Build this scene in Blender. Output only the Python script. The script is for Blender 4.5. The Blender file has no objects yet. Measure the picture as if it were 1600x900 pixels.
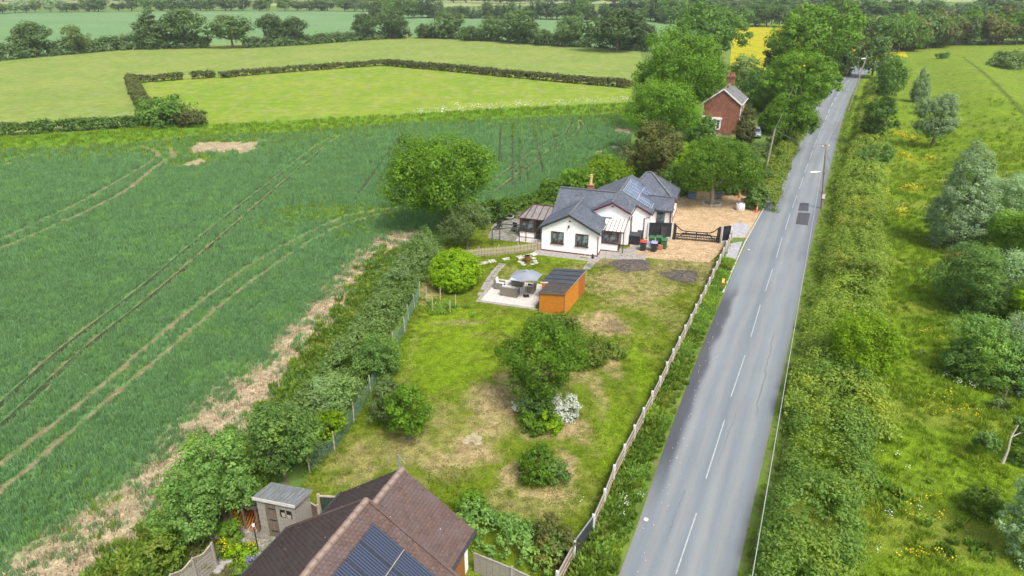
import bpy, bmesh, math, random
import numpy as np
from mathutils import Vector, Matrix

random.seed(7)
R = math.radians
S = bpy.context.scene
COL = S.collection

# ------------------------------------------------------------------ camera, sky, sun, exposure
FPX, CAMH, PITCH = 1067.0, 25.0, math.atan(480 / 1067)
cam = bpy.data.objects.new('camera', bpy.data.cameras.new('camera'))
COL.objects.link(cam)
cam.location = (0, 0, CAMH)
cam.rotation_euler = (R(90) - PITCH, 0, 0)
cam.data.sensor_width = 36
cam.data.lens = 24.0
cam.data.clip_end = 8000
S.camera = cam

SUN_EL, SUN_AZ = R(56), R(152)          # azimuth clockwise from +Y
W = bpy.data.worlds.new('World')
S.world = W
W.use_nodes = True
wt = W.node_tree
sky = wt.nodes.new('ShaderNodeTexSky')
sky.sky_type = 'NISHITA'
sky.sun_disc = False
sky.sun_elevation = SUN_EL
sky.sun_rotation = SUN_AZ
sky.dust_density = 4.0
sky.air_density = 1.0
hs = wt.nodes.new('ShaderNodeHueSaturation')
hs.inputs['Saturation'].default_value = 0.45
wt.links.new(sky.outputs[0], hs.inputs['Color'])
wt.links.new(hs.outputs[0], wt.nodes['Background'].inputs[0])
wt.nodes['Background'].inputs[1].default_value = 0.13
sl = bpy.data.lights.new('sun', 'SUN')
sl.energy = 1.9
sl.angle = R(16)
sl.color = (1.0, 0.96, 0.89)
so = bpy.data.objects.new('sun', sl)
COL.objects.link(so)
sd = Vector((math.sin(SUN_AZ) * math.cos(SUN_EL), math.cos(SUN_AZ) * math.cos(SUN_EL), math.sin(SUN_EL)))
so.rotation_euler = sd.to_track_quat('Z', 'Y').to_euler()
S.view_settings.view_transform = 'Standard'
S.view_settings.look = 'None'
S.view_settings.gamma = 1
S.view_settings.exposure = 0.85
S.cycles.max_bounces = 6
S.cycles.diffuse_bounces = 3
S.cycles.transparent_max_bounces = 6


# ------------------------------------------------------------------ survey: where a ground point seen in the photo lies in metres
def G(x, y, z=0.0):
    u, v = (x - 800) / FPX, (y - 450) / FPX
    t = (z - CAMH) / (-math.sin(PITCH) - v * math.cos(PITCH))
    return (u * t, (math.cos(PITCH) - v * math.sin(PITCH)) * t)


def Pj(X, Y, Z=0.0):
    z = Z - CAMH
    d = Y * math.cos(PITCH) - z * math.sin(PITCH)
    return (800 + FPX * X / d, 450 + FPX * (-Y * math.sin(PITCH) - z * math.cos(PITCH)) / d, d)


def GL(pts):
    return [G(*p) for p in pts]


# ------------------------------------------------------------------ numpy noise
def vnoise(x, y, seed=0):
    xi, yi = np.floor(x).astype(np.int64), np.floor(y).astype(np.int64)
    xf, yf = x - xi, y - yi
    xf, yf = xf * xf * (3 - 2 * xf), yf * yf * (3 - 2 * yf)

    def h(a, b):
        n = (a * 374761393 + b * 668265263 + seed * 1274126177) & 0x7fffffff
        n = ((n ^ (n >> 13)) * 1274126177) & 0x7fffffff
        return ((n ^ (n >> 16)) & 0xffff) / 65535.0
    a = h(xi, yi) * (1 - xf) + h(xi + 1, yi) * xf
    b = h(xi, yi + 1) * (1 - xf) + h(xi + 1, yi + 1) * xf
    return a * (1 - yf) + b * yf


def fbm(x, y, scale, seed=0, octv=4):
    x, y = np.asarray(x, float) / scale, np.asarray(y, float) / scale
    s, a, t = 0, 1.0, 0
    for i in range(octv):
        s = s + a * vnoise(x, y, seed + i * 17)
        t += a
        a *= .5
        x, y = x * 2.03, y * 2.03
    return s / t


def sstep(a, b, x):
    t = np.clip((x - a) / (b - a), 0, 1)
    return t * t * (3 - 2 * t)


def inpoly(x, y, poly):
    r = np.zeros(np.shape(x), bool)
    j = len(poly) - 1
    for i in range(len(poly)):
        xi, yi = poly[i]
        xj, yj = poly[j]
        c = ((yi > y) != (yj > y)) & (x < (xj - xi) * (y - yi) / (yj - yi + 1e-12) + xi)
        r ^= c
        j = i
    return r


def distline(x, y, pts):
    """distance to a polyline"""
    d = np.full(np.shape(x), 1e9)
    for (ax, ay), (bx, by) in zip(pts[:-1], pts[1:]):
        vx, vy = bx - ax, by - ay
        t = np.clip(((x - ax) * vx + (y - ay) * vy) / (vx * vx + vy * vy + 1e-9), 0, 1)
        d = np.minimum(d, np.hypot(x - ax - t * vx, y - ay - t * vy))
    return d


def smooth_line(pts, n=6):
    """Catmull-Rom through points"""
    P = [np.array(p, float) for p in pts]
    P = [2 * P[0] - P[1]] + P + [2 * P[-1] - P[-2]]
    out = []
    for i in range(1, len(P) - 2):
        for k in range(n):
            t = k / n
            a, b, c, d = P[i - 1], P[i], P[i + 1], P[i + 2]
            out.append(tuple(.5 * ((2 * b) + (-a + c) * t + (2 * a - 5 * b + 4 * c - d) * t * t + (-a + 3 * b - 3 * c + d) * t ** 3)))
    out.append(tuple(P[-2]))
    return out


def resample(pts, step):
    P = np.array(pts, float)
    L = np.r_[0, np.cumsum(np.hypot(*(P[1:, :2] - P[:-1, :2]).T))]
    n = max(2, int(round(L[-1] / step)) + 1)
    s = np.linspace(0, L[-1], n)
    return np.stack([np.interp(s, L, P[:, k]) for k in range(P.shape[1])], 1)


# ------------------------------------------------------------------ node materials
class NT:
    def __init__(s, name):
        s.m = bpy.data.materials.new(name)
        s.m.use_nodes = True
        s.t = s.m.node_tree
        s.b = s.t.nodes['Principled BSDF']
        s.out = s.t.nodes['Material Output']

    def n(s, typ, **kw):
        nd = s.t.nodes.new(typ)
        for k, v in kw.items():
            setattr(nd, k, v)
        return nd

    def link(s, a, b):
        s.t.links.new(a, b)

    def put(s, v, sock):
        if hasattr(v, 'is_output') or isinstance(v, bpy.types.NodeSocket):
            s.link(v, sock)
        elif isinstance(v, (tuple, list)) and len(v) == 3 and sock.type == 'RGBA':
            sock.default_value = (*v, 1)
        else:
            sock.default_value = v

    def pos(s):
        return s.n('ShaderNodeNewGeometry').outputs['Position']

    def obj(s):
        return s.n('ShaderNodeTexCoord').outputs['Object']

    def uv(s):
        return s.n('ShaderNodeTexCoord').outputs['UV']

    def mapv(s, v, scale=(1, 1, 1), rot=(0, 0, 0)):
        m = s.n('ShaderNodeMapping')
        s.link(v, m.inputs[0])
        m.inputs['Rotation'].default_value = rot
        m.inputs['Scale'].default_value = scale
        return m.outputs[0]

    def noise(s, vec, scale, detail=4, rough=.6, dist=0):
        nd = s.n('ShaderNodeTexNoise')
        s.link(vec, nd.inputs['Vector'])
        nd.inputs['Scale'].default_value = scale
        nd.inputs['Detail'].default_value = detail
        nd.inputs['Roughness'].default_value = rough
        nd.inputs['Distortion'].default_value = dist
        return nd.outputs['Fac']

    def rng(s, v, a, b, c=0., d=1.):
        nd = s.n('ShaderNodeMapRange')
        nd.interpolation_type = 'SMOOTHSTEP'
        s.put(v, nd.inputs[0])
        for i, q in enumerate((a, b, c, d)):
            nd.inputs[i + 1].default_value = q
        return nd.outputs[0]

    def mix(s, f, a, b, mode='MIX'):
        nd = s.n('ShaderNodeMix', data_type='RGBA', blend_type=mode)
        s.put(f, nd.inputs[0])
        s.put(a, nd.inputs[6])
        s.put(b, nd.inputs[7])
        return nd.outputs[2]

    def math(s, op, a, b=0.):
        nd = s.n('ShaderNodeMath', operation=op)
        s.put(a, nd.inputs[0])
        s.put(b, nd.inputs[1])
        return nd.outputs[0]

    def attr(s, name, out='Fac'):
        nd = s.n('ShaderNodeAttribute', attribute_name=name)
        return nd.outputs[out]

    def rand(s):
        return s.n('ShaderNodeObjectInfo').outputs['Random']

    def bump(s, h, strength=.5, dist=.02):
        nd = s.n('ShaderNodeBump')
        nd.inputs['Strength'].default_value = strength
        nd.inputs['Distance'].default_value = dist
        s.link(h, nd.inputs['Height'])
        s.link(nd.outputs[0], s.b.inputs['Normal'])

    def fin(s, col, rough=.8, spec=.3, metal=0.):
        s.put(col, s.b.inputs['Base Color'])
        s.put(rough, s.b.inputs['Roughness'])
        s.b.inputs['Specular IOR Level'].default_value = spec
        s.b.inputs['Metallic'].default_value = metal
        return s.m


def mk(name, c1, c2=None, scale=6., rough=.8, spec=.3, bump=0., bdist=.01, stretch=(1, 1, 1), world=False, c3=None, s3=40., metal=0., tilt=0.):
    """a surface of one stuff: colour wandering between c1 and c2, a finer fleck of c3, some relief"""
    a = NT(name)
    v = a.pos() if world else a.obj()
    v = a.mapv(v, stretch, (0, 0, tilt))
    if c2 is None:
        c2 = tuple(min(1, q * 1.25) for q in c1)
    f = a.noise(v, scale, 5, .65)
    c = a.mix(a.rng(f, .3, .7), c1, c2)
    if c3:
        c = a.mix(a.rng(a.noise(v, s3, 3, .7), .52, .66), c, c3)
    if bump:
        a.bump(a.noise(v, scale * 4, 4, .7), bump, bdist)
    return a.fin(c, rough, spec, metal)


def foliage(name, dark, light, third=None, trans=.46):
    a = NT(name)
    t = a.attr('tint')
    p = a.pos()
    big = a.noise(p, .5, 3, .6)
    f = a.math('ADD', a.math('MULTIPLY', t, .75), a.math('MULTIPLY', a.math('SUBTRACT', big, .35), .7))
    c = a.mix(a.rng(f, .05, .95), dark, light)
    if third:
        c = a.mix(a.rng(a.noise(p, .35, 4, .65), .5, .68), c, third)
    r = a.n('ShaderNodeHueSaturation')
    a.link(c, r.inputs['Color'])
    a.link(a.rng(a.rand(), 0, 1, .8, 1.2), r.inputs['Value'])
    r.inputs['Saturation'].default_value = 1.0
    c = r.outputs[0]
    a.fin(c, .5, .25)
    tr = a.n('ShaderNodeBsdfTranslucent')
    ml = a.mix(1.0, c, (1.25, 1.3, .6), 'MULTIPLY')
    a.link(ml, tr.inputs[0])
    ms = a.n('ShaderNodeMixShader')
    ms.inputs[0].default_value = trans
    a.link(a.b.outputs[0], ms.inputs[1])
    a.link(tr.outputs[0], ms.inputs[2])
    a.link(ms.outputs[0], a.out.inputs[0])
    return a.m


# ------------------------------------------------------------------ objects
def tag(o, label=None, cat=None, group=None, kind=None):
    if label: o['label'] = label
    if cat: o['category'] = cat
    if group: o['group'] = group
    if kind: o['kind'] = kind
    return o


def thing(name, label, cat, loc=(0, 0, 0), rz=0., group=None):
    o = bpy.data.objects.new(name, None)
    o.empty_display_size = .3
    COL.objects.link(o)
    o.location = loc if len(loc) == 3 else (loc[0], loc[1], 0)
    o.rotation_euler = (0, 0, rz)
    return tag(o, label, cat, group)


def link(name, me, mat, parent=None, loc=None, label=None, kind=None):
    o = bpy.data.objects.new(name, me)
    COL.objects.link(o)
    if mat is not None and not me.materials:
        me.materials.append(mat)
    elif mat is not None and me.materials[0] != mat:
        o.material_slots[0].link = 'OBJECT'
        o.material_slots[0].material = mat
    if parent: o.parent = parent
    if loc: o.location = loc
    return tag(o, label, None, None, kind)


def copy_tree(o, parent=None):
    c = o.copy()
    COL.objects.link(c)
    c.parent = parent
    for ch in list(o.children):
        copy_tree(ch, c)
    return c


def npmesh(name, V, Fc, tint=None):
    """V (n,3); Fc (m,k) constant face size"""
    me = bpy.data.meshes.new(name)
    V = np.asarray(V, np.float32)
    Fc = np.asarray(Fc, np.int32)
    me.vertices.add(len(V))
    me.vertices.foreach_set('co', V.ravel())
    k = Fc.shape[1]
    me.loops.add(Fc.size)
    me.loops.foreach_set('vertex_index', Fc.ravel())
    me.polygons.add(len(Fc))
    me.polygons.foreach_set('loop_start', np.arange(0, Fc.size, k, dtype=np.int32))
    if tint is not None:
        at = me.attributes.new('tint', 'FLOAT', 'FACE')
        at.data.foreach_set('value', np.asarray(tint, np.float32))
    me.update(calc_edges=True)
    return me


class MB:
    """collects simple solids into one mesh"""
    def __init__(s):
        s.v, s.f, s.uv = [], [], {}

    def add(s, vs, fs):
        o = len(s.v)
        s.v += [tuple(map(float, p)) for p in vs]
        s.f += [tuple(i + o for i in f) for f in fs]
        return s

    def box(s, x0, x1, y0, y1, z0, z1):
        return s.add([(x0, y0, z0), (x1, y0, z0), (x1, y1, z0), (x0, y1, z0), (x0, y0, z1), (x1, y0, z1), (x1, y1, z1), (x0, y1, z1)],
                     [(0, 3, 2, 1), (4, 5, 6, 7), (0, 1, 5, 4), (1, 2, 6, 5), (2, 3, 7, 6), (3, 0, 4, 7)])

    def prism(s, poly, a0, a1, axis='y'):
        """poly in the plane across the axis: axis y -> (x,z), axis x -> (y,z), axis z -> (x,y)"""
        n = len(poly)

        def P(p, a):
            return (p[0], a, p[1]) if axis == 'y' else (a, p[0], p[1]) if axis == 'x' else (p[0], p[1], a)
        return s.add([P(p, a0) for p in poly] + [P(p, a1) for p in poly],
                     [tuple(range(n))[::-1], tuple(range(n, 2 * n))] + [(i, (i + 1) % n, n + (i + 1) % n, n + i) for i in range(n)])

    def beam(s, p, q, w, h):
        p, q = Vector(p), Vector(q)
        d = (q - p).normalized()
        up = Vector((0, 0, 1)) if abs(d.z) < .95 else Vector((0, 1, 0))
        a = d.cross(up).normalized() * (w / 2)
        b = a.cross(d).normalized() * (h / 2)
        vs = [p - a - b, p + a - b, p + a + b, p - a + b, q - a - b, q + a - b, q + a + b, q - a + b]
        return s.add(vs, [(0, 3, 2, 1), (4, 5, 6, 7), (0, 1, 5, 4), (1, 2, 6, 5), (2, 3, 7, 6), (3, 0, 4, 7)])

    def tube(s, path, rad, n=8):
        path = [Vector(p) for p in path]
        rad = rad if isinstance(rad, (list, tuple)) else [rad] * len(path)
        vs, fs = [], []
        for i, p in enumerate(path):
            d = (path[min(i + 1, len(path) - 1)] - path[max(i - 1, 0)]).normalized()
            up = Vector((0, 0, 1)) if abs(d.z) < .9 else Vector((1, 0, 0))
            a = d.cross(up).normalized()
            b = d.cross(a)
            for k in range(n):
                t = 2 * math.pi * k / n
                vs.append(p + (a * math.cos(t) + b * math.sin(t)) * rad[i])
        for i in range(len(path) - 1):
            for k in range(n):
                fs.append((i * n + k, i * n + (k + 1) % n, (i + 1) * n + (k + 1) % n, (i + 1) * n + k))
        fs.append(tuple(range(n)))
        fs.append(tuple(range(len(path) * n - n, len(path) * n))[::-1])
        return s.add(vs, fs)

    def lathe(s, prof, n=14, c=(0, 0)):
        return s.tube([(c[0], c[1], z) for r, z in prof], [r for r, z in prof], n)

    def slab(s, pts, t):
        """flat polygon with a thickness below it"""
        P = [Vector(p) for p in pts]
        nr = (P[1] - P[0]).cross(P[2] - P[0]).normalized()
        if nr.z < 0:
            P = P[::-1]
            nr = -nr
        n = len(P)
        return s.add(P + [p - nr * t for p in P], [tuple(range(n)), tuple(range(n, 2 * n))[::-1]] + [(i, n + i, n + (i + 1) % n, (i + 1) % n) for i in range(n)])

    def build(s, name, mat, parent=None, loc=None, label=None, kind=None, bevel=0., smooth=False, uvdir=None):
        me = bpy.data.meshes.new(name)
        me.from_pydata(s.v, [], s.f)
        bm = bmesh.new()
        bm.from_mesh(me)
        bmesh.ops.recalc_face_normals(bm, faces=bm.faces)
        if bevel:
            bmesh.ops.bevel(bm, geom=list(bm.edges), offset=bevel, segments=1, affect='EDGES', clamp_overlap=True)
        bm.to_mesh(me)
        bm.free()
        if smooth:
            for p in me.polygons: p.use_smooth = True
        if uvdir:                                       # metres along the eave, metres up the slope
            e, up = Vector(uvdir[0]).normalized(), Vector(uvdir[1]).normalized()
            ul = me.uv_layers.new(name='UVMap')
            for l in me.loops:
                c = me.vertices[l.vertex_index].co
                ul.data[l.index].uv = (c.dot(e), c.dot(up))
        return link(name, me, mat, parent, loc, label, kind)


def sheet(name, poly, z, mat, label=None, kind='structure', parent=None):
    me = bpy.data.meshes.new(name)
    bm = bmesh.new()
    f = bm.faces.new([bm.verts.new((x, y, z)) for x, y in poly])
    if f.calc_area() and f.normal.z < 0: f.normal_flip()
    bmesh.ops.recalc_face_normals(bm, faces=bm.faces)
    for f in bm.faces:
        f.normal_update()
        if f.normal.z < 0: f.normal_flip()
    bmesh.ops.triangulate(bm, faces=bm.faces)
    bm.to_mesh(me)
    bm.free()
    return link(name, me, mat, parent, None, label, kind)


def ribbon(name, line, wl, z, mat, parent=None, kind='structure', label=None):
    """a flat strip along a line; wl = width or per-point widths"""
    P = np.array(line, float)[:, :2]
    d = np.gradient(P, axis=0)
    d /= np.linalg.norm(d, axis=1)[:, None]
    nrm = np.stack([-d[:, 1], d[:, 0]], 1)
    w = np.broadcast_to(np.asarray(wl, float), (len(P),))[:, None] / 2
    a, b = P + nrm * w, P - nrm * w
    V = np.zeros((2 * len(P), 3))
    V[0::2, :2], V[1::2, :2] = a, b
    V[:, 2] = z
    i = np.arange(len(P) - 1) * 2
    return link(name, npmesh(name, V, np.stack([i, i + 1, i + 3, i + 2], 1)), mat, parent, None, label, kind)


def grid_sheet(name, poly, step, z, colfun, mat, kind='structure', zfun=None):
    """a finely gridded sheet inside a polygon, with a colour of its own per vertex"""
    P = np.array(poly)
    x0, y0 = P.min(0)
    x1, y1 = P.max(0)
    nx, ny = int((x1 - x0) / step) + 2, int((y1 - y0) / step) + 2
    gx, gy = np.meshgrid(x0 + np.arange(nx) * step, y0 + np.arange(ny) * step, indexing='ij')
    i, j = np.meshgrid(np.arange(nx - 1), np.arange(ny - 1), indexing='ij')
    i, j = i.ravel(), j.ravel()
    ok = inpoly(x0 + (i + .5) * step, y0 + (j + .5) * step, poly)
    i, j = i[ok], j[ok]
    Fc = np.stack([i * ny + j, (i + 1) * ny + j, (i + 1) * ny + j + 1, i * ny + j + 1], 1)
    used, inv = np.unique(Fc, return_inverse=True)
    X, Y = gx.ravel()[used], gy.ravel()[used]
    Z = np.full(len(X), z) + (zfun(X, Y) if zfun else 0)
    me = npmesh(name, np.stack([X, Y, Z], 1), inv.reshape(Fc.shape))
    ca = me.attributes.new('Col', 'FLOAT_COLOR', 'POINT')
    c = np.ones((len(X), 4), np.float32)
    c[:, :3] = colfun(X, Y)
    ca.data.foreach_set('color', c.ravel())
    return link(name, me, mat, None, None, None, kind)


# ------------------------------------------------------------------ foliage meshes
def leaf_mesh(name, C, N, size, tint, rng, asp=.62):
    n = len(C)
    N = N / (np.linalg.norm(N, axis=1)[:, None] + 1e-9)
    r = rng.normal(size=(n, 3))
    a = np.cross(N, r)
    a /= np.linalg.norm(a, axis=1)[:, None] + 1e-9
    b = np.cross(N, a)
    s = np.asarray(size)[:, None]
    a, b = a * s * .5, b * s * .5 * asp
    V = np.empty((n, 4, 3))
    V[:, 0], V[:, 1], V[:, 2], V[:, 3] = C - a, C - b * .9 + N * s * .08, C + a, C + b * .9 + N * s * .08
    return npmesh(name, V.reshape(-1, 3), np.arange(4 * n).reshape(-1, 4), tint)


def sph(rng, n, zmin=-.5):
    d = rng.normal(size=(n * 3, 3))
    d /= np.linalg.norm(d, axis=1)[:, None]
    return d[d[:, 2] > zmin][:n]


def crown_mesh(name, seed, lobes, n, leaf, per=40, inner=.1, lo=.05, up=.3, rcl=.4):
    """lobes: rows (x,y,z,rx,ry,rz). Round clumps of leaves over the lobes' surfaces, with gaps between the clumps."""
    rng = np.random.default_rng(seed)
    L = np.array(lobes, float)
    area = (L[:, 3] * L[:, 4] + L[:, 3] * L[:, 5] + L[:, 4] * L[:, 5])
    m = max(12, int(n / per * 2.6))
    k = rng.choice(len(L), m, p=area / area.sum())
    d = sph(rng, m, -1)[:m]
    k = k[:len(d)]
    P = L[k, :3] + d * L[k, 3:] * (rng.uniform(.78, 1.08, len(d))[:, None])
    keep = P[:, 2] > lo
    for q in L:
        keep &= ~((((P - q[:3]) / q[3:]) ** 2).sum(1) < .58)
    gs = max(rcl * 2.4, .3)
    if len(L) > 1: keep &= fbm(P[:, 0] + P[:, 2] * .8 + 50, P[:, 1] - P[:, 2] * .6 + 50, gs, seed, 2) > .29
    P, d = P[keep], d[keep]
    sel = rng.permutation(len(P))[:max(8, n // per)]
    P, d = P[sel], d[sel]
    ct = rng.uniform(0, 1, len(P))
    cr = rcl * rng.uniform(.45, 1.6, len(P))
    lsz = rng.uniform(.75, 1.25, len(P))
    idx = np.repeat(np.arange(len(P)), per)
    o = rng.normal(size=(len(idx), 3))
    o /= np.linalg.norm(o, axis=1)[:, None]
    o = o + d[idx] * .55
    o[:, 2] += .15
    rad = rng.uniform(.55, 1.12, len(idx)) * cr[idx]
    C = P[idx] + o * rad[:, None] * np.array((1, 1, .8))
    N = o + rng.normal(size=o.shape) * .38
    N[:, 2] += up
    tint = np.clip(ct[idx] * .6 + rng.uniform(0, .4, len(idx)), 0, 1)
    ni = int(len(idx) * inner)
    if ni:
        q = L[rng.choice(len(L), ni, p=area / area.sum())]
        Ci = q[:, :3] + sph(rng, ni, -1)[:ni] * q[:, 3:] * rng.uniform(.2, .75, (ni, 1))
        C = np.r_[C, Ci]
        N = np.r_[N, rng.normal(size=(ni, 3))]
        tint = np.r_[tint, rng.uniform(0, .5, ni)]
    C[:, 2] = np.maximum(C[:, 2], .02)
    lz = np.r_[lsz[idx], np.ones(len(C) - len(idx))]
    return leaf_mesh(name, C, N, leaf * lz * rng.uniform(.6, 1.35, len(C)), tint, rng)


def lobes_for(kind, h, r, seed):
    g = np.random.default_rng(seed)
    o = []
    if kind == 'oak':                       # broad domed crown on a trunk
        o.append((g.uniform(-.08, .08) * r, 0, .6 * h, .66 * r, .66 * r, .31 * h))
        for i in range(17):
            t, e = i * 2.4 + g.uniform(-.4, .4), g.uniform(-.45, 1.2)
            q = g.uniform(.2, .44) * r
            b = g.uniform(.55, .86)
            o.append((math.cos(t) * math.cos(e) * b * r, math.sin(t) * math.cos(e) * b * r, .58 * h + math.sin(e) * .29 * h, q, q, q * .8))
    elif kind == 'round':
        o.append((g.uniform(-.08, .08) * r, 0, .58 * h, .7 * r, .7 * r, .35 * h))
        for i in range(14):
            t, e = i * 2.4 + g.uniform(-.3, .3), g.uniform(-.6, 1.3)
            q = g.uniform(.18, .38) * r
            b = g.uniform(.6, .9)
            o.append((math.cos(t) * math.cos(e) * b * r, math.sin(t) * math.cos(e) * b * r, .56 * h + math.sin(e) * .35 * h, q, q, q))
    elif kind == 'column':                  # tall oval to the ground
        for i in range(16):
            f = i / 15
            z = (.14 + .78 * f) * h
            rr = r * (1.0 - .62 * max(0, f - .4) / .6 - .15 * max(0, .2 - f) / .2) * g.uniform(.8, 1)
            t = i * 2.4
            o.append((math.cos(t) * .35 * rr, math.sin(t) * .35 * rr, z, rr * .72, rr * .72, .15 * h))
    elif kind == 'cone':
        for i in range(9):
            f = i / 8
            o.append((g.uniform(-.06, .06) * r, g.uniform(-.06, .06) * r, (.1 + .84 * f) * h, r * (1 - .85 * f), r * (1 - .85 * f), .09 * h))
    elif kind == 'bush':                    # rounded mound reaching the ground
        o.append((0, 0, .35 * h, .75 * r, .75 * r, .5 * h))
        for i in range(12):
            t = i * 2.4 + g.uniform(-.4, .4)
            q = g.uniform(.25, .45) * r
            dd = g.uniform(.3, .75) * r
            o.append((math.cos(t) * dd, math.sin(t) * dd, g.uniform(.25, .72) * h, q, q, q * .9 * min(1.3, h / r)))
    elif kind == 'ball':
        o.append((0, 0, .5 * h, r, r, .52 * h))
    elif kind == 'open':                    # small airy orchard tree
        for i in range(15):
            t = i * 2.4 + g.uniform(-.4, .4)
            dd = math.sqrt((i + .5) / 15) * .85 * r
            q = g.uniform(.2, .34) * r
            o.append((math.cos(t) * dd, math.sin(t) * dd, g.uniform(.42, .9) * h * (1 - .2 * dd / r), q, q, q * .85))
    return o


def trunk_mesh(name, h, r, kind, seed, tr=None):
    """tapered trunk with limbs running out into the crown"""
    g = random.Random(seed)
    tr = tr or max(.05, h * .026)
    m = MB()
    fork = h * {'oak': .32, 'round': .3, 'open': .3, 'column': .6, 'cone': .9, 'bush': .25, 'ball': .3}[kind]
    lean = (g.uniform(-.04, .04) * h, g.uniform(-.04, .04) * h)
    m.tube([(0, 0, -.1), (0, 0, .12 * fork), (lean[0] * .5, lean[1] * .5, .6 * fork), (lean[0], lean[1], fork), (lean[0] * 1.3, lean[1] * 1.3, .8 * h)],
           [tr * 1.45, tr * 1.05, tr * .9, tr * .75, tr * .15], 8)
    for i in range(0 if kind in ('cone', 'column', 'bush', 'ball') else 6):
        t = i * 1.05 + g.uniform(-.3, .3)
        e = g.uniform(.5, .8)
        p0 = (lean[0], lean[1], fork * g.uniform(.8, 1.05))
        q = r * e
        m.tube([p0, (p0[0] + math.cos(t) * q * .5, p0[1] + math.sin(t) * q * .5, p0[2] + (h - fork) * .25),
                (p0[0] + math.cos(t) * q, p0[1] + math.sin(t) * q, p0[2] + (h - fork) * g.uniform(.4, .6))], [tr * .5, tr * .32, tr * .08], 5)
    me = bpy.data.meshes.new(name)
    me.from_pydata(m.v, [], m.f)
    for p in me.polygons: p.use_smooth = True
    return me


_proto = {}


def proto(kind, h, r, n, leaf, seed, **kw):
    key = (kind, h, r, n, leaf, seed)
    if key not in _proto:
        _proto[key] = (crown_mesh('crown_' + kind, seed, lobes_for(kind, h, r, seed), n, leaf, **kw), trunk_mesh('trunk_' + kind, h, r, kind, seed))
    return _proto[key]


def plant(name, label, cat, xy, h, r, mat, P, group=None, trunk=True, rz=None, z=0.):
    """P = ((crown mesh, trunk mesh), h0, r0)"""
    (cm, tm), h0, r0 = P
    if not trunk:
        o = link(name, cm, mat)
        o.location = (xy[0], xy[1], z)
        o.rotation_euler = (0, 0, random.uniform(0, 6.28) if rz is None else rz)
        o.scale = (r / r0, r / r0, h / h0)
        return tag(o, label, cat, group)
    t = thing(name, label, cat, (xy[0], xy[1], z), random.uniform(0, 6.28) if rz is None else rz, group)
    for nm_, me, mm in (('trunk', tm, MAT['bark']), ('crown', cm, mat)):
        c = link(nm_, me, mm, t)
        c.scale = (r / r0, r / r0, h / h0)
    return t


def hedge_mesh(name, line, width, height, leaf, cov, seed, flat=0., wob=.25, per=30, rcl=None, kerb=None):
    """leafy mass along a line: boxy or rounded section, wandering width and height, built of round clumps of leaves"""
    rng = np.random.default_rng(seed)
    rcl = rcl or max(1.5 * leaf, .13 * (width + height) / 2)
    P = resample(line, .5)
    d = np.gradient(P[:, :2], axis=0)
    seg = np.linalg.norm(d, axis=1)
    d /= seg[:, None]
    nr = np.stack([-d[:, 1], d[:, 0]], 1)
    Ltot = len(P) * .5
    n = int(Ltot * (width * .8 + 1.8 * height) * cov / (.31 * leaf ** 2) / per)
    s = rng.uniform(0, len(P) - 1.001, n)
    i = s.astype(int)
    f = (s - i)[:, None]
    base = P[i, :2] * (1 - f) + P[i + 1, :2] * f
    ang = math.pi * rng.uniform(0, 1, n)
    q = 2.0 + 4 * flat
    cx = np.sign(np.cos(ang)) * np.abs(np.cos(ang)) ** (2 / q)
    sz = np.abs(np.sin(ang)) ** (2 / q)
    wv = 1 + wob * 2 * (fbm(base[:, 0], base[:, 1], 5., seed) - .5) + wob * 1.4 * (fbm(base[:, 0] + 40 * np.sign(cx), base[:, 1], 1.6, seed + 5) - .5)
    hv = 1 + wob * 2.4 * (fbm(base[:, 0], base[:, 1] + cx, 3., seed + 9) - .5) + wob * 1.5 * (fbm(base[:, 0] + cx * 9, base[:, 1], 1.1, seed + 3) - .5)
    rad = rng.uniform(.82, 1.02, n)
    off = cx * (width / 2 - rcl * .4) * wv * rad
    C = np.empty((n, 3))
    C[:, :2] = base + nr[i] * off[:, None]
    C[:, 2] = sz * (height - rcl * .5) * hv * rad + .05
    D = np.empty((n, 3))
    D[:, :2] = nr[i] * cx[:, None]
    D[:, 2] = sz * 1.1 + .2
    ct = rng.uniform(0, 1, n)
    cr = rcl * rng.uniform(.6, 1.35, n)
    idx = np.repeat(np.arange(n), per)
    o = rng.normal(size=(len(idx), 3))
    o /= np.linalg.norm(o, axis=1)[:, None]
    o = o + D[idx] * .5
    C2 = C[idx] + o * (rng.uniform(.5, 1.1, len(idx)) * cr[idx])[:, None] * np.array((1, 1, .8))
    C2[:, 2] = np.abs(C2[:, 2])
    N2 = o + rng.normal(size=o.shape) * .38
    N2[:, 2] += .3
    tint = np.clip(ct[idx] * .6 + rng.uniform(0, .4, len(idx)), 0, 1)
    if kerb is not None:                    # trimmed back from the carriageway
        k = np.array(kerb)
        ok = C2[:, 0] > np.interp(C2[:, 1], k[:, 1], k[:, 0]) + .55
        C2, N2, tint, idx = C2[ok], N2[ok], tint[ok], idx[ok]
    return leaf_mesh(name, C2, N2, leaf * rng.uniform(.6, 1.35, len(idx)), tint, rng)


def hedge(name, label, cat, line, width, height, leaf, dens, mat, seed, group=None, **kw):
    return tag(link(name, hedge_mesh(name, line, width, height, leaf, 3.4 if leaf > .35 else 1.7, seed, **kw), mat), label, cat, group)


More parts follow.
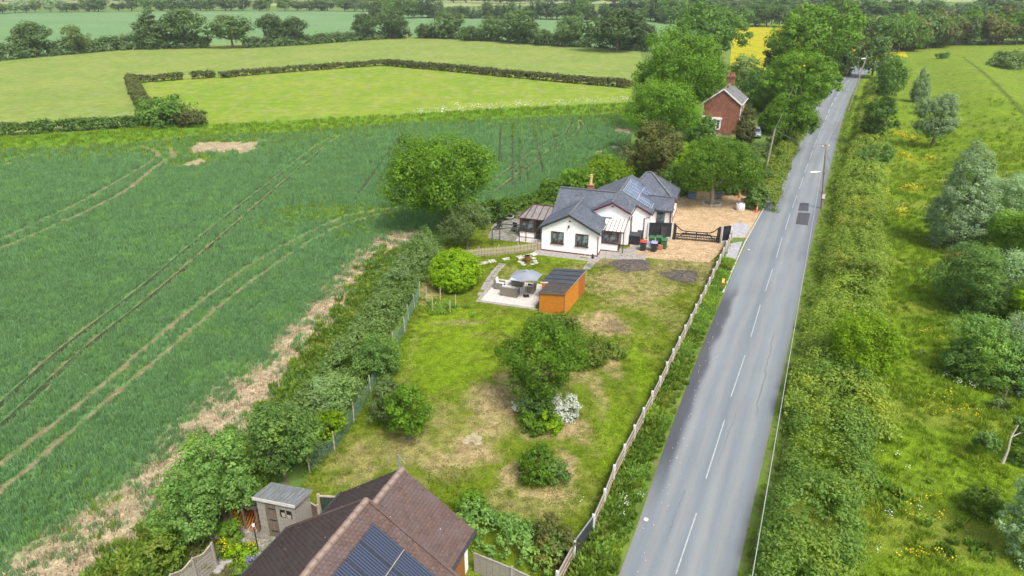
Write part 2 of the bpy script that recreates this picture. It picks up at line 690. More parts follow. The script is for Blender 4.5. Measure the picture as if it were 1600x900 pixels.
# ------------------------------------------------------------------ scattered ground cover (geometry nodes, for what nobody could count)
def tuft_mesh(name, seed, n, h, rad, w, bend=.35, leafy=0.):
    rng = np.random.default_rng(seed)
    V, Fc = [], []
    for i in range(n):
        t, q = rng.uniform(0, 6.28), rad * math.sqrt(rng.uniform(0, 1))
        b = np.array((math.cos(t) * q, math.sin(t) * q, 0))
        a = rng.uniform(0, 6.28)
        ax = np.array((math.cos(a), math.sin(a), 0)) * w * .5 * rng.uniform(.7, 1.3)
        hh = h * rng.uniform(.65, 1.15)
        ld = np.array((math.cos(t + rng.normal() * .8), math.sin(t + rng.normal() * .8), 0)) * hh * bend * rng.uniform(.2, 1)
        o = len(V)
        mid = b + ld * .35 + np.array((0, 0, hh * .6))
        tip = b + ld + np.array((0, 0, hh * (1 - .3 * bend)))
        wm = 1. + leafy
        V += [b - ax * .7, b + ax * .7, mid + ax * wm, mid - ax * wm, tip]
        Fc += [(o, o + 1, o + 2, o + 3), (o + 3, o + 2, o + 4)]
    me = bpy.data.meshes.new(name)
    me.from_pydata([tuple(v) for v in V], [], Fc)
    at = me.attributes.new('tint', 'FLOAT', 'FACE')
    tv = np.repeat(rng.uniform(0, 1, n), 2).astype(np.float32)
    at.data.foreach_set('value', tv)
    return me


def scatter(name, label, cat, xy, sources, scale, seed, z=0.):
    """one object: points, each carrying one of the source meshes"""
    rng = np.random.default_rng(seed)
    n = len(xy)
    P = np.zeros((n, 3), np.float32)
    P[:, :2] = xy
    P[:, 2] = z
    me = bpy.data.meshes.new(name)
    me.vertices.add(n)
    me.vertices.foreach_set('co', P.ravel())
    for nm_, typ, val in (('rz', 'FLOAT', rng.uniform(0, 6.28, n).astype(np.float32)),
                          ('sc', 'FLOAT', (scale * rng.uniform(.75, 1.3, n)).astype(np.float32)),
                          ('pick', 'INT', rng.integers(0, len(sources), n).astype(np.int32))):
        a = me.attributes.new(nm_, typ, 'POINT')
        a.data.foreach_set('value', val)
    o = bpy.data.objects.new(name, me)
    COL.objects.link(o)
    ng = bpy.data.node_groups.new(name, 'GeometryNodeTree')
    ng.interface.new_socket('Geometry', in_out='INPUT', socket_type='NodeSocketGeometry')
    ng.interface.new_socket('Geometry', in_out='OUTPUT', socket_type='NodeSocketGeometry')
    N, Lk = ng.nodes, ng.links
    gi, go = N.new('NodeGroupInput'), N.new('NodeGroupOutput')
    jn = N.new('GeometryNodeJoinGeometry')
    for src in sources:
        oi = N.new('GeometryNodeObjectInfo')
        oi.inputs['Object'].default_value = src
        oi.inputs['As Instance'].default_value = True
        Lk.new(oi.outputs['Geometry'], jn.inputs[0])
    ip = N.new('GeometryNodeInstanceOnPoints')
    ip.inputs['Pick Instance'].default_value = True

    def at(nm_, typ):
        a = N.new('GeometryNodeInputNamedAttribute')
        a.data_type = typ
        a.inputs[0].default_value = nm_
        return a.outputs[0]
    cx = N.new('ShaderNodeCombineXYZ')
    Lk.new(at('rz', 'FLOAT'), cx.inputs[2])
    Lk.new(gi.outputs[0], ip.inputs['Points'])
    Lk.new(jn.outputs[0], ip.inputs['Instance'])
    Lk.new(at('pick', 'INT'), ip.inputs['Instance Index'])
    Lk.new(cx.outputs[0], ip.inputs['Rotation'])
    Lk.new(at('sc', 'FLOAT'), ip.inputs['Scale'])
    Lk.new(ip.outputs[0], go.inputs[0])
    md = o.modifiers.new('scatter', 'NODES')
    md.node_group = ng
    return tag(o, label, cat, None, 'stuff')


def src(name, me, mat):
    o = bpy.data.objects.new(name, me)      # kept out of the scene: only a source for scattering
    me.materials.append(mat)
    return o


def rand_in(poly, dens, seed, keep=None):
    rng = np.random.default_rng(seed)
    P = np.array(poly)
    x0, y0 = P.min(0)
    x1, y1 = P.max(0)
    n = int((x1 - x0) * (y1 - y0) * dens)
    x, y = rng.uniform(x0, x1, n), rng.uniform(y0, y1, n)
    ok = inpoly(x, y, poly)
    # only what stands in or near the view
    d = y * math.cos(PITCH) + CAMH * math.sin(PITCH)
    ok &= (np.abs(x) < d * .85) & (y > 19)
    x, y = x[ok], y[ok]
    if keep is not None:
        k = keep(x, y)
        m = rng.uniform(0, 1, len(x)) < k
        x, y = x[m], y[m]
    return np.stack([x, y], 1)

# ------------------------------------------------------------------ materials
MAT = {}
MAT['bark'] = mk('bark', (.10, .08, .06), (.20, .17, .13), 4, .95, .1, .6, .03, (1, 1, .25))
MAT['oak'] = foliage('leaf_oak', (.070, .150, .013), (.175, .315, .024), (.175, .325, .020))
MAT['deep'] = foliage('leaf_deep', (0.069, 0.144, 0.029), (0.170, 0.296, 0.046), (0.144, 0.278, 0.054))
MAT['fresh'] = foliage('leaf_fresh', (0.087, 0.193, 0.014), (0.205, 0.354, 0.027), (0.186, 0.360, 0.023))
MAT['lime'] = foliage('leaf_lime', (.145, .265, .006), (.30, .46, .012), (.27, .44, .010))
MAT['apple'] = foliage('leaf_apple', (0.120, 0.198, 0.054), (0.264, 0.348, 0.114), (0.216, 0.312, 0.096))
MAT['silver'] = foliage('leaf_silver', (0.204, 0.308, 0.154), (0.394, 0.517, 0.308), (0.296, 0.431, 0.204))
MAT['olive'] = foliage('leaf_olive', (0.102, 0.126, 0.030), (0.228, 0.240, 0.072), (0.240, 0.216, 0.048))
MAT['hedge'] = foliage('leaf_hedge', (0.133, 0.231, 0.059), (0.280, 0.405, 0.119), (0.252, 0.364, 0.155))
MAT['hawthorn'] = foliage('leaf_hawthorn', (0.101, 0.211, 0.044), (0.257, 0.413, 0.101), (0.265, 0.421, 0.070))
MAT['bramble'] = foliage('leaf_bramble', (0.152, 0.228, 0.031), (0.303, 0.408, 0.065), (0.350, 0.391, 0.053))
MAT['thicket'] = foliage('leaf_thicket', (0.134, 0.255, 0.040), (0.296, 0.457, 0.087), (0.323, 0.444, 0.060))
MAT['brown_hedge'] = foliage('leaf_brown_hedge', (.09, .115, .035), (.185, .22, .07), (.17, .155, .055))
MAT['far'] = foliage('leaf_far', (0.073, 0.130, 0.042), (0.162, 0.251, 0.081), (0.162, 0.227, 0.089))
MAT['far_green'] = foliage('leaf_far_green', (0.076, 0.138, 0.039), (0.166, 0.255, 0.076), (0.166, 0.241, 0.083))
MAT['dark_pine'] = foliage('needle_pine', (.024, .050, .020), (.060, .10, .034), None, .1)
MAT['weed'] = foliage('weed', (0.090, 0.174, 0.019), (0.228, 0.336, 0.043), (0.252, 0.312, 0.048))
MAT['wheat'] = foliage('wheat_blade', (.128, .258, .106), (.212, .368, .172), (.205, .37, .122), .38)
MAT['grass'] = foliage('grass_blade', (.125, .215, .013), (.235, .335, .026), (.24, .31, .026), .38)
MAT['dry'] = foliage('dry_stalk', (.25, .19, .11), (.46, .36, .24), None, .1)
MAT['yellow'] = foliage('yellow_petal', (.55, .42, .01), (.75, .60, .02), None, .1)
MAT['white_flower'] = foliage('white_petal', (.42, .48, .36), (.70, .72, .64), None, .1)
MAT['violet'] = foliage('violet_petal', (.12, .09, .35), (.25, .2, .5), None, .1)
MAT['white_metal'] = mk('white_metal', (.75, .76, .78), None, 3, .4)


def patch_mat(name, fine=((.75, .75, .75), (1.2, 1.2, 1.15)), s=(1.2, 9., 45.), bump=.5, bd=.04, rough=.95):
    """ground of many colours: the colour of each spot is carried by the sheet, the grain is added here"""
    a = NT(name)
    p = a.pos()
    c = a.attr('Col', 'Color')
    c = a.mix(1., c, a.mix(a.rng(a.noise(p, s[0], 4, .7), .3, .7), *fine), 'MULTIPLY')
    c = a.mix(1., c, a.mix(a.rng(a.noise(p, s[1], 4, .75), .3, .7), *fine), 'MULTIPLY')
    n3 = a.noise(p, s[2], 3, .7)
    c = a.mix(1., c, a.mix(a.rng(n3, .3, .7), (.72, .74, .7), (1.25, 1.22, 1.2)), 'MULTIPLY')
    a.bump(n3, bump, bd)
    return a.fin(c, rough, .1)


def field_mat(name, c1, c2, c3, s1, s2, streak=(1, 1, 1), rot=0., bump=.3):
    a = NT(name)
    p = a.mapv(a.pos(), streak, (0, 0, rot))
    p0 = a.pos()
    c = a.mix(a.rng(a.noise(p0, s1, 6, .65), .35, .65), c1, c2)
    c = a.mix(a.rng(a.noise(p, s2, 5, .7), .45, .7), c, c3)
    n = a.noise(p0, .35, 5, .8)
    c = a.mix(1., c, a.mix(a.rng(n, .3, .7), (.78, .8, .76), (1.18, 1.16, 1.12)), 'MULTIPLY')
    a.bump(n, bump, .3)
    return a.fin(c, .95, .1)


# ------------------------------------------------------------------ the land
Zg = 0.0
ground = sheet('ground', [(-2600, -60), (2600, -60), (2600, 3800), (-2600, 3800)], -.004,
               field_mat('land_green', (.11, .19, .04), (.15, .20, .045), (.09, .17, .05), .004, .01))
# far fields, from the skyline down
sheet('pale_field', GL([(-900, 1), (-600, -6), (2000, -6), (2200, 1), (1050, 4), (700, 10), (300, 9), (100, 6)]), .004,
      field_mat('land_pale', (.26, .31, .12), (.22, .29, .13), (.30, .30, .11), .006, .02))
sheet('far_wheat_field', GL([(-500, 95), (-500, 24), (0, 19), (300, 16), (600, 16), (680, 24), (1040, 30), (1160, 42), (1150, 60), (1000, 78), (640, 58), (200, 79), (0, 96)]), .008,
      field_mat('land_far_wheat', (.125, .225, .095), (.155, .255, .115), (.14, .25, .085), .012, .03, (1, .15, 1), .5))
sheet('outer_meadow', GL([(-500, 260), (-500, 100), (0, 92), (200, 75), (600, 55), (660, 56), (1000, 76), (1010, 140), (600, 100), (215, 126), (222, 190), (0, 214)]), .012,
      field_mat('land_meadow', (.165, .235, .045), (.215, .265, .060), (.225, .26, .095), .05, .35, (1, .25, 1), .1))
sheet('inner_meadow', GL([(330, 200), (250, 190), (207, 125), (600, 97), (990, 134), (985, 170), (700, 182), (480, 196)]), .016,
      field_mat('land_inner_meadow', (.155, .25, .022), (.215, .275, .034), (.24, .265, .080), .06, .35, (1, .3, 1), .2))
sheet('field_margin', GL([(-500, 262), (0, 214), (230, 198), (340, 194), (600, 180), (800, 168), (990, 160), (1000, 200), (780, 205), (500, 225), (240, 245), (0, 252), (-500, 300)]), .020,
      field_mat('land_margin', (.10, .225, .014), (.145, .25, .02), (.085, .20, .03), .06, .3, (1, .3, 1), .2, .6))
sheet('yellow_field', GL([(1140, 110), (1145, 41), (1260, 38), (1400, 60), (1420, 90), (1330, 100), (1230, 125)]), .020,
      field_mat('land_rape', (.40, .34, .008), (.33, .31, .01), (.25, .28, .012), .05, .2, (1, .25, 1), .1))

# -- the wheat field
FIELD = GL([(-700, 900), (-700, 330), (-500, 262), (0, 236), (160, 230), (230, 226), (300, 214), (420, 211), (640, 193), (780, 188), (965, 180), (985, 205),
            (985, 252), (930, 278), (860, 302), (780, 322), (700, 345), (655, 375), (560, 500), (470, 600), (380, 690), (290, 780), (200, 860), (90, 940)])
TRAM = [[(-60, 408), (0, 376), (110, 325), (200, 275), (238, 252), (246, 241), (222, 229)], [(-60, 424), (0, 390), (90, 352), (190, 303), (240, 264), (271, 242), (256, 231)],
        [(-60, 676), (0, 634), (100, 544), (224, 448), (328, 360), (440, 272), (500, 226), (524, 214)], [(-60, 712), (0, 668), (136, 544), (256, 448), (372, 348), (440, 288), (516, 224), (538, 213)],
        [(-60, 770), (0, 726), (120, 636), (228, 544), (280, 500), (384, 420), (484, 364), (552, 336), (630, 324)], [(-60, 815), (0, 770), (144, 648), (268, 544), (352, 472), (440, 408), (504, 368), (560, 344), (640, 327)],
        [(770, 284), (840, 234), (880, 212), (892, 196), (893, 190)], [(775, 300), (856, 238), (892, 216), (908, 200), (906, 190)],
        [(-60, 268), (0, 257), (25, 247), (50, 243)], [(-60, 274), (0, 262), (50, 246)]]
TRAM = [smooth_line(GL(t), 5) for t in TRAM]
TRAMW = [.6, .65, .5, .5, .3, .3, .5, .5, .4, .4]
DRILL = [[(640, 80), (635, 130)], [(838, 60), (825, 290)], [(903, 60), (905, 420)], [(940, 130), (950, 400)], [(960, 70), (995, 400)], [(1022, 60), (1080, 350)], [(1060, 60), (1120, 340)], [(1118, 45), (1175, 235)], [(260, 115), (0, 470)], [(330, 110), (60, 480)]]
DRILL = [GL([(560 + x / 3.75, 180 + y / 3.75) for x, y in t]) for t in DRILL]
STRAW = smooth_line(GL([(625, 370), (590, 400), (520, 480), (470, 545), (425, 592), (365, 655), (290, 725), (215, 790), (130, 855), (50, 915)]), 5)
BARE = GL([(296, 232), (312, 224), (410, 221), (398, 236), (375, 243), (362, 238), (335, 240), (300, 240)])


def straw_f(x, y):
    d = distline(x, y, STRAW) + (fbm(x, y, 2.2, 3) - .5) * 3.4 + (fbm(x, y, .6, 8) - .5) * 1.6
    return 1 - sstep(1.0, 3.7, d)


def bare_f(x, y):
    b = inpoly(x + (fbm(x, y, 1.5, 4) - .5) * 4, y + (fbm(x, y, 2, 14) - .5) * 7, BARE).astype(float)
    for (px, py, r) in ((305, 255, 2.0), (975, 205, 3.0), (962, 232, 1.6), (938, 238, 1.2), (980, 240, 2.0)):
        c = G(px, py)
        b = np.maximum(b, 1 - sstep(.6, 1., np.hypot(x - c[0], (y - c[1]) * .7) / r + fbm(x, y, 1.5, 5) - .5))
    return b


def tram_f(x, y, wider=0.):
    r = np.zeros(np.shape(x))
    for t, w in zip(TRAM, TRAMW):
        r = np.maximum(r, 1 - sstep(w * .45 + wider, w * .62 + wider, distline(x, y, t) + (fbm(x, y, .8, 2) - .5) * .3))
    return r


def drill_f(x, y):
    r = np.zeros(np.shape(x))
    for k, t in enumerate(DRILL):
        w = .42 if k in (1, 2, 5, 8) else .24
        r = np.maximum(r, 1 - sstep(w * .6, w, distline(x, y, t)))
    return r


TOPL = GL([(-700, 275), (-500, 262), (0, 236), (230, 226), (420, 211), (640, 193), (780, 188), (965, 180)])


def top_f(x, y):
    return 1 - sstep(1, 20, distline(x, y, TOPL) + (fbm(x, y, 7, 19) - .5) * 18)


def lush_f(x, y):
    """yellower, weedier crop"""
    f = np.maximum(sstep(.58, .74, fbm(x, y, 14, 21)) * .2, top_f(x, y) * .95)
    for (px, py, r, q) in ((480, 335, 6, 1), (520, 330, 5, 1), (430, 350, 4, .7), (590, 335, 4, .9), (540, 360, 4, .7), (300, 250, 6, .9), (260, 240, 5, .8), (430, 228, 10, .5), (955, 260, 8, .9), (920, 275, 6, .8), (480, 220, 10, .5)):
        c = G(px, py)
        f = np.maximum(f, q * (1 - sstep(.4, 1., np.hypot(x - c[0], y - c[1]) / r + fbm(x, y, 3, 9) - .5)))
    return f


def field_col(x, y):
    n = fbm(x, y, 9, 1)[:, None]
    c = (1 - n) * np.array((.085, .185, .065)) + n * np.array((.125, .235, .09))
    l = lush_f(x, y)[:, None]
    c = c * (1 - l) + np.array((.145, .26, .03)) * l
    s = np.maximum(straw_f(x, y), bare_f(x, y))[:, None]
    g = fbm(x, y, .9, 6)[:, None]
    c = c * (1 - s) + s * ((1 - g) * np.array((.25, .20, .125)) + g * np.array((.45, .365, .265)))
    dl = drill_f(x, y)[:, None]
    c = c * (1 - dl) + dl * np.array((.05, .06, .035))  # moist soil with the shade of the sunken gaps put into its colour
    t = np.maximum(tram_f(x, y), 0)[:, None]
    return c * (1 - t) + t * ((1 - g) * np.array((.16, .13, .065)) + g * np.array((.27, .21, .13)))


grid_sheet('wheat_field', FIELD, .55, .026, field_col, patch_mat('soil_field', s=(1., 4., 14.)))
SOIL = patch_mat('track_soil')
SOIL = mk('track_soil', (.17, .13, .075), (.29, .22, .14), 1.2, .95, .1, .4, .03, world=True, c3=(.10, .15, .04), s3=1.4)
SOIL_SHADED = mk('track_green_soil_shaded', (.03, .05, .022), (.055, .07, .03), 1.2, .95, .1, .4, .03, world=True, c3=(.07, .12, .045), s3=1.4)  # green soil, its colour darkened for the shade deep between the wheat
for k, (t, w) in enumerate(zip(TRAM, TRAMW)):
    ribbon('wheel_track', t, w, .032, SOIL_SHADED if k in (2, 3, 6, 7, 8, 9) else SOIL)

# -- the garden lawn
FENCE = GL([(870, 925), (884.6, 900), (904, 862), (925, 836.5), (944, 793), (961, 748), (977, 717), (991, 690.6), (1004, 664), (1029, 615), (1060, 549), (1086, 497), (1110, 447), (1130, 403), (1143, 376)])
LAWN = GL([(250, 950), (470, 762), (548, 645), (600, 560), (640, 480), (662, 440), (690, 385), (740, 335), (860, 322), (1000, 330), (1140, 360)]) + FENCE[::-1]


def spot(x, y, px, py, rx, ry, seed):
    c = G(px, py)
    s = FPX / Pj(*c)[2]
    ryy = (G(px, py - ry)[1] - G(px, py + ry)[1]) / 2
    q = np.hypot((x - c[0]) / (rx / s), (y - c[1]) / ryy)
    return 1 - sstep(.35, 1.15, q + (fbm(x, y, .9, seed) - .5) * 1.1 + (fbm(x, y, .3, seed + 3) - .5) * .5)


STRAWS = [(945, 508, 55, 24, .95), (770, 632, 48, 42, .75), (742, 706, 45, 32, .9), (640, 702, 70, 38, .42), (560, 725, 60, 40, .4), (855, 668, 80, 20, .85), (800, 745, 26, 28, .75),
          (885, 735, 22, 30, .8), (845, 772, 60, 14, .65), (800, 600, 32, 28, .6), (1000, 432, 60, 22, .45), (1080, 420, 60, 22, .55), (950, 560, 22, 34, .55), (905, 585, 30, 22, .5), (690, 655, 30, 30, .35),
          (820, 790, 95, 24, .3), (985, 470, 60, 14, .45), (940, 408, 20, 10, .5), (935, 615, 14, 50, .4), (665, 460, 30, 30, .4), (720, 505, 60, 6, .4), (700, 690, 26, 22, .3), (920, 690, 24, 10, .4), (1050, 500, 25, 30, .2), (960, 445, 60, 22, .6), (1010, 395, 70, 8, .45), (905, 425, 20, 20, .4), (1030, 455, 50, 12, .5), (700, 720, 50, 26, .6), (765, 660, 40, 30, .6), (640, 560, 10, 60, .25)]
DIRTS = [(985, 414, 52, 15, .75), (1066, 430, 38, 15, .7), (962, 512, 22, 11, .6), (735, 700, 20, 14, .35), (700, 745, 30, 14, .3), (850, 655, 50, 16, .4)]


def lawn_col(x, y):
    n = fbm(x, y, 3.5, 31)[:, None]
    c = (1 - n) * np.array((.092, .150, .009)) + n * np.array((.155, .20, .016))
    m = fbm(x, y, 1.4, 37)[:, None]
    c = c * (1 - .45 * sstep(.5, .7, m)) + .45 * sstep(.5, .7, m) * np.array((.20, .20, .05))
    b = np.zeros(len(x))
    for (px, py, rx, ry) in ((705, 555, 88, 76), (1010, 590, 24, 100), (720, 490, 80, 16), (960, 690, 44, 80), (900, 405, 60, 8), (800, 510, 60, 18), (640, 560, 30, 60)):
        b = np.maximum(b, spot(x, y, px, py, rx, ry, 41))
    b = (b * .8)[:, None]
    c = c * (1 - b) + b * ((1 - n) * np.array((.120, .215, .007)) + n * np.array((.18, .262, .009)))
    s = sstep(.60, .75, fbm(x, y, 2.6, 51)) * .3
    for (px, py, rx, ry, q) in STRAWS:
        s = np.maximum(s, min(1, q * 1.3) * spot(x, y, px, py, rx, ry, int(px)))
    s = s * (1 - .8 * b[:, 0])
    g = fbm(x, y, .35, 53)[:, None]
    s = s[:, None]
    c = c * (1 - s) + s * ((1 - g) * np.array((.25, .195, .085)) + g * np.array((.47, .37, .21)))
    mow = np.sin(2 * math.pi * ((x * .908 - y * .418) / 1.05 + .25 * fbm(x, y, 5, 88)))
    c = c * (1 + .07 * sstep(-.3, .3, mow)[:, None] - .035)
    d = np.zeros(len(x))
    for (px, py, rx, ry, q) in DIRTS:
        d = np.maximum(d, q * spot(x, y, px, py, rx, ry, int(px) + 1))
    d = d[:, None]
    return c * (1 - d) + d * np.array((.12, .09, .065))


grid_sheet('garden_lawn', LAWN, .2, .030, lawn_col, patch_mat('turf_garden', ((.70, .72, .66), (1.22, 1.2, 1.2)), (1.6, 7., 34.), .6, .03))

# -- the meadow right of the road, with its low bank
BANK = smooth_line(GL([(1490, 98), (1515, 120), (1555, 165), (1600, 235), (1680, 330)]), 5)


def bank_z(x, y):
    return 2.0 * np.exp(-(distline(np.asarray(x, float), np.asarray(y, float), BANK) / 9.) ** 2)


MEADOW = GL([(1140, 940), (1165, 900), (1250, 470), (1288, 310), (1330, 170), (1350, 118), (1420, 72), (1620, 66), (2100, 80), (2700, 250), (2900, 940)])
BUTTER = [(1440, 800, 45, 30), (1500, 780, 40, 25), (1415, 215, 10, 12), (1412, 245, 10, 10), (1405, 335, 12, 7), (1420, 297, 18, 5), (1455, 252, 12, 5), (1480, 640, 40, 30), (1450, 525, 20, 14), (1460, 870, 60, 14)]


def meadow_col(x, y):
    n = fbm(x, y, 6, 61)[:, None]
    c = (1 - n) * np.array((.120, .22, .010)) + n * np.array((.195, .29, .017))
    m = sstep(.48, .68, fbm(x, y, 3.2, 67))[:, None] * .6
    c = c * (1 - m) + m * np.array((.12, .19, .02))
    o = sstep(.52, .7, fbm(x + 3 * y, y, 9, 71))[:, None] * .5
    c = c * (1 - o) + o * np.array((.23, .25, .05))
    far = sstep(110, 190, y)[:, None]
    c = c * (1 - .45 * far) + .45 * far * np.array((.18, .25, .035))
    b = np.zeros(len(x))
    for (px, py, rx, ry) in BUTTER[2:7]:
        b = np.maximum(b, spot(x, y, px, py, rx, ry, px))
    b = b[:, None] * .5
    c = c * (1 - b) + b * np.array((.45, .36, .01))
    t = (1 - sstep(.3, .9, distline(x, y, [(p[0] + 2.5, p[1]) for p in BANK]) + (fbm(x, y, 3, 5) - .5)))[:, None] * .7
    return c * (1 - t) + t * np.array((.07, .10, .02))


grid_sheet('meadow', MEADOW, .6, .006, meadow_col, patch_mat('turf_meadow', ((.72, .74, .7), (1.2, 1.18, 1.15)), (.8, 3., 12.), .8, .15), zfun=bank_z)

# ------------------------------------------------------------------ the road
RL = smooth_line(GL([(925, 1010), (950, 945), (967, 900), (999, 813), (1026, 733), (1058, 645), (1090, 560), (1131, 461), (1165, 382), (1198, 310), (1223, 252), (1246, 204), (1268, 166), (1292, 133), (1318, 112), (1350, 98)]), 8)
RR = smooth_line(GL([(1118, 1060), (1142, 945), (1152, 900), (1180, 775), (1206, 660), (1233, 540), (1259, 420), (1273, 360), (1290, 292), (1306, 228), (1318, 183), (1329, 152), (1340, 130), (1352, 116), (1368, 107), (1400, 98)]), 8)
nR, mR = 420, 44


def by_len(pts, n):
    P = np.array(pts)
    L = np.r_[0, np.cumsum(np.hypot(*(P[1:] - P[:-1]).T))]
    s = np.linspace(0, L[-1], n)
    return np.stack([np.interp(s, L, P[:, k]) for k in range(2)], 1)


eL, eR = by_len(RL, nR), by_len(RR, nR)
tt = np.linspace(0, 1, mR)
RV = eL[:, None, :] * (1 - tt[None, :, None]) + eR[:, None, :] * tt[None, :, None]
V = np.zeros((nR * mR, 3))
V[:, :2] = RV.reshape(-1, 2)
T = np.tile(tt, nR)
V[:, 2] = .034 + .05 * (1 - (2 * T - 1) ** 2)
i, j = np.meshgrid(np.arange(nR - 1), np.arange(mR - 1), indexing='ij')
i, j = i.ravel(), j.ravel()
rme = npmesh('road', V, np.stack([i * mR + j, (i + 1) * mR + j, (i + 1) * mR + j + 1, i * mR + j + 1], 1)[:, ::-1])
wheel = sum(np.exp(-((T - c) / .055) ** 2) for c in (.2, .38, .62, .8))
rc = np.array((.178, .204, .228))[None, :] * (1 + .13 * wheel[:, None] * np.array((1.6, .9, .2)))
rc *= (1 - .10 * np.exp(-((T - .5) / .05) ** 2))[:, None]
edge = np.exp(-((T - 1) / .05) ** 2)[:, None]
rc = rc * (1 - .35 * edge) + .35 * edge * np.array((.13, .11, .085))
edl = 0.8 * np.exp(-(T / .045) ** 2)[:, None] * sstep(.35, .65, fbm(V[:, 0], V[:, 1], 3, 5))[:, None]
rc = rc * (1 - .4 * edl) + .4 * edl * np.array((.22, .17, .12))
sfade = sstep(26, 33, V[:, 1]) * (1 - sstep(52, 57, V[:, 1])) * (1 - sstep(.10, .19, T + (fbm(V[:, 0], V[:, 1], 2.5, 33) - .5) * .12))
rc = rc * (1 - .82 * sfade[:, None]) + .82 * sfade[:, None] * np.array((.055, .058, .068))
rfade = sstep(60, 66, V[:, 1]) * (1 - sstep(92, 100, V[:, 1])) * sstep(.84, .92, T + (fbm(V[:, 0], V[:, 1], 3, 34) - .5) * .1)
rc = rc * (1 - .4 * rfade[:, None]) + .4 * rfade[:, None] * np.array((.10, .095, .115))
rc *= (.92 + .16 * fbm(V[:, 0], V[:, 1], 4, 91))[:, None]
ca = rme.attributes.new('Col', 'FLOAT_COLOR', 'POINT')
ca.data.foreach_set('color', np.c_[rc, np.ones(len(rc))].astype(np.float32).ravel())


def asphalt(name, flat=None):
    a = NT(name)
    p = a.pos()
    c = a.attr('Col', 'Color') if flat is None else a.mix(a.noise(p, .7), flat, tuple(q * 1.3 for q in flat))
    c = a.mix(1., c, a.mix(a.rng(a.noise(a.mapv(a.mapv(p, (1, 1, 1), (0, 0, R(25))), (1, .07, 1)), .9, 5, .7), .3, .72), (.88, .88, .89), (1.1, 1.09, 1.07)), 'MULTIPLY')
    g = a.noise(p, 60, 3, .8)
    c = a.mix(1., c, a.mix(a.rng(g, .3, .7), (.8, .8, .8), (1.18, 1.18, 1.18)), 'MULTIPLY')
    c = a.mix(a.rng(a.noise(p, 9, 2, .5), .76, .8), c, (.42, .41, .38))
    a.bump(g, .3, .01)
    return a.fin(c, .85, .25)


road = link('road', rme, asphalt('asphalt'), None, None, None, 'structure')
PAINT = NT('road_paint')
_p = PAINT.pos()
_n = PAINT.noise(_p, 14, 4, .8)
PAINT = PAINT.fin(PAINT.mix(PAINT.rng(_n, .46, .62), (.44, .45, .45), (.20, .21, .22)), .7)
DARK = asphalt('asphalt_repair', (.062, .064, .072))
DARK2 = asphalt('asphalt_patch', (.15, .15, .165))


def rp(x, y):                                            # a point on the road, a few mm proud of the camber
    return (*G(x, y), .034 + .05 + .004)


marks = [((1056, 899), (1088, 804)), ((1103, 749.6), (1132, 658)), ((1142, 621.6), (1164, 557)), ((1173, 528), (1188, 477.6)), ((1196, 456), (1207, 421.6)), ((1213, 404), (1222, 372)), ((1227, 360), (1234.5, 335)),
         ((1238, 326), (1245, 306)), ((1249, 296), (1255, 278)), ((1257, 270.7), (1263, 256)), ((1265, 250), (1270, 236)), ((1272, 231), (1277, 219)), ((1278, 216), (1282, 205)), ((1284, 202), (1288, 191))]
marks = [(G(*a), G(*b)) for a, b in marks]
far_line = resample(GL([(1284.5, 200), (1291, 184), (1299, 166), (1308, 149), (1317, 136), (1327, 125), (1338, 116), (1352, 109)]), 9.)
for k in range(1, len(far_line) - 1):
    a, b = far_line[k], far_line[k + 1]
    marks.append((tuple(a), tuple(a + (b - a) * .66)))
for k, (a, b) in enumerate(marks):
    ribbon('lane_marking', [(a[0] + (b[0] - a[0]) * q, a[1] + (b[1] - a[1]) * q) for q in (0, .33, .66, 1)], .065 if k < 14 else .13, .034 + .05 + .006, PAINT, road, None)
for poly, mt in (([(1243, 351), (1247, 333), (1266, 334), (1262, 353)], DARK), ([(1247, 330), (1250, 318), (1264, 318), (1263, 331)], DARK), ([(1300, 211), (1304, 190), (1313, 191), (1309, 212)], DARK2),
                 ([(1278, 300), (1285, 283), (1290, 284), (1284, 302)], DARK2)):
    sheet('asphalt_repair', GL(poly), .034 + .05 + .003, mt, None, None, road)

CR = mk('crack_fill', (.095, .10, .11), (.15, .155, .165), 4, .9, world=True)
gcr = random.Random(4)
for (t0, y0, y1, dt) in ((.58, 31, 37, .03), (.82, 36, 47, -.03), (.3, 25, 29, .03)):
    pts_ = []
    for k in range(24):
        yy = y0 + (y1 - y0) * k / 23
        iL, iR = int(np.argmin(np.abs(eL[:, 1] - yy))), int(np.argmin(np.abs(eR[:, 1] - yy)))
        tq = t0 + dt * k / 23 + gcr.uniform(-.005, .005)
        pts_.append((eL[iL, 0] * (1 - tq) + eR[iR, 0] * tq, yy))
    ribbon('road_crack', pts_, [gcr.uniform(.012, .03) for _ in pts_], .034 + .05 + .002, CR, road, None)

# verge strips
MAT['verge'] = field_mat('land_verge', (.085, .15, .02), (.13, .19, .03), (.16, .14, .07), .5, 1.5)
sheet('left_verge', FENCE + [p for p in RL[::-1] if p[1] < 66], .022, MAT['verge'])
sheet('right_verge', [p for p in RR if p[1] < 170] + [(p[0] + 1.3, p[1] - .3) for p in RR[::-1] if p[1] < 170], .018, MAT['verge'])

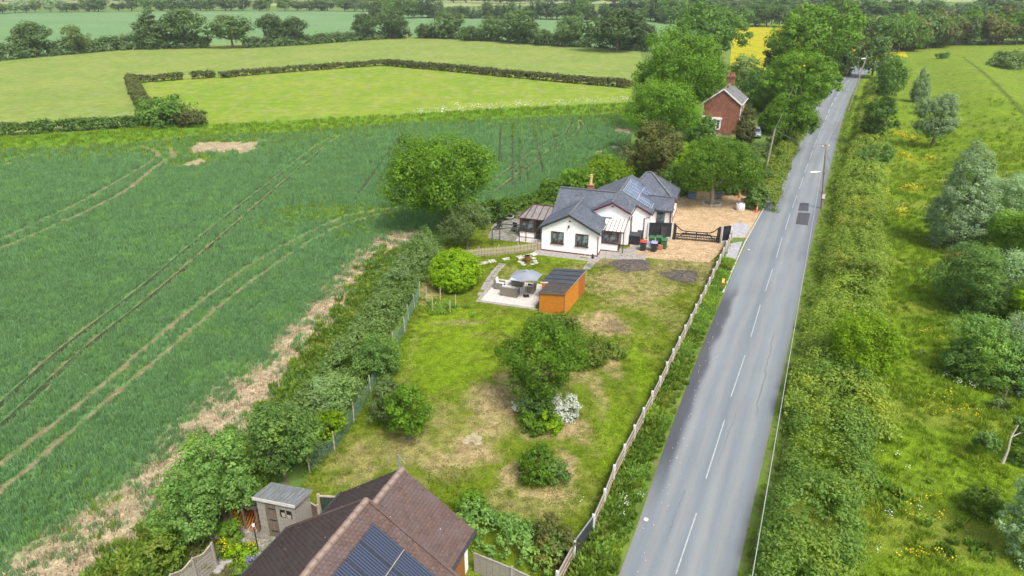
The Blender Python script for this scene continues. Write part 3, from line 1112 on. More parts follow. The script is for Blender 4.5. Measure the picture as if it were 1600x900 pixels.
# ------------------------------------------------------------------ the white bungalow
MAT['render'] = mk('white_render', (.80, .80, .79), (.87, .87, .86), 1.5, .9, .2, .15, .01)
MAT['plinth'] = mk('plinth_red', (.14, .035, .045), (.20, .06, .06), 6, .8)
MAT['brown_pvc'] = mk('brown_frame', (.070, .022, .018), (.11, .04, .03), 4, .45, .4)
MAT['maroon'] = mk('maroon_paint', (.10, .02, .03), (.14, .035, .045), 4, .5, .4)
MAT['dark_grey'] = mk('dark_grey_paint', (.035, .037, .042), (.055, .058, .062), 3, .5)
MAT['black_paint'] = mk('black_paint', (.012, .013, .017), (.03, .032, .038), 2, .55, .4)
MAT['white_pvc'] = mk('white_frame', (.72, .73, .74), (.8, .8, .8), 4, .35, .5)
MAT['concrete'] = mk('concrete', (.36, .35, .33), (.50, .49, .46), 3, .9, .2, .3, .01, c3=(.24, .24, .22), s3=9)
MAT['paving'] = mk('paving', (.27, .245, .225), (.38, .35, .33), 2.5, .9, .2, .3, .01, c3=(.2, .19, .17), s3=7)
MAT['pale_slab'] = mk('pale_slab', (.50, .46, .42), (.62, .58, .54), 1.6, .8, .2, .1, .01, c3=(.42, .39, .35), s3=6)
MAT['steel'] = mk('galvanised_steel', (.45, .46, .47), (.55, .56, .57), 8, .35, .5, metal=.7)


def glass(name, tint, light):
    a = NT(name)
    p = a.obj()
    c = a.mix(a.rng(a.noise(p, 1.1, 3, .6), .42, .62), tint, light)
    return a.fin(c, .06, .6)


MAT['glass'] = glass('window_glass', (.035, .045, .05), (.22, .27, .28))
MAT['dark_glass'] = glass('dark_glass', (.012, .015, .02), (.05, .06, .07))


def slates(name, c1, c2, joint, w=.3, h=.22, gap=.012, lichen=None):
    a = NT(name)
    br = a.n('ShaderNodeTexBrick')
    a.link(a.uv(), br.inputs['Vector'])
    br.inputs['Scale'].default_value = 1
    br.inputs['Brick Width'].default_value = w
    br.inputs['Row Height'].default_value = h
    br.inputs['Mortar Size'].default_value = gap
    br.inputs['Mortar Smooth'].default_value = .3
    br.inputs['Bias'].default_value = -.1
    br.inputs['Color1'].default_value = (*c1, 1)
    br.inputs['Color2'].default_value = (*c2, 1)
    br.inputs['Mortar'].default_value = (*joint, 1)
    c = br.outputs[0]
    o = a.obj()
    c = a.mix(1., c, a.mix(a.rng(a.noise(o, .8, 5, .7), .3, .7), (.78, .79, .8), (1.22, 1.2, 1.18)), 'MULTIPLY')
    if lichen:
        c = a.mix(a.rng(a.noise(o, 5, 4, .75), .6, .72), c, lichen)
    inv = a.math('SUBTRACT', 1., br.outputs[1])
    a.bump(inv, .6, .02)
    return a.fin(c, .62, .35)


MAT['slate'] = slates('slate_blue', (.085, .10, .128), (.125, .14, .172), (.04, .045, .06))
MAT['old_slate'] = slates('slate_grey', (.16, .155, .165), (.23, .22, .225), (.07, .07, .08), lichen=(.28, .25, .22))
MAT['ridge'] = mk('ridge_tile', (.10, .10, .12), (.16, .16, .175), 4, .8)


def solar_mat():
    a = NT('solar_cell')
    br = a.n('ShaderNodeTexBrick')
    br.offset = 0
    a.link(a.uv(), br.inputs['Vector'])
    br.inputs['Scale'].default_value = 1
    br.inputs['Brick Width'].default_value = .33
    br.inputs['Row Height'].default_value = .22
    br.inputs['Mortar Size'].default_value = .007
    br.inputs['Color1'].default_value = (.055, .085, .15, 1)
    br.inputs['Color2'].default_value = (.09, .13, .21, 1)
    br.inputs['Mortar'].default_value = (.42, .47, .54, 1)
    return a.fin(br.outputs[0], .12, .6)


MAT['solar'] = solar_mat()


def window(parent, c, w, h, rz, frame='brown_pvc', gl='glass', cols=2, toprow=.0, sill=True, name='window', dep=.06):
    """frame with recessed panes, set in the wall; c = middle of the foot, the face looking along local -y turned by rz"""
    m = MB()
    t = .07
    m.box(-w / 2, -w / 2 + t, -dep, .02, 0, h).box(w / 2 - t, w / 2, -dep, .02, 0, h)
    m.box(-w / 2 + t, w / 2 - t, -dep, .02, 0, t).box(-w / 2 + t, w / 2 - t, -dep, .02, h - t, h)
    xs = [-w / 2 + t + (w - 2 * t) * k / cols for k in range(cols + 1)]
    for x in xs[1:-1]: m.box(x - .03, x + .03, -dep, .02, t, h - t)
    zt = h - t
    if toprow:
        zt = h - t - toprow
        for a, b in zip(xs[:-1], xs[1:]): m.box(a + .031, b - .031, -dep, .02, zt - .03, zt + .03)
    f = m.build(name, MAT[frame], parent, c)
    f.rotation_euler = (0, 0, rz)
    for a, b in zip(xs[:-1], xs[1:]):
        MB().box(a + .028, b - .028, -.025, -.005, t - .005, zt - .028 if toprow else zt).build('pane', MAT[gl], f)
        if toprow: MB().box(a + .028, b - .028, -.025, -.005, zt + .028, h - t + .003).build('pane', MAT[gl], f)
    if sill: MB().box(-w / 2 - .06, w / 2 + .06, -dep - .07, .0, -.06, -.003).build('sill', MAT[frame], f)
    return f


HA = R(-19)
HO = (3.0, 64.94)


def HW(u, w):
    return (HO[0] + u * math.cos(HA) - w * math.sin(HA), HO[1] + u * math.sin(HA) + w * math.cos(HA))


bung = thing('bungalow', 'white rendered bungalow with blue slate roofs, brown windows and solar panels', 'bungalow', (*HO, 0), HA)


def wall(poly, a0, a1, axis='y', mat='render', name='wall', parent=None):
    return MB().prism(poly, a0, a1, axis).build(name, MAT[mat], parent or bung)


FZ, FP = 2.6, 4.05
wall([(0, 0), (5.7, 0), (5.7, FZ), (2.85, FP - .05), (0, FZ)], 0, 6.0)
wall([(3.7, 0), (9.0, 0), (9.0, 2.55), (6.3, 4.65), (3.7, 2.55)], .15, 5.4, 'x')
wall([(4.3, 0), (8.05, 0), (8.05, 3.62), (6.3, 4.5), (4.3, 3.5)], 3.9, 15)
wall([(8.0, 0), (9.65, 0), (9.65, 2.80), (8.0, 3.62)], 6.9, 13)
wall([(9.55, 0), (12.6, 0), (12.6, 2.6), (11.08, 3.42), (9.55, 2.6)], 8.5, 11.5, 'x')
MB().box(6.2, 11.4, 13.0, 17.6, 0, 2.62).build('wall', MAT['render'], bung)
for b in ((-.03, 5.73, -.03, .3, 0, .16), (5.5, 5.74, .0, 2, 0, .15), (8.0, 8.09, 3.87, 6.9, 0, .16), (7.4, 8.08, 3.87, 3.95, 0, .16), (9.5, 9.69, 6.87, 9.4, 0, .15), (9.6, 11.54, 9.51, 9.7, 0, .15), (11.3, 11.55, 9.5, 12.6, 0, .15), (11.2, 11.44, 13, 17.6, 0, .15)):
    MB().box(*b).build('plinth', MAT['plinth'], bung)


def roof(pts, eave, up, parent=None, mat='slate', t=.13, name='roof'):
    return MB().slab(pts, t).build(name, MAT[mat], parent or bung, uvdir=(eave, up))


def slope(du, dz):
    return (du, 0, dz)


sF = (FP - FZ) / 2.85
zF = lambda u: FP - sF * abs(u - 2.85) + .10
rF = roof([(2.85, -.25, zF(2.85)), (-.3, -.25, zF(-.3)), (-.3, 5, zF(-.3)), (2.85, 6.0, zF(2.85))], (0, 1, 0), (1, 0, sF))
roof([(2.85, -.25, zF(2.85)), (2.85, 6.0, zF(2.85)), (6.0, 5, zF(6.0)), (6.0, -.25, zF(6.0))], (0, 1, 0), (-1, 0, sF))
sC = (4.8 - 2.6) / 2.65
roof([(-.05, 3.45, 2.6 - .15 * sC + .1), (6.3, 3.45, 2.6 - .15 * sC + .1), (6.3, 6.3, 4.93), (.1, 6.3, 4.93)], (1, 0, 0), (0, 1, sC))
roof([(.1, 6.3, 4.93), (6.3, 6.3, 4.93), (6.3, 9.2, 2.55), (.1, 9.2, 2.55)], (1, 0, 0), (0, -1, sC))
zM = lambda u: 4.66 - .5 * abs(u - 6.3)
roof([(6.3, 3.6, zM(6.3)), (8.25, 3.6, zM(8.25)), (8.25, 6.75, zM(8.25)), (9.95, 6.75, zM(9.95)), (9.95, 15, zM(9.95)), (6.3, 15, zM(6.3))], (0, 1, 0), (-1, 0, .5))
roof([(6.3, 3.6, zM(6.3)), (6.3, 15, zM(6.3)), (2.4, 15, zM(2.4)), (2.4, 8, zM(2.4)), (4.1, 6, zM(4.1)), (4.1, 3.6, zM(4.1))], (0, 1, 0), (1, 0, .5))
zE = lambda w: 3.56 - .55 * abs(w - 11.1)
roof([(8.2, 9.25, zE(9.25)), (11.75, 9.25, zE(9.25)), (11.75, 11.1, zE(11.1)), (8.2, 11.1, zE(11.1))], (1, 0, 0), (0, 1, .55))
roof([(8.2, 11.1, zE(11.1)), (11.75, 11.1, zE(11.1)), (11.75, 12.9, zE(12.9)), (8.2, 12.9, zE(12.9))], (1, 0, 0), (0, -1, .55))
ap, bp = (7.9, 15.3, 5.02), (8.5, 15.3, 5.02)
c0, c1, c2, c3 = (5.9, 12.7, 2.62), (11.65, 12.7, 2.62), (11.65, 17.9, 2.62), (5.9, 17.9, 2.62)
roof([c0, c1, bp, ap], (1, 0, 0), (0, 1, .9))
roof([c1, c2, bp], (0, 1, 0), (-1, 0, .75))
roof([c2, c3, ap, bp], (1, 0, 0), (0, -1, .9))
roof([c3, c0, ap], (0, 1, 0), (1, 0, .9))
# ridges, verges and gutters
for p, q in (((2.85, -.26, FP + .12), (2.85, 5.4, FP + .12)), ((.1, 6.3, 4.96), (6.2, 6.3, 4.96)), ((6.3, 3.58, 4.69), (6.3, 14.2, 4.69)), ((8.9, 11.1, 3.59), (11.76, 11.1, 3.59)), ((7.9, 15.3, 5.05), (8.5, 15.3, 5.05)),
             ((8.5, 15.3, 5.04), (11.65, 12.7, 2.65)), ((8.5, 15.3, 5.04), (11.65, 17.9, 2.65)), ((7.9, 15.3, 5.04), (5.9, 12.7, 2.65))):
    MB().beam(p, q, .24, .09).build('ridge', MAT['ridge'], bung)
for p, q in (((2.85, -.28, zF(2.85) - .1), (-.3, -.28, zF(-.3) - .1)), ((2.85, -.28, zF(2.85) - .1), (6.0, -.28, zF(6) - .1))): MB().beam(p, q, .05, .2).build('verge_board', MAT['dark_grey'], bung)
for p, q in (((6.3, 3.57, zM(6.3) - .1), (8.25, 3.57, zM(8.25) - .1)), ((6.3, 3.57, zM(6.3) - .1), (4.5, 3.57, zM(4.5) - .1)), ((8.25, 6.72, zM(8.25) - .1), (9.95, 6.72, zM(9.95) - .1)), ((11.78, 9.25, zE(9.25) - .1), (11.78, 11.1, zE(11.1) - .1)), ((11.78, 12.9, zE(12.9) - .1), (11.78, 11.1, zE(11.1) - .1))): MB().beam(p, q, .05, .2).build('verge_board', MAT['maroon'], bung)
for pts in ([(6.05, -.2, 2.36), (6.05, 3.5, 2.36)], [(8.3, 3.6, 3.5), (8.3, 6.7, 3.5)], [(10.0, 6.8, 2.68), (10.0, 9.2, 2.68)], [(9.9, 9.2, 2.42), (11.75, 9.2, 2.42)], [(11.7, 12.7, 2.5), (11.7, 17.9, 2.5)]):
    MB().tube(pts, .06, 6).build('gutter', MAT['dark_grey'], bung)
for pts in ([(6.03, .0, 2.35), (5.78, -.04, 2.1), (5.78, -.04, .05)], [(9.75, 6.84, 2.7), (9.7, 6.84, 2.4), (9.2, 6.84, 2.25), (9.2, 6.84, .05)], [(8.2, 3.84, 3.4), (8.1, 3.84, 3.2), (8.1, 3.84, 2.9)], [(11.55, 9.44, 2.4), (11.58, 9.44, .05)], [(11.5, 12.9, 2.5), (11.5, 12.9, .05)]):
    MB().tube(pts, .045, 6).build('drainpipe', MAT['maroon'], bung)
# windows
window(bung, (1.64, 0, .94), 1.3, 1.25, 0)
window(bung, (4.15, 0, .94), 1.3, 1.28, 0)
window(bung, (8.05, 5.3, 1.0), 1.0, 1.5, R(90), cols=1)
MB().prism([(4.7, 2.55), (5.9, 2.55), (5.75, 2.75), (5.3, 2.85), (4.85, 2.75)], 8.06, 8.1, 'x').build('window_arch', MAT['brown_pvc'], bung)
window(bung, (10.55, 9.5, .9), .85, 1.35, 0, cols=1)
window(bung, (11.5, 10.8, .2), .9, 2.0, R(90), cols=1, name='door', sill=False)
for u, w, z in ((2.85, -.02, 3.35), (6.3, 3.88, 4.05)):
    MB().box(u - .1, u + .1, w - .02, w + .02, z, z + .12).build('vent', MAT['maroon'], bung)
lm = MB().lathe([(.02, 2.75), (.09, 2.78), (.09, 2.95), (.03, 3.02)], 8, (2.8, -.13)).box(2.78, 2.82, -.13, 0, 3.0, 3.04)
lm.build('wall_lamp', MAT['black_paint'], bung)
MB().box(11.52, 11.62, 11.5, 11.62, 1.9, 2.1).build('meter_box', MAT['black_paint'], bung)
MB().tube([(11.5, 11.05, 2.3), (11.75, 11.05, 2.25), (11.8, 11.05, 2.12)], .05, 6).build('wall_lamp', MAT['black_paint'], bung)
MB().lathe([(.07, 3.9), (.07, 4.35), (.1, 4.36), (.1, 4.45), (.02, 4.47)], 8, (7.75, 5.3)).build('flue', MAT['steel'], bung)
ch = MB().box(3.05, 3.65, 6.3, 6.9, 4.3, 5.35).box(3.0, 3.7, 6.25, 6.95, 5.35, 5.45).build('chimney', mk('chimney_brick', (.22, .10, .07), (.32, .16, .11), 12, .9), bung)
MB().lathe([(.17, 5.45), (.15, 5.7), (.14, 6.15), (.18, 6.2), (.18, 6.35), (.13, 6.37), (.16, 6.5), (.05, 6.52)], 10, (3.35, 6.6)).build('chimney_pot', mk('buff_clay', (.52, .34, .14), (.66, .46, .22), 5, .8), ch)
MAT['panel_frame'] = mk('panel_frame', (.42, .44, .47), (.5, .52, .55), 4, .4, .5)
# solar panels on the right slope
for k, (u0, u1, w0, w1) in enumerate([(6.5, 8.08, 8.05 + q * 1.02, 9.05 + q * 1.02) for q in range(5)] + [(8.12, 9.7, 7.95, 8.95), (8.12, 9.7, 8.97, 9.97 - .1), (8.12, 9.7, 11.2, 12.15), (8.12, 9.7, 12.17, 13.1)]):
    if k in (6,): pass
    z = lambda u: zM(u) + .09
    p = MB().slab([(u0, w0, z(u0)), (u1, w0, z(u1)), (u1, w1, z(u1)), (u0, w1, z(u0))], .04).build('solar_panel', MAT['panel_frame'], bung)
    MB().slab([(u0 + .03, w0 + .03, z(u0 + .03) + .006), (u1 - .03, w0 + .03, z(u1 - .03) + .006), (u1 - .03, w1 - .03, z(u1 - .03) + .006), (u0 + .03, w1 - .03, z(u0 + .03) + .006)], .004).build('solar_cells', MAT['solar'], p, uvdir=((0, 1, 0), (-1, 0, .5)))
# porch
MB().box(5.72, 7.35, 1.95, 3.9, 0, .85).build('porch_wall', MAT['render'], bung)
MB().box(5.70, 7.38, 1.92, 3.9, 0, .12).build('plinth', MAT['plinth'], bung)
window(bung, (6.53, 1.98, .87), 1.62, 1.32, 0, cols=2, toprow=.3)
window(bung, (7.36, 2.9, .08), 1.5, 2.1, R(90), cols=2, gl='dark_glass', name='porch_door', sill=False)
for k in range(6):
    u = 5.7 + k * .38
    MB().slab([(u + .02, 1.7, 2.28), (u + .36, 1.7, 2.28), (u + .36, 3.88, 2.86), (u + .02, 3.88, 2.86)], .04).build('porch_roof_panel', MAT['white_pvc'] if k % 2 == 0 else mk('cream_polycarbonate', (.55, .5, .44)), bung)
m = MB()
for k in range(7): m.beam((5.7 + k * .38, 1.68, 2.30), (5.7 + k * .38, 3.88, 2.88), .045, .08)
m.box(5.66, 8.02, 1.66, 1.74, 2.14, 2.26)
m.build('porch_rafters', MAT['brown_pvc'], bung)
MB().tube([(7.95, 1.8, 2.2), (7.95, 1.8, .02)], .05, 6).build('porch_post', MAT['dark_grey'], bung)
# conservatory on the left end
MB().box(-3.3, -.02, 2.95, 6.3, 0, .75).build('conservatory_wall', MAT['render'], bung)
MB().box(-3.34, -.02, 2.92, 6.3, 0, .12).build('plinth', MAT['plinth'], bung)
window(bung, (-2.5, 2.98, .77), 1.6, 1.45, 0, cols=2, toprow=.4)
window(bung, (-1.3, 2.96, .08), .75, 2.15, 0, cols=1, gl='dark_glass', name='conservatory_door', sill=False)
window(bung, (-.5, 2.98, .77), .85, 1.45, 0, cols=1, toprow=.4)
window(bung, (-3.28, 4.6, .77), 3.2, 1.45, R(-90), cols=4, toprow=.4)
MAT['poly'] = mk('tinted_polycarbonate', (.17, .155, .15), (.24, .22, .215), 2, .35, .5)
cz0, cz1 = 2.25, 3.05
for a, b in ((-3.4, -2.75), (-2.72, -2.05), (-2.02, -1.35), (-1.32, -.65), (-.62, .0)):
    ta = lambda u: max(u, -2.5)
    MB().slab([(a, 2.8, cz0), (b, 2.8, cz0), (ta(b) if b > -2.5 else -2.5, 5.2, cz1), (ta(a) if a > -2.5 else -2.52, 5.2, cz1)], .03).build('roof_panel', MAT['poly'], bung)
for a, b in ((2.8, 3.7), (3.73, 4.6), (4.63, 5.5), (5.53, 6.3)):
    f = lambda w: min(w, 5.2) if w < 5.2 else 5.2
    MB().slab([(-3.42, a, cz0), (-2.52, f(max(a, 4.9)), cz1), (-2.52, f(max(b, 4.95)), cz1 + .001), (-3.42, b, cz0)], .03).build('roof_panel', MAT['white_pvc'] if int(a * 10) % 2 else MAT['poly'], bung)
MB().slab([(-2.5, 5.22, cz1), (0, 5.22, cz1), (0, 6.4, cz0 + .2), (-3.2, 6.4, cz0)], .03).build('roof_panel', MAT['poly'], bung)
m = MB()
for u in (-2.735, -2.035, -1.335, -.635): m.beam((u, 2.78, cz0 + .03), (max(u, -2.5), 5.2, cz1 + .03), .06, .06)
m.beam((-3.42, 2.78, cz0 + .03), (-2.5, 5.2, cz1 + .04), .07, .07).beam((-2.5, 5.2, cz1 + .05), (0, 5.2, cz1 + .05), .1, .08).box(-3.42, 0, 2.76, 2.82, cz0 - .1, cz0 + .01).box(-3.45, -3.39, 2.8, 6.3, cz0 - .1, cz0 + .01)
for w in (3.715, 4.615, 5.515): m.beam((-3.42, w, cz0 + .03), (-2.5, 5.0, cz1 + .03), .05, .05)
m.build('glazing_bars', MAT['brown_pvc'], bung)

# ------------------------------------------------------------------ the red brick house
BX, BY = G(1151, 211)
BA = R(-24)
brick_m = NT('red_brick')
_br = brick_m.n('ShaderNodeTexBrick')
brick_m.link(brick_m.uv(), _br.inputs['Vector'])
for k_, v_ in (('Scale', 1), ('Brick Width', .225), ('Row Height', .075), ('Mortar Size', .008)): _br.inputs[k_].default_value = v_
_br.inputs['Color1'].default_value = (.20, .066, .042, 1)
_br.inputs['Color2'].default_value = (.30, .105, .065, 1)
_br.inputs['Mortar'].default_value = (.26, .17, .13, 1)
_c = brick_m.mix(1., _br.outputs[0], brick_m.mix(brick_m.rng(brick_m.noise(brick_m.obj(), 1.3, 4, .7), .3, .7), (.75, .74, .74), (1.2, 1.2, 1.2)), 'MULTIPLY')
MAT['brick'] = brick_m.fin(_c, .9, .2)
bh = thing('brick_house', 'two storey red brick house with grey slate roof beside the tall trees', 'house', (BX, BY, 0), BA)
WB, LB, EB = 6.2, 8.2, 5.4
MB().prism([(-WB, 0), (0, 0), (0, EB), (-WB / 2, EB + 2.35), (-WB, EB)], 0, LB).build('wall', MAT['brick'], bh, uvdir=((1, .7, 0), (0, 0, 1)))
sB = 2.35 / (WB / 2)
roof([(-WB / 2, -.15, EB + 2.47), (.28, -.15, EB - .09), (.28, LB + .15, EB - .09), (-WB / 2, LB + .15, EB + 2.47)], (0, 1, 0), (-1, 0, sB), bh, 'old_slate')
roof([(-WB / 2, -.15, EB + 2.47), (-WB / 2, LB + .15, EB + 2.47), (-WB - .28, LB + .15, EB - .09), (-WB - .28, -.15, EB - .09)], (0, 1, 0), (1, 0, sB), bh, 'old_slate')
MB().beam((-WB / 2, -.2, EB + 2.5), (-WB / 2, LB + .2, EB + 2.5), .25, .1).build('ridge', mk('terracotta_ridge', (.28, .16, .12)), bh)
m = MB().beam((-WB / 2, -.19, EB + 2.36), (.3, -.19, EB - .2), .06, .24).beam((-WB / 2, -.19, EB + 2.36), (-WB - .3, -.19, EB - .2), .06, .24)
m.build('bargeboard', MAT['white_pvc'], bh)
MB().tube([(.34, -.1, EB - .15), (.34, LB, EB - .15)], .07, 6).build('gutter', MAT['white_pvc'], bh)
MB().tube([(.1, .25, EB - .2), (.1, .25, 2.6)], .06, 6).build('drainpipe', MAT['white_pvc'], bh)
cs = MB().box(-WB / 2 - .7, -WB / 2 + .7, LB - 1.4, LB - .5, EB + 1.5, EB + 3.5).box(-WB / 2 - .8, -WB / 2 + .8, LB - 1.5, LB - .4, EB + 3.5, EB + 3.68).box(-WB / 2 - .74, -WB / 2 + .74, LB - 1.44, LB - .46, EB + 3.68, EB + 3.85)
cs = cs.build('chimney', MAT['brick'], bh, uvdir=((1, .7, 0), (0, 0, 1)))
for q in (-.4, .1, .5): MB().lathe([(.15, EB + 3.85), (.13, EB + 4.3), (.16, EB + 4.4)], 8, (-WB / 2 + q, LB - .95)).build('chimney_pot', mk('red_clay', (.34, .16, .1)), cs)
window(bh, (0, 1.6, 3.2), 1.0, 1.5, R(90), 'white_pvc', 'dark_glass', 2)
window(bh, (0, 5.2, 3.2), 1.0, 1.5, R(90), 'white_pvc', 'dark_glass', 2)
window(bh, (0, 2.2, .8), 1.6, 1.4, R(90), 'white_pvc', 'dark_glass', 3)
# white porch standing out of the gable
px0, px1 = -5.05, -3.0
MB().box(px0, px1, -1.2, 0, 0, .12).build('porch_step', MAT['concrete'], bh)
for a, b, nm_ in ((px0, px0 + .6, 'porch_window'), (px1 - .6, px1, 'porch_window')):
    MB().box(a, b, -1.1, 0, .12, .95).build('porch_wall', MAT['brick'], bh, uvdir=((1, .7, 0), (0, 0, 1)))
    window(bh, ((a + b) / 2, -1.1, .98), .6, 1.6, 0, 'white_pvc', 'glass', 1, .35, name=nm_)
window(bh, ((px0 + px1) / 2, -1.1, .12), .85, 2.46, 0, 'white_pvc', 'dark_glass', 1, .4, name='porch_door', sill=False, dep=.1)
for x in (px0, px1): MB().box(x - .05, x + .05, -1.1, 0, .98, 2.6).build('porch_side', MAT['white_pvc'], bh)
MB().box(px0 - .2, px1 + .2, -1.32, .0, 2.6, 2.85).build('porch_roof', MAT['white_pvc'], bh)
MB().box(-WB - .35, -WB + .6, -.25, -.05, 2.8, 3.0).build('gutter_end', MAT['white_pvc'], bh)

# ------------------------------------------------------------------ the near bungalow with brown tiles
NA = R(-21)
NO = (-5.05, 24.85)
nb = thing('tiled_bungalow', 'near house with brown tiled roofs and solar panels cut off by the bottom edge', 'house', (*NO, 0), NA)


def NWp(u, w):
    return (NO[0] + u * math.cos(NA) - w * math.sin(NA), NO[1] + u * math.sin(NA) + w * math.cos(NA))


def tile_mat():
    a = NT('concrete_tile')
    t = a.attr('tint')
    o = a.obj()
    c = a.mix(t, (.100, .066, .058), (.145, .092, .078))
    c = a.mix(a.rng(a.noise(o, .7, 5, .7), .42, .7), c, (.135, .10, .102))
    c = a.mix(a.rng(a.noise(o, 14, 3, .7), .6, .75), c, (.26, .20, .16))
    c = a.mix(a.rng(a.noise(o, 2.2, 5, .75), .58, .72), c, (.075, .062, .05))
    vo = a.n('ShaderNodeTexVoronoi')
    a.link(o, vo.inputs['Vector'])
    vo.inputs['Scale'].default_value = 1.7
    c = a.mix(a.rng(vo.outputs['Distance'], .035, .06, 1, 0), c, (.72, .70, .66))
    a.bump(a.noise(o, 60, 3, .8), .3, .005)
    return a.fin(c, .75, .3)


MAT['tile'] = tile_mat()
MAT['ridge_tile'] = mk('ridge_tile_brown', (.17, .12, .10), (.30, .225, .185), 3, .9, .2, .3, .01, c3=(.16, .11, .09), s3=14)
MAT['orange_door'] = mk('stained_door', (.22, .09, .03), (.32, .14, .05), 3, .6, stretch=(6, 6, .5))


def tiled_slope(side, zr, s, half, w0, w1, seed):
    """side +1 falls to +u. Courses of single lapped tiles over a plain deck"""
    ux = lambda d: side * d
    L = math.hypot(1, s)
    MB().slab([(0, w0, zr - .05), (ux(half), w0, zr - .05 - s * half), (ux(half), w1, zr - .05 - s * half), (0, w1, zr - .05)], .12).build('roof', MAT['tile'], nb)
    rng = np.random.default_rng(seed)
    gauge, tw = .165, .21
    V, Fc, tint = [], [], []
    n = int(half * L / gauge)
    for i in range(n + 1):
        d1 = half * L - i * gauge
        d0 = max(.02, d1 - gauge - .05)
        y = w0 + (tw / 2 if i % 2 else 0)
        ys = np.arange(w0 - tw, w1 + tw, tw) + (tw / 2 if i % 2 else 0)
        for y in ys:
            a, b = max(w0, y + .008), min(w1, y + tw - .008)
            if b - a < .04: continue
            j = rng.normal() * .004
            o = len(V)
            for (d, h) in ((d0, -.02), (d1, .022 + j)):
                x, z = ux(d / L), zr - s * d / L
                nx, nz = ux(s / L), 1 / L
                V += [(x + nx * h, a, z + nz * h), (x + nx * h, b, z + nz * h)]
            x, z = ux(d1 / L), zr - s * d1 / L
            V += [(x, a, z - .01), (x, b, z - .01)]
            Fc += [(o, o + 1, o + 3, o + 2), (o + 2, o + 3, o + 5, o + 4)]
            tint += [rng.uniform()] * 2
    me = npmesh('roof_tiles', V, Fc, tint)
    link('roof_tiles', me, MAT['tile'], nb, None, None, 'stuff')


ZA, SA, HA_ = 4.75, .71, 3.45
ZB, SB, HB = 5.35, .69, 4.5
tiled_slope(1, ZA, SA, HA_ + .1, -3.4, .18, 1)
tiled_slope(-1, ZA, SA, HA_ + .1, -3.4, .18, 2)
tiled_slope(1, ZB, SB, HB, -9.5, -2.75, 3)
tiled_slope(-1, ZB, SB, HB, -9.5, -2.75, 4)
MB().prism([(-3.25, 0), (3.25, 0), (3.25, 2.2), (0, ZA - .35), (-3.25, 2.2)], -3.2, -.05).build('wall', MAT['render'], nb)
MB().prism([(-4.1, 0), (4.1, 0), (4.1, 2.25), (0, ZB - .35), (-4.1, 2.25)], -9.4, -2.95).build('wall', MAT['render'], nb)
d = MB().box(3.24, 3.29, -2.9, -.5, .05, 2.1)
d = d.build('garage_door', MAT['orange_door'], nb)
for k in range(6): MB().box(3.29, 3.31, -2.88 + k * .395, -2.5 + k * .395, .08, 2.07).build('plank', MAT['orange_door'], d)
m = MB().tube([(3.6, -3.4, 2.24), (3.6, .2, 2.24)], .07, 6)
m.build('gutter', MAT['dark_grey'], nb)
MB().tube([(-3.6, -2.9, 2.24), (-3.6, .2, 2.24)], .07, 6).build('gutter', MAT['dark_grey'], nb)
MB().tube([(-4.58, -9.4, 2.2), (-4.58, -2.7, 2.2)], .07, 6).build('gutter', MAT['dark_grey'], nb)
rt = MB()
me_r = None
for (zr, wa, wb) in ((ZA, -2.75, .16), (ZB, -9.4, -2.78)):
    k = 0
    while wb - k * .44 > wa:
        y1 = wb - k * .44
        if me_r is None:
            r_ = MB()
            prof = [(-.15, -.07), (-.125, .03), (-.06, .09), (0, .105), (.06, .09), (.125, .03), (.15, -.07)]
            r_.prism(prof, -.425, 0)
            r_ = r_.build('ridge_tile', MAT['ridge_tile'], nb, (0, y1, zr + .02))
            me_r = r_.data
        else:
            r_ = link('ridge_tile', me_r, MAT['ridge_tile'], nb, (random.uniform(-.012, .012), y1, zr + .02 + random.uniform(-.008, .012)))
            r_.rotation_euler = (random.uniform(-.02, .02), 0, random.uniform(-.02, .02))
        k += 1
# verge tiles of the upper roof
for sd_ in (1, -1):
    for k in range(15):
        d0, d1 = k * .3, k * .3 + .29
        MB().beam((sd_ * d0, -2.76, ZB - SB * d0 + .045), (sd_ * d1, -2.76, ZB - SB * d1 + .045), .14, .06).build('verge_tile', MAT['tile'], nb)


def tube_panel():
    a = NT('solar_stripe')
    w = a.n('ShaderNodeTexWave', wave_type='BANDS', bands_direction='X', wave_profile='SIN')
    a.link(a.uv(), w.inputs['Vector'])
    w.inputs['Scale'].default_value = 2.6
    c = a.mix(a.rng(w.outputs['Fac'], .6, .9), (.020, .027, .050), (.070, .088, .13))
    return a.fin(c, .12, .6)


MAT['solar_stripe'] = tube_panel()
zB = lambda u: ZB - SB * u + .13
for r_i, (u0, u1) in enumerate(((.75, 2.06), (2.12, 3.43))):
    for k in range(4):
        w1, w0 = -3.5 - k * 1.02, -3.5 - k * 1.02 - .995
        p = MB().slab([(u0, w0, zB(u0)), (u1, w0, zB(u1)), (u1, w1, zB(u1)), (u0, w1, zB(u0))], .04).build('solar_panel', MAT['dark_grey'], nb)
        MB().slab([(u0 + .03, w0 + .03, zB(u0 + .03) + .006), (u1 - .03, w0 + .03, zB(u1 - .03) + .006), (u1 - .03, w1 - .03, zB(u1 - .03) + .006), (u0 + .03, w1 - .03, zB(u0 + .03) + .006)], .004).build('solar_cells', MAT['solar_stripe'], p, uvdir=((0, 1, 0), (1, 0, -SB)))
MB().slab([(2.075, -7.5, zB(2.075) + .01), (2.105, -7.5, zB(2.105) + .01), (2.105, -3.5, zB(2.105) + .01), (2.075, -3.5, zB(2.075) + .01)], .03).build('panel_rail', MAT['steel'], nb)
MB().tube([(0, -.1, ZA), (0, -.1, ZA + .95)], .05, 6).tube([(0, -.1, ZA + .9), (.35, -.1, ZA + .55)], .012, 5).build('vent_pipe', MAT['steel'], nb)

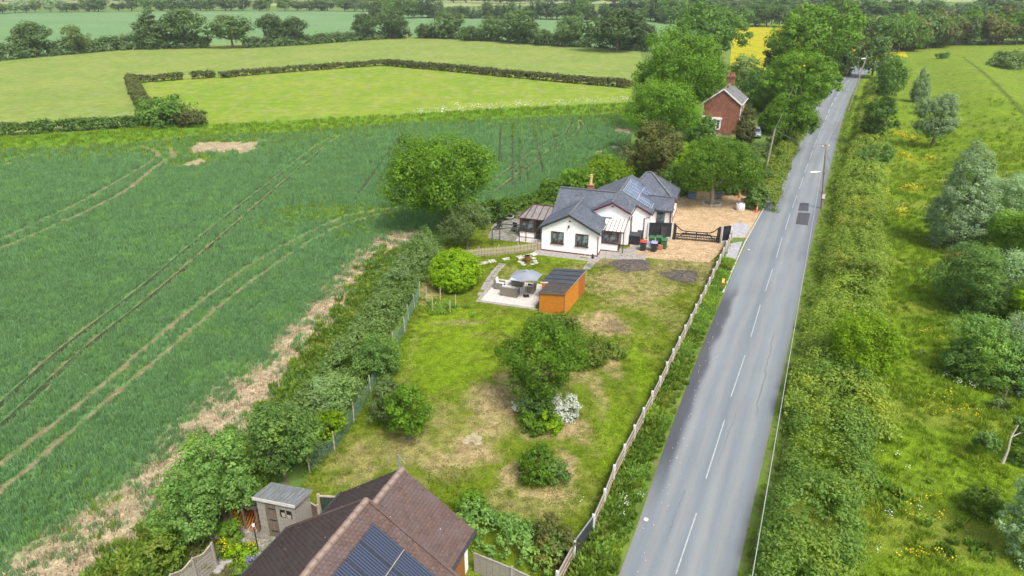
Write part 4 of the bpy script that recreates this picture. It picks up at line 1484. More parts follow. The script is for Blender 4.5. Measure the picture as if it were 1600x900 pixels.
# ------------------------------------------------------------------ the near garden: sheds, fences, flower bed
MAT['grey_wood'] = mk('weathered_wood', (.22, .20, .17), (.36, .33, .29), 3, .9, .15, .3, .008, (1, 5, 9))
MAT['dark_wood'] = mk('dark_wood', (.13, .10, .075), (.22, .17, .13), 3, .9, .15, .3, .008, (7, 5, 1))
MAT['felt_pale'] = mk('grey_roofing_felt', (.13, .15, .16), (.215, .235, .245), 1.5, .85, .2, .2, .01, (6, 1, 1), c3=(.17, .15, .085), s3=2.2)
MAT['stake'] = mk('stake_wood', (.34, .27, .19), (.48, .41, .32), 5, .9)
MAT['gate_green'] = mk('green_stain', (.030, .05, .035), (.05, .075, .05), 4, .8)
MAT['orange_wood'] = mk('orange_stained_wood', (.44, .155, .016), (.60, .24, .03), 2.4, .7, .2, .2, .006, (1, 1, 7), c3=(.36, .115, .014), s3=9)
MAT['red_wood'] = mk('orange_brown_wood', (.30, .085, .02), (.42, .14, .035), 2, .7, .2, .2, .006, (1, 1, 6))
MAT['felt'] = mk('charcoal_felt', (.040, .046, .056), (.062, .070, .085), 2, .85, .3, .15, .01, c3=(.085, .09, .10), s3=30)
MAT['felt_old'] = mk('old_felt', (.055, .048, .044), (.085, .075, .068), 2, .9, .2, .2, .01)


def boards(parent, mat, x0, x1, z0, z1, y, n, axis='x', proud=.02, top=None, name='board'):
    """horizontal lapped boards on a wall face, each its own piece (shared mesh data)"""
    h = (z1 - z0) / n
    for k in range(n):
        a, b = z0 + k * h, z0 + (k + 1) * h - .018
        if axis == 'x': MB().add([(x0, y, a), (x1, y, a), (x1, y - proud, a), (x0, y - proud, a), (x0, y, b), (x1, y, b), (x1, y - proud * .3, b), (x0, y - proud * .3, b)],
                                 [(0, 3, 2, 1), (4, 5, 6, 7), (0, 1, 5, 4), (1, 2, 6, 5), (2, 3, 7, 6), (3, 0, 4, 7)]).build(name, mat, parent)
        else: MB().add([(y, x0, a), (y, x1, a), (y + proud, x1, a), (y + proud, x0, a), (y, x0, b), (y, x1, b), (y + proud * .3, x1, b), (y + proud * .3, x0, b)],
                       [(0, 3, 2, 1), (4, 5, 6, 7), (0, 1, 5, 4), (1, 2, 6, 5), (2, 3, 7, 6), (3, 0, 4, 7)]).build(name, mat, parent)


sh = thing('garden_shed', 'weathered grey wooden shed with plank door and small window', 'shed', (-12.34, 25.84, 0), R(-14.7))
MB().prism([(0, 0), (1.35, 0), (1.3, 2.02), (0, 2.3)], 0, 2.05, 'x').build('wall', MAT['dark_wood'], sh)
boards(sh, MAT['grey_wood'], 0, .42, .02, 2.28, -.003, 15)
boards(sh, MAT['grey_wood'], 1.02, 2.05, .02, 1.35, -.003, 9)
boards(sh, MAT['grey_wood'], 1.02, 1.18, 1.35, 2.28, -.003, 6)
boards(sh, MAT['grey_wood'], 1.92, 2.05, 1.35, 2.28, -.003, 6)
boards(sh, MAT['grey_wood'], 1.18, 1.92, 1.95, 2.28, -.003, 2)
boards(sh, MAT['grey_wood'], 0, 1.3, .02, 2.0, 2.053, 13, 'y')
dr = MB().box(.45, .99, -.025, -.002, .04, 2.1).build('door', MAT['dark_wood'], sh)
for k in range(4): MB().box(.455 + k * .134, .58 + k * .134, -.042, -.026, .05, 2.09).build('plank', MAT['dark_wood'], dr)
for z in (.4, 1.1, 1.8): MB().box(.6, .985, -.055, -.043, z, z + .06).build('hinge', MAT['black_paint'], dr)
wf = MB().box(1.18, 1.92, -.03, 0, 1.35, 1.4).box(1.18, 1.92, -.03, 0, 1.9, 1.95).box(1.18, 1.22, -.03, 0, 1.4, 1.9).box(1.88, 1.92, -.03, 0, 1.4, 1.9).box(1.52, 1.58, -.03, 0, 1.4, 1.9).build('window', MAT['grey_wood'], sh)
for a, b in ((1.22, 1.52), (1.58, 1.88)): MB().box(a, b, -.012, -.004, 1.4, 1.9).build('pane', MAT['dark_glass'], wf)
MB().box(1.3, 1.48, -.02, -.013, 1.45, 1.7).box(1.6, 1.8, -.02, -.013, 1.42, 1.62).build('stacked_timber', MAT['stake'], wf)
MB().slab([(-.12, -.1, 2.40), (2.17, -.1, 2.40), (2.17, 1.42, 2.07), (-.12, 1.42, 2.07)], .05).build('roof', MAT['felt_pale'], sh)
for k in range(11):
    x = -.05 + k * .215
    MB().beam((x, -.09, 2.413), (x, 1.40, 2.09), .03, .02).build('roof_batten', MAT['felt_pale'], sh)
MB().box(-.13, 2.18, -.13, -.102, 2.24, 2.41).build('fascia', mk('pale_fascia', (.50, .48, .44)), sh)
MB().beam((2.18, -.1, 2.33), (2.18, 1.42, 2.0), .025, .13).build('fascia', MAT['grey_wood'], sh)

ls = thing('log_store', 'dark brown open fronted log store beside the grey shed', 'log store', (-14.0, 26.35, 0), R(-14.7))
for x in (0, .75, 1.5): MB().box(x - .04, x + .04, -.04, .04, 0, 1.5).build('post', MAT['dark_wood'], ls)
for k in range(11): MB().box(.0 + k * .14, .125 + k * .14, .72, .75, .05, 1.45).build('slat', MAT['red_wood'], ls)
for k in range(8): MB().box(-.02, .01, .0 + k * .09, .07 + k * .09, .05, 1.45).build('slat', MAT['red_wood'], ls)
MB().slab([(-.1, -.1, 1.55), (1.62, -.1, 1.55), (1.62, .85, 1.42), (-.1, .85, 1.42)], .04).build('roof', MAT['felt_old'], ls)
for k in range(10): MB().beam((.05 + k * .15, -.02, .02), (.1 + k * .15, .7, .72), .05, .04).build('slat', MAT['red_wood'], ls)

gt = thing('garden_gate', 'dark green boarded gate between shed and tiled roof', 'gate', (-9.6, 26.62, 0), R(-4))
for k in range(8): MB().box(.08 + k * .13, .2 + k * .13, -.02, .02, .05, 1.68).build('board', MAT['gate_green'], gt)
for x in (0, 1.18): MB().box(x - .06, x + .06, -.06, .06, 0, 1.85).build('gate_post', MAT['stake'], gt)
MB().box(.06, 1.12, -.035, .035, 1.69, 1.76).build('top_rail', MAT['stake'], gt)
fp = thing('fence_panel', 'short weathered fence panel with pale capping behind the grey shed', 'fence', (-11.0, 27.25, 0), R(-33))
for k in range(10): MB().box(k * .16, .15 + k * .16, -.015, .015, .05, 1.25).build('board', MAT['dark_wood'], fp)
MB().box(-.02, 1.62, -.035, .035, 1.255, 1.3).build('capping', MAT['stake'], fp)
for x in (-.05, 1.66): MB().box(x - .04, x + .04, -.04, .04, 0, 1.45).build('post', MAT['stake'], fp)

# wavy topped trellis fence at the bottom left
pts = [G(200, 945, 1.6), G(232, 922, 1.6), G(266, 897, 1.6), G(300, 872, 1.6), G(330, 848, 1.6)]
wfn = thing('trellis_fence', 'grey board fence with wavy trellis top at bottom left', 'fence', (*pts[0], 0), 0)
for i in range(4):
    a = (pts[i][0] - pts[0][0], pts[i][1] - pts[0][1])
    b = (pts[i + 1][0] - pts[0][0], pts[i + 1][1] - pts[0][1])
    for k in range(6): MB().beam((*a, .1 + k * .2), (*b, .1 + k * .2), .025, .155).build('board', MAT['grey_wood'], wfn)
    MB().box(b[0] - .05, b[0] + .05, b[1] - .05, b[1] + .05, 0, 1.6).build('post', MAT['grey_wood'], wfn)
    tm = MB()
    hf = lambda f: 1.38 + .16 * (.5 + .5 * math.cos(2 * math.pi * f))
    for k in range(12):
        f0, f1 = k / 12, (k + 1) / 12
        q = lambda f: (a[0] + (b[0] - a[0]) * f, a[1] + (b[1] - a[1]) * f)
        tm.beam((*q(f0), 1.22), (*q(min(1, f0 + .12)), hf(min(1, f0 + .12))), .02, .02).beam((*q(min(1, f0 + .12)), 1.22), (*q(f0), hf(f0)), .02, .02)
    tm.build('trellis', MAT['grey_wood'], wfn)
    cp = MB()
    for k in range(12): cp.beam((*q(k / 12), hf(k / 12)), (*q((k + 1) / 12), hf((k + 1) / 12)), .06, .04)
    cp.build('capping', MAT['stake'], wfn)

# grey close boarded fence at the bottom right of the near house
pts = [(-1.75, 23.45), (.0, 22.55), (1.6, 21.6), (2.6, 20.6)]
cb = thing('board_fence', 'low weathered grey board fence below the laurel hedge', 'fence', (*pts[0], 0), 0)
for i in range(3):
    a, b = np.array(pts[i]) - pts[0], np.array(pts[i + 1]) - pts[0]
    n = int(np.hypot(*(b - a)) / .32)
    for k in range(n):
        p, q = a + (b - a) * (k + .02) / n, a + (b - a) * (k + .97) / n
        MB().beam((*p, .6), (*q, .6), .03, 1.15 + .0).build('board', MAT['grey_wood'], cb)
    MB().beam((*a, 1.2), (*b, 1.2), .07, .04).build('capping', MAT['grey_wood'], cb)
    MB().box(b[0] - .06, b[0] + .06, b[1] - .06, b[1] + .06, 0, 1.3).build('post', MAT['grey_wood'], cb)

sheet('yard', [(-16, 20), (-9, 20), (-8.2, 26.5), (-10, 27), (-12.5, 26.3), (-14.3, 26.6), (-14.5, 25)], .036, mk('yard_slabs', (.17, .145, .13), (.30, .27, .24), 1.1, .9, .2, .3, .01, c3=(.36, .34, .30), s3=4, world=True))
sheet('garden_bed', [(-15.6, 21), (-13.0, 20.5), (-11.3, 21.6), (-11.5, 23.2), (-12.9, 24.4), (-13.9, 23.6)], .042, mk('bed_soil', (.06, .05, .03), (.11, .10, .04), 2, .95, .1, .5, .03, world=True, c3=(.12, .15, .02), s3=8))

# ------------------------------------------------------------------ the roadside fence
rf = thing('roadside_fence', 'long low brown board fence with white concrete posts along the road verge', 'fence', (*FENCE[0], 0))
F0 = np.array(FENCE[0])
fl = resample(smooth_line(FENCE, 6), 1.97)
MAT['fence_board'] = mk('fence_board', (.17, .13, .105), (.27, .215, .175), 2, .9, .15, .3, .006, (1, 1, 7))
MAT['white_post'] = mk('white_concrete', (.52, .52, .52), (.66, .66, .66), 4, .85)
fdir = math.atan2(fl[-1][1] - fl[0][1], fl[-1][0] - fl[0][0])
post_me = None
for i, p in enumerate(fl):
    d = fl[min(i + 1, len(fl) - 1)] - fl[max(i - 1, 0)]
    ang = math.atan2(d[1], d[0])
    if post_me is None:
        o = MB().box(-.06, .06, -.065, .065, 0, 1.27).prism([(-.06, 1.27), (.06, 1.27), (0, 1.33)], -.065, .065).build('post', MAT['white_post'], rf)
        post_me = o.data
    else: o = link('post', post_me, MAT['white_post'], rf)
    o.location = (p[0] - F0[0], p[1] - F0[1], random.uniform(-.03, .03))
    o.rotation_euler = (random.uniform(-.015, .015), random.uniform(-.015, .015), ang)
    if i + 1 < len(fl):
        a, b = p - F0, fl[i + 1] - F0
        u = (b - a) / np.linalg.norm(b - a) * .05
        a, b = a + u, b - u
        if i == 1:
            MB().beam((*a, .62), (*b, .62), .04, 1.1).build('dark_panel', MAT['dark_grey'], rf)
            MB().beam((*a, 1.2), (*b, 1.2), .06, .04).build('capping', MAT['steel'], rf)
            continue
        for k, (z, h) in enumerate(((.26, .3), (.585, .3), (.90, .28))):
            j = random.uniform(-.012, .012)
            MB().beam((*a, z + j), (*b, z + j), .028, h).build('board', MAT['fence_board'], rf)
        MB().beam((*a, 1.075), (*b, 1.075), .07, .04).build('capping', MAT['grey_wood'], rf)
        for z in (.425, .75): MB().beam((a[0] + u[1] * .5, a[1] - u[0] * .5, z), (b[0] + u[1] * .5, b[1] - u[0] * .5, z), .03, .035).build('rail', MAT['stake'], rf)

# ------------------------------------------------------------------ netting fence along the left hedge
stakes = [(-11.28, 30.5), (-10.3, 32.3), (-9.8, 35.2), (-9.35, 38.4), (-9.05, 41.2), (-8.8, 44.4), (-8.3, 46.9), (-8.35, 49.3), (-8.1, 51.1), (-8.0, 53.6)]
nf = thing('netting_fence', 'sagging green netting on leaning wooden stakes along the left hedge', 'fence', (*stakes[0], 0))
S0 = np.array(stakes[0])
MAT['netting'] = mk('green_netting', (.10, .19, .14), (.16, .27, .20), 3, .7)
for i, p in enumerate(stakes):
    q = np.array(p) - S0
    MB().tube([(q[0], q[1], 0), (q[0] - random.uniform(-.05, .15), q[1] + random.uniform(-.05, .1), 1.45)], [.045, .04], 6).build('stake', MAT['stake'], nf)
nt_ = MB()
NL = resample(stakes, .16)
for i, p in enumerate(NL):
    q = p - S0
    hh = 1.1 + .12 * math.sin(i * .35)
    nt_.beam((q[0], q[1], .05), (q[0], q[1], hh), .014, .014)
for k in range(8):
    for i in range(0, len(NL) - 4, 4):
        a, b = NL[i] - S0, NL[min(i + 4, len(NL) - 1)] - S0
        za, zb = (.05 + k * .15) * (1.1 + .12 * math.sin(i * .35)) / 1.1, (.05 + k * .15) * (1.1 + .12 * math.sin((i + 4) * .35)) / 1.1
        nt_.beam((*a, za), (*b, zb), .014, .014)
nt_.build('netting', MAT['netting'], nf, kind='stuff')

# ------------------------------------------------------------------ orange shed
OA = R(-24)
os_ = thing('orange_shed', 'long orange timber shed with charcoal felt roof on the lawn', 'shed', (*G(881, 494), 0), OA)
# local: x to the right of the long wall (shed lies at x<0), y away
LW, L1, L2 = 2.2, 2.0, 5.25
MB().prism([(-2.15, .02), (-.02, .02), (-.02, 2.0), (-2.15, 1.72)], .02, L1).build('wall', MAT['orange_wood'], os_)
MB().prism([(-2.75, .02), (-.02, .02), (-.02, 2.0), (-2.75, 1.72)], L1 + .01, L2).build('wall', MAT['orange_wood'], os_)
boards(os_, MAT['orange_wood'], -2.17, 0, .02, 1.73, .018, 13)
for k in range(14):
    a, b = .02 + k * .141, .02 + (k + 1) * .141 - .018
    for y0, y1, mm in ((.0, 2.0, 'orange_wood'), (2.01, 3.6, 'orange_wood'), (3.61, L2, 'red_wood')):
        MB().add([(-.018, y0, a), (-.018, y1, a), (.006, y1, a), (.006, y0, a), (-.018, y0, b), (-.018, y1, b), (-.006, y1, b), (-.006, y0, b)], [(0, 3, 2, 1), (4, 5, 6, 7), (0, 1, 5, 4), (1, 2, 6, 5), (2, 3, 7, 6), (3, 0, 4, 7)]).build('board', MAT[mm], os_)
    if b < 1.72: MB().box(-2.75, -2.18, L1 - .012, L1 + .005, a, b).build('board', MAT['orange_wood'], os_)
MB().slab([(.06, -.08, 2.05), (.06, L1, 2.05), (-2.25, L1, 1.75), (-2.25, -.08, 1.75)], .05).build('roof', MAT['felt_old'], os_)
MB().slab([(.06, L1 + .01, 2.07), (.06, L2 + .08, 2.07), (-2.85, L2 + .08, 1.76), (-2.85, L1 + .01, 1.76)], .05).build('roof', MAT['felt'], os_)
for y in (2.75, 3.7, 4.72): MB().slab([(.06, y, 2.085), (.06, y + .16, 2.085), (-2.85, y + .16, 1.775), (-2.85, y, 1.775)], .012).build('felt_lap', MAT['black_paint'], os_)
for p, q, mt in (((.075, .0, 2.0), (.075, L1, 2.0), 'orange_wood'), ((.075, L1, 2.02), (.075, L2, 2.02), 'grey_wood'), ((-2.2, -.09, 1.70), (.06, -.09, 2.0), 'dark_wood'), ((-2.86, L1, 1.7), (-2.2, L1, 1.8), 'white_pvc')): MB().beam(p, q, .03, .09).build('fascia', MAT[mt], os_)
MB().box(.007, .03, -.03, .02, .02, 1.98).box(-2.2, -2.16, -.02, .02, .02, 1.7).build('corner_trim', MAT['dark_wood'], os_)

# ------------------------------------------------------------------ paths, terrace and patio
MAT['gravel'] = mk('gold_gravel', (.31, .20, .10), (.46, .325, .19), 1.1, .95, .1, .9, .03, world=True, c3=(.66, .55, .40), s3=7)
MAT['pebble'] = mk('grey_slate_chips', (.30, .30, .32), (.44, .44, .47), 2, .9, .2, .8, .02, world=True, c3=(.14, .14, .15), s3=12)
DRIVE = GL([(984, 383), (992, 402), (1050, 407), (1108, 411), (1126, 394), (1141, 372), (1166, 372), (1186, 335), (1192, 322), (1170, 300), (1150, 290), (1062, 292), (1046, 340), (1020, 366)])
drive = sheet('gravel_drive', DRIVE, .040, MAT['gravel'])
sheet('slate_chips', GL([(1143, 358), (1150, 348), (1168, 350), (1172, 358), (1160, 372), (1145, 370)]), .044, MAT['pebble'])
sheet('slate_chips', GL([(1140, 381), (1160, 378), (1149, 408), (1130, 408)]), .044, MAT['pebble'])
kb = MB()
kl = resample(GL([(1131, 459), (1147, 420), (1166, 378), (1197, 322)]), 1.0)
for k in range(len(kl) - 1):
    o = MB().beam((kl[k][0] - .1, kl[k][1], .04), (kl[k + 1][0] - .1, kl[k + 1][1] - .03, .04), .13, .16).build('kerb_stone', MAT['concrete'], road)


def slab_path(name, line, width, size, mat, seed, z=.045, irregular=0., label=None):
    """a path of separate slabs laid along a line"""
    g = random.Random(seed)
    P = resample(line, size)
    base = bpy.data.objects.new(name, None)
    COL.objects.link(base)
    base['kind'] = 'structure'
    base.location = (P[0][0], P[0][1], 0)
    ncol = max(1, round(width / size))
    for k in range(len(P) - 1):
        d = P[k + 1] - P[k]
        L = np.hypot(*d)
        ang = math.atan2(d[1], d[0])
        n = np.array((-d[1], d[0])) / L
        for c in range(ncol):
            if g.random() < irregular * .3: continue
            off = (c - (ncol - 1) / 2) * width / ncol
            m_ = (P[k] + P[k + 1]) / 2 + n * off - P[0]
            hx, hy = L / 2 - .012, width / ncol / 2 - .012
            j = irregular * .12
            cor = [(sx * hx + g.uniform(-j, j), sy * hy + g.uniform(-j, j)) for sx, sy in ((-1, -1), (1, -1), (1, 1), (-1, 1))]
            zz = z + g.uniform(-.004, .004)
            o = MB().prism(cor, .0, zz, 'z').build('paving_slab', mat, base, (m_[0], m_[1], 0))
            o.rotation_euler = (0, 0, ang)
    return base


slab_path('terrace', [HW(-.6, -.75), HW(6.2, -.75)], 1.35, .62, MAT['paving'], 1)
slab_path('terrace', [HW(5.8, .75), HW(10.4, 1.2)], 2.0, .62, MAT['paving'], 2)
slab_path('terrace', [HW(7.5, 2.2), HW(8.9, 2.3)], 1.6, .6, MAT['paving'], 7, .041)
slab_path('side_path', [HW(8.4, 2.3), HW(9.6, 5.2)], 1.2, .6, MAT['paving'], 3)
slab_path('garden_path', smooth_line(GL([(688, 428), (725, 419), (765, 409), (800, 404), (838, 397), (848, 394)]), 4), .7, .75, MAT['pale_slab'], 4, irregular=.6)
slab_path('curved_path', smooth_line(GL([(786, 412), (775, 424), (764, 440), (752, 462)]), 4), .75, .6, MAT['paving'], 5, irregular=.2)
slab_path('lawn_path', GL([(938, 400), (924, 411), (916, 421)]), .8, .6, MAT['paving'], 6)
# stepping stones round the brown planter, loose slabs on the lawn
st_ = bpy.data.objects.new('stepping_stones', None)
COL.objects.link(st_)
st_['kind'] = 'structure'
for (x, y) in ((813, 405), (816, 411), (818, 414), (834, 404), (836, 408), (838, 411), (832, 413), (826, 401), (812, 409), (732, 684), (741, 681), (728, 691), (738, 688), (748, 685), (746, 692)):
    c = G(x, y)
    r = random.uniform(.2, .3)
    o = MB().prism([(r * random.uniform(.85, 1.1) * math.cos(t), r * random.uniform(.85, 1.1) * math.sin(t)) for t in np.linspace(0, 6.28, 7)[:-1]], .0, .05, 'z').build('stepping_stone', MAT['pale_slab'] if y < 600 else mk('mossy_slab', (.30, .26, .15), (.42, .37, .25), 3, .9), st_, (c[0], c[1], 0))

PA = R(-18)
pc = G(806, 458)
pt = bpy.data.objects.new('patio', None)
COL.objects.link(pt)
pt['kind'] = 'structure'
pt.location = (pc[0], pc[1], 0)
pt.rotation_euler = (0, 0, PA)
for i in range(-4, 4):
    for j_ in range(-4, 4):
        MB().box(i * .6 + .005, i * .6 + .592, j_ * .6 + .005, j_ * .6 + .592, .0, .055 + random.uniform(0, .004)).build('paving_slab', MAT['pale_slab'], pt)
for k in range(9):
    MB().box(-2.75 + k * .62, -2.14 + k * .62, -2.75, -2.42, 0, .05).build('edging_slab', MAT['paving'], pt)
    MB().box(-2.75, -2.42, -2.4 + k * .52, -1.89 + k * .52, 0, .05).build('edging_slab', MAT['paving'], pt)


def on_patio(px, py, z=.06):
    c = G(px, py, z)
    return (c[0], c[1], z)


# -- rattan furniture
MAT['rattan'] = NT('grey_rattan')
_v = MAT['rattan'].obj()
_w = MAT['rattan'].n('ShaderNodeTexWave', wave_type='BANDS', bands_direction='Z')
MAT['rattan'].link(_v, _w.inputs['Vector'])
_w.inputs['Scale'].default_value = 14
_w.inputs['Distortion'].default_value = 1.5
_h = MAT['rattan'].rng(_w.outputs['Fac'], .2, .8)
_cc = MAT['rattan'].mix(_h, (.13, .115, .09), (.27, .25, .20))
MAT['rattan'].bump(_h, .5, .02)
MAT['rattan'] = MAT['rattan'].fin(_cc, .7, .3)
MAT['cushion'] = mk('pale_cushion', (.60, .59, .58), (.70, .69, .68), 3, .95, .1)
MAT['parasol'] = mk('grey_canvas', (.205, .225, .26), (.255, .275, .315), 1.5, .9, .1)


def seat(name, label, cat, loc, rz, w, group=None):
    t = thing(name, label, cat, loc, rz, group)
    MB().box(-w / 2, w / 2, -.38, .38, .06, .36).build('seat_base', MAT['rattan'], t, bevel=.02)
    MB().prism([(.28, .06), (.40, .06), (.46, .86), (.36, .86)], -w / 2, w / 2, 'x').build('backrest', MAT['rattan'], t, bevel=.015)
    for sx in (-1, 1):
        MB().box(min(sx * w / 2, sx * (w / 2 - .1)), max(sx * w / 2, sx * (w / 2 - .1)), -.38, .3, .361, .62).build('armrest', MAT['rattan'], t, bevel=.015)
    n = max(1, round((w - .2) / .6))
    cw = (w - .22) / n
    for k in range(n):
        x0 = -w / 2 + .11 + k * cw
        MB().box(x0 + .01, x0 + cw - .01, -.36, .26, .362, .48).build('seat_cushion', MAT['cushion'], t, bevel=.04)
        MB().prism([(.16, .482), (.28, .482), (.35, .98), (.24, .98)], x0 + .02, x0 + cw - .02, 'x').build('back_cushion', MAT['cushion'], t, bevel=.03)
    return t


seat('rattan_sofa', 'two seat grey rattan sofa seen from behind on the pale patio', 'sofa', on_patio(797, 461), R(180 - 20), 1.55)
seat('rattan_armchair', 'rattan armchair with white back cushion at the left edge of the patio', 'armchair', on_patio(781, 450), R(70), .78)
seat('rattan_armchair', 'rattan armchair between the parasol and the orange shed', 'armchair', on_patio(829, 456), R(-110), .78)
tb = thing('garden_table', 'low rattan table with pale glass top beneath the parasol', 'table', on_patio(809, 446), R(-20))
MB().box(-.55, .55, -.3, .3, .05, .6).build('table_base', MAT['rattan'], tb, bevel=.02)
MB().box(-.68, .68, -.42, .42, .605, .635).build('table_top', mk('frosted_glass', (.42, .50, .52), (.5, .57, .58), 2, .15, .5), tb)
pb = on_patio(822, 463)
um = thing('parasol', 'open grey six sided garden parasol over the rattan seats', 'parasol', pb, R(8))
MB().box(-.25, .25, -.25, .25, 0, .07).build('base', MAT['black_paint'], um, bevel=.01)
MB().tube([(0, 0, .07), (0, 0, 2.5)], .028, 8).build('pole', MAT['steel'], um)
m = MB()
rr, zz_ = 1.4, 1.95
rim = [(rr * math.cos(R(60 * k)), rr * math.sin(R(60 * k)), zz_ - (.0)) for k in range(6)]
midr = [(rr * .87 * math.cos(R(60 * k + 30)), rr * .87 * math.sin(R(60 * k + 30)), zz_ + .06) for k in range(6)]
vs = [(0, 0, 2.45)] + [q for k in range(6) for q in (rim[k], midr[k])]
m.add(vs, [(0, 1 + k, 1 + (k + 1) % 12) for k in range(12)])
m.add([(x, y, z - .015) for x, y, z in vs], [(0, 1 + (k + 1) % 12, 1 + k) for k in range(12)])
m.build('canopy', MAT['parasol'], um)
MB().add([(0, 0, 2.56)] + [(.26 * math.cos(R(60 * k)), .26 * math.sin(R(60 * k)), 2.42) for k in range(6)], [(0, 1 + k, 1 + (k + 1) % 6) for k in range(6)] + [tuple(range(6, 0, -1))]).build('vent_cap', MAT['parasol'], um)
for k in range(6):
    c_, s_ = math.cos(R(60 * k)), math.sin(R(60 * k))
    MB().beam((.03 * c_, .03 * s_, 2.42), (rr * .97 * c_, rr * .97 * s_, zz_ - .01), .02, .025).build('rib', MAT['steel'], um)

# -- planter barrel, ornament by the wall, arbour frame, chairs beyond the picket fence
bp_ = thing('brown_planter', 'rust brown round planter standing among stepping stones on the lawn', 'planter', (*G(824, 410), .03))
MB().lathe([(.2, 0), (.27, .3), (.27, .6), (.3, .62), (.3, .68), (.24, .68), (.24, .6)], 12).build('pot', mk('rusty_pot', (.16, .06, .035), (.24, .10, .06), 4, .7), bp_)
MB().lathe([(.23, .58), (.2, .63), (.05, .66)], 10).build('soil', MAT['dark_wood'], bp_)
og = thing('garden_ornament', 'small white wire hoop ornament with log and dark figure by the white wall', 'ornament', (*HW(4.9, -.55), .05), HA)
MB().tube([(-.25, 0, 0), (-.25, 0, .5), (-.1, 0, .8), (.1, 0, .8), (.25, 0, .5), (.25, 0, 0)], .018, 6).build('hoop', MAT['white_metal'], og)
MB().tube([(-.7, -.1, .08), (.2, -.15, .08)], .07, 7).build('log', MAT['stake'], og)
MB().lathe([(.14, 0), (.12, .2), (.07, .3), (.1, .38), (.05, .46)], 8, (.55, -.05)).build('figure', MAT['black_paint'], og)
ab = thing('arbour_frame', 'dark grey metal garden frame beyond the picket fence', 'garden frame', (*G(790, 380), 0), 0)
A0 = np.array(G(790, 380))
cr = [np.array(G(769.3, 384)) - A0, np.array(G(811.2, 380.5)) - A0, np.array(G(821.6, 377.5)) - A0, np.array(G(780.8, 375)) - A0]
for c in cr: MB().beam((*c, 0), (*c, 1.75), .09, .09).build('post', MAT['dark_grey'], ab)
for a, b in ((0, 1), (1, 2), (2, 3), (3, 0)): MB().beam((*cr[a], 1.79), (*cr[b], 1.79), .08, .08).build('top_beam', MAT['dark_grey'], ab)
for (x, y, rz, lb) in ((781, 359, .3, 'black garden chair left of the conservatory near the fire pit'), (803, 362, -.5, 'black garden chair close to the conservatory wall')):
    t = thing('garden_chair', lb, 'chair', (*G(x, y), .04), rz)
    MB().box(-.26, .26, -.25, .25, .4, .44).build('seat', MAT['black_paint'], t)
    MB().box(-.26, .26, .22, .26, .441, .95).build('backrest', MAT['black_paint'], t)
    for sx in (-.23, .23):
        for sy in (-.22, .22): MB().box(sx - .02, sx + .02, sy - .02, sy + .02, 0, .399).build('leg', MAT['black_paint'], t)
t = thing('fire_pit', 'round white rimmed fire pit on the gravel left of the conservatory', 'fire pit', (*G(795, 343), .04))
MB().lathe([(.3, 0), (.5, .15), (.58, .32), (.62, .33), (.62, .38), (.5, .38), (.42, .25), (.05, .22)], 14).build('bowl', MAT['concrete'], t)
MB().lathe([(.40, .25), (.3, .30), (.04, .33)], 10).build('ash', MAT['dark_grey'], t)
sheet('gravel_yard', GL([(762, 372), (770, 352), (800, 330), (835, 330), (850, 378), (800, 378)]), .040, mk('grey_gravel', (.22, .20, .19), (.33, .31, .29), 2, .95, .1, .6, .02, world=True))
sheet('back_step', [HW(-3.4, 1.7), HW(0.0, 1.5), HW(0, 2.9), HW(-3.4, 2.9)], .050, MAT['pale_slab'])

# ------------------------------------------------------------------ picket fence
pk = smooth_line(GL([(686, 408), (720, 405), (745, 402), (800, 397), (845, 391)]), 5)
pf = thing('picket_fence', 'weathered picket fence running from the clipped bush to the bungalow corner', 'fence', (*pk[0], 0))
K0 = np.array(pk[0])
pp_ = resample(pk, .155)
pme = None
for i, p in enumerate(pp_):
    d = pp_[min(i + 1, len(pp_) - 1)] - pp_[max(0, i - 1)]
    if pme is None:
        o = MB().prism([(-.04, .05), (.04, .05), (.04, .88), (0, .95), (-.04, .88)], -.012, .012).build('picket', MAT['stake'], pf)
        pme = o.data
    else: o = link('picket', pme, MAT['stake'], pf)
    o.location = (*(p - K0), random.uniform(-.03, .03))
    o.rotation_euler = (0, random.uniform(-.02, .02), math.atan2(d[1], d[0]))
for i in range(0, len(pp_), 13):
    q = pp_[i] - K0
    MB().box(q[0] - .05, q[0] + .05, q[1] + .03, q[1] + .13, 0, 1.12).build('post', MAT['stake'], pf)
    if i + 13 < len(pp_):
        b = pp_[i + 13] - K0
        for z in (.3, .72): MB().beam((q[0], q[1] + .04, z), (b[0], b[1] + .04, z), .04, .07).build('rail', MAT['stake'], pf)

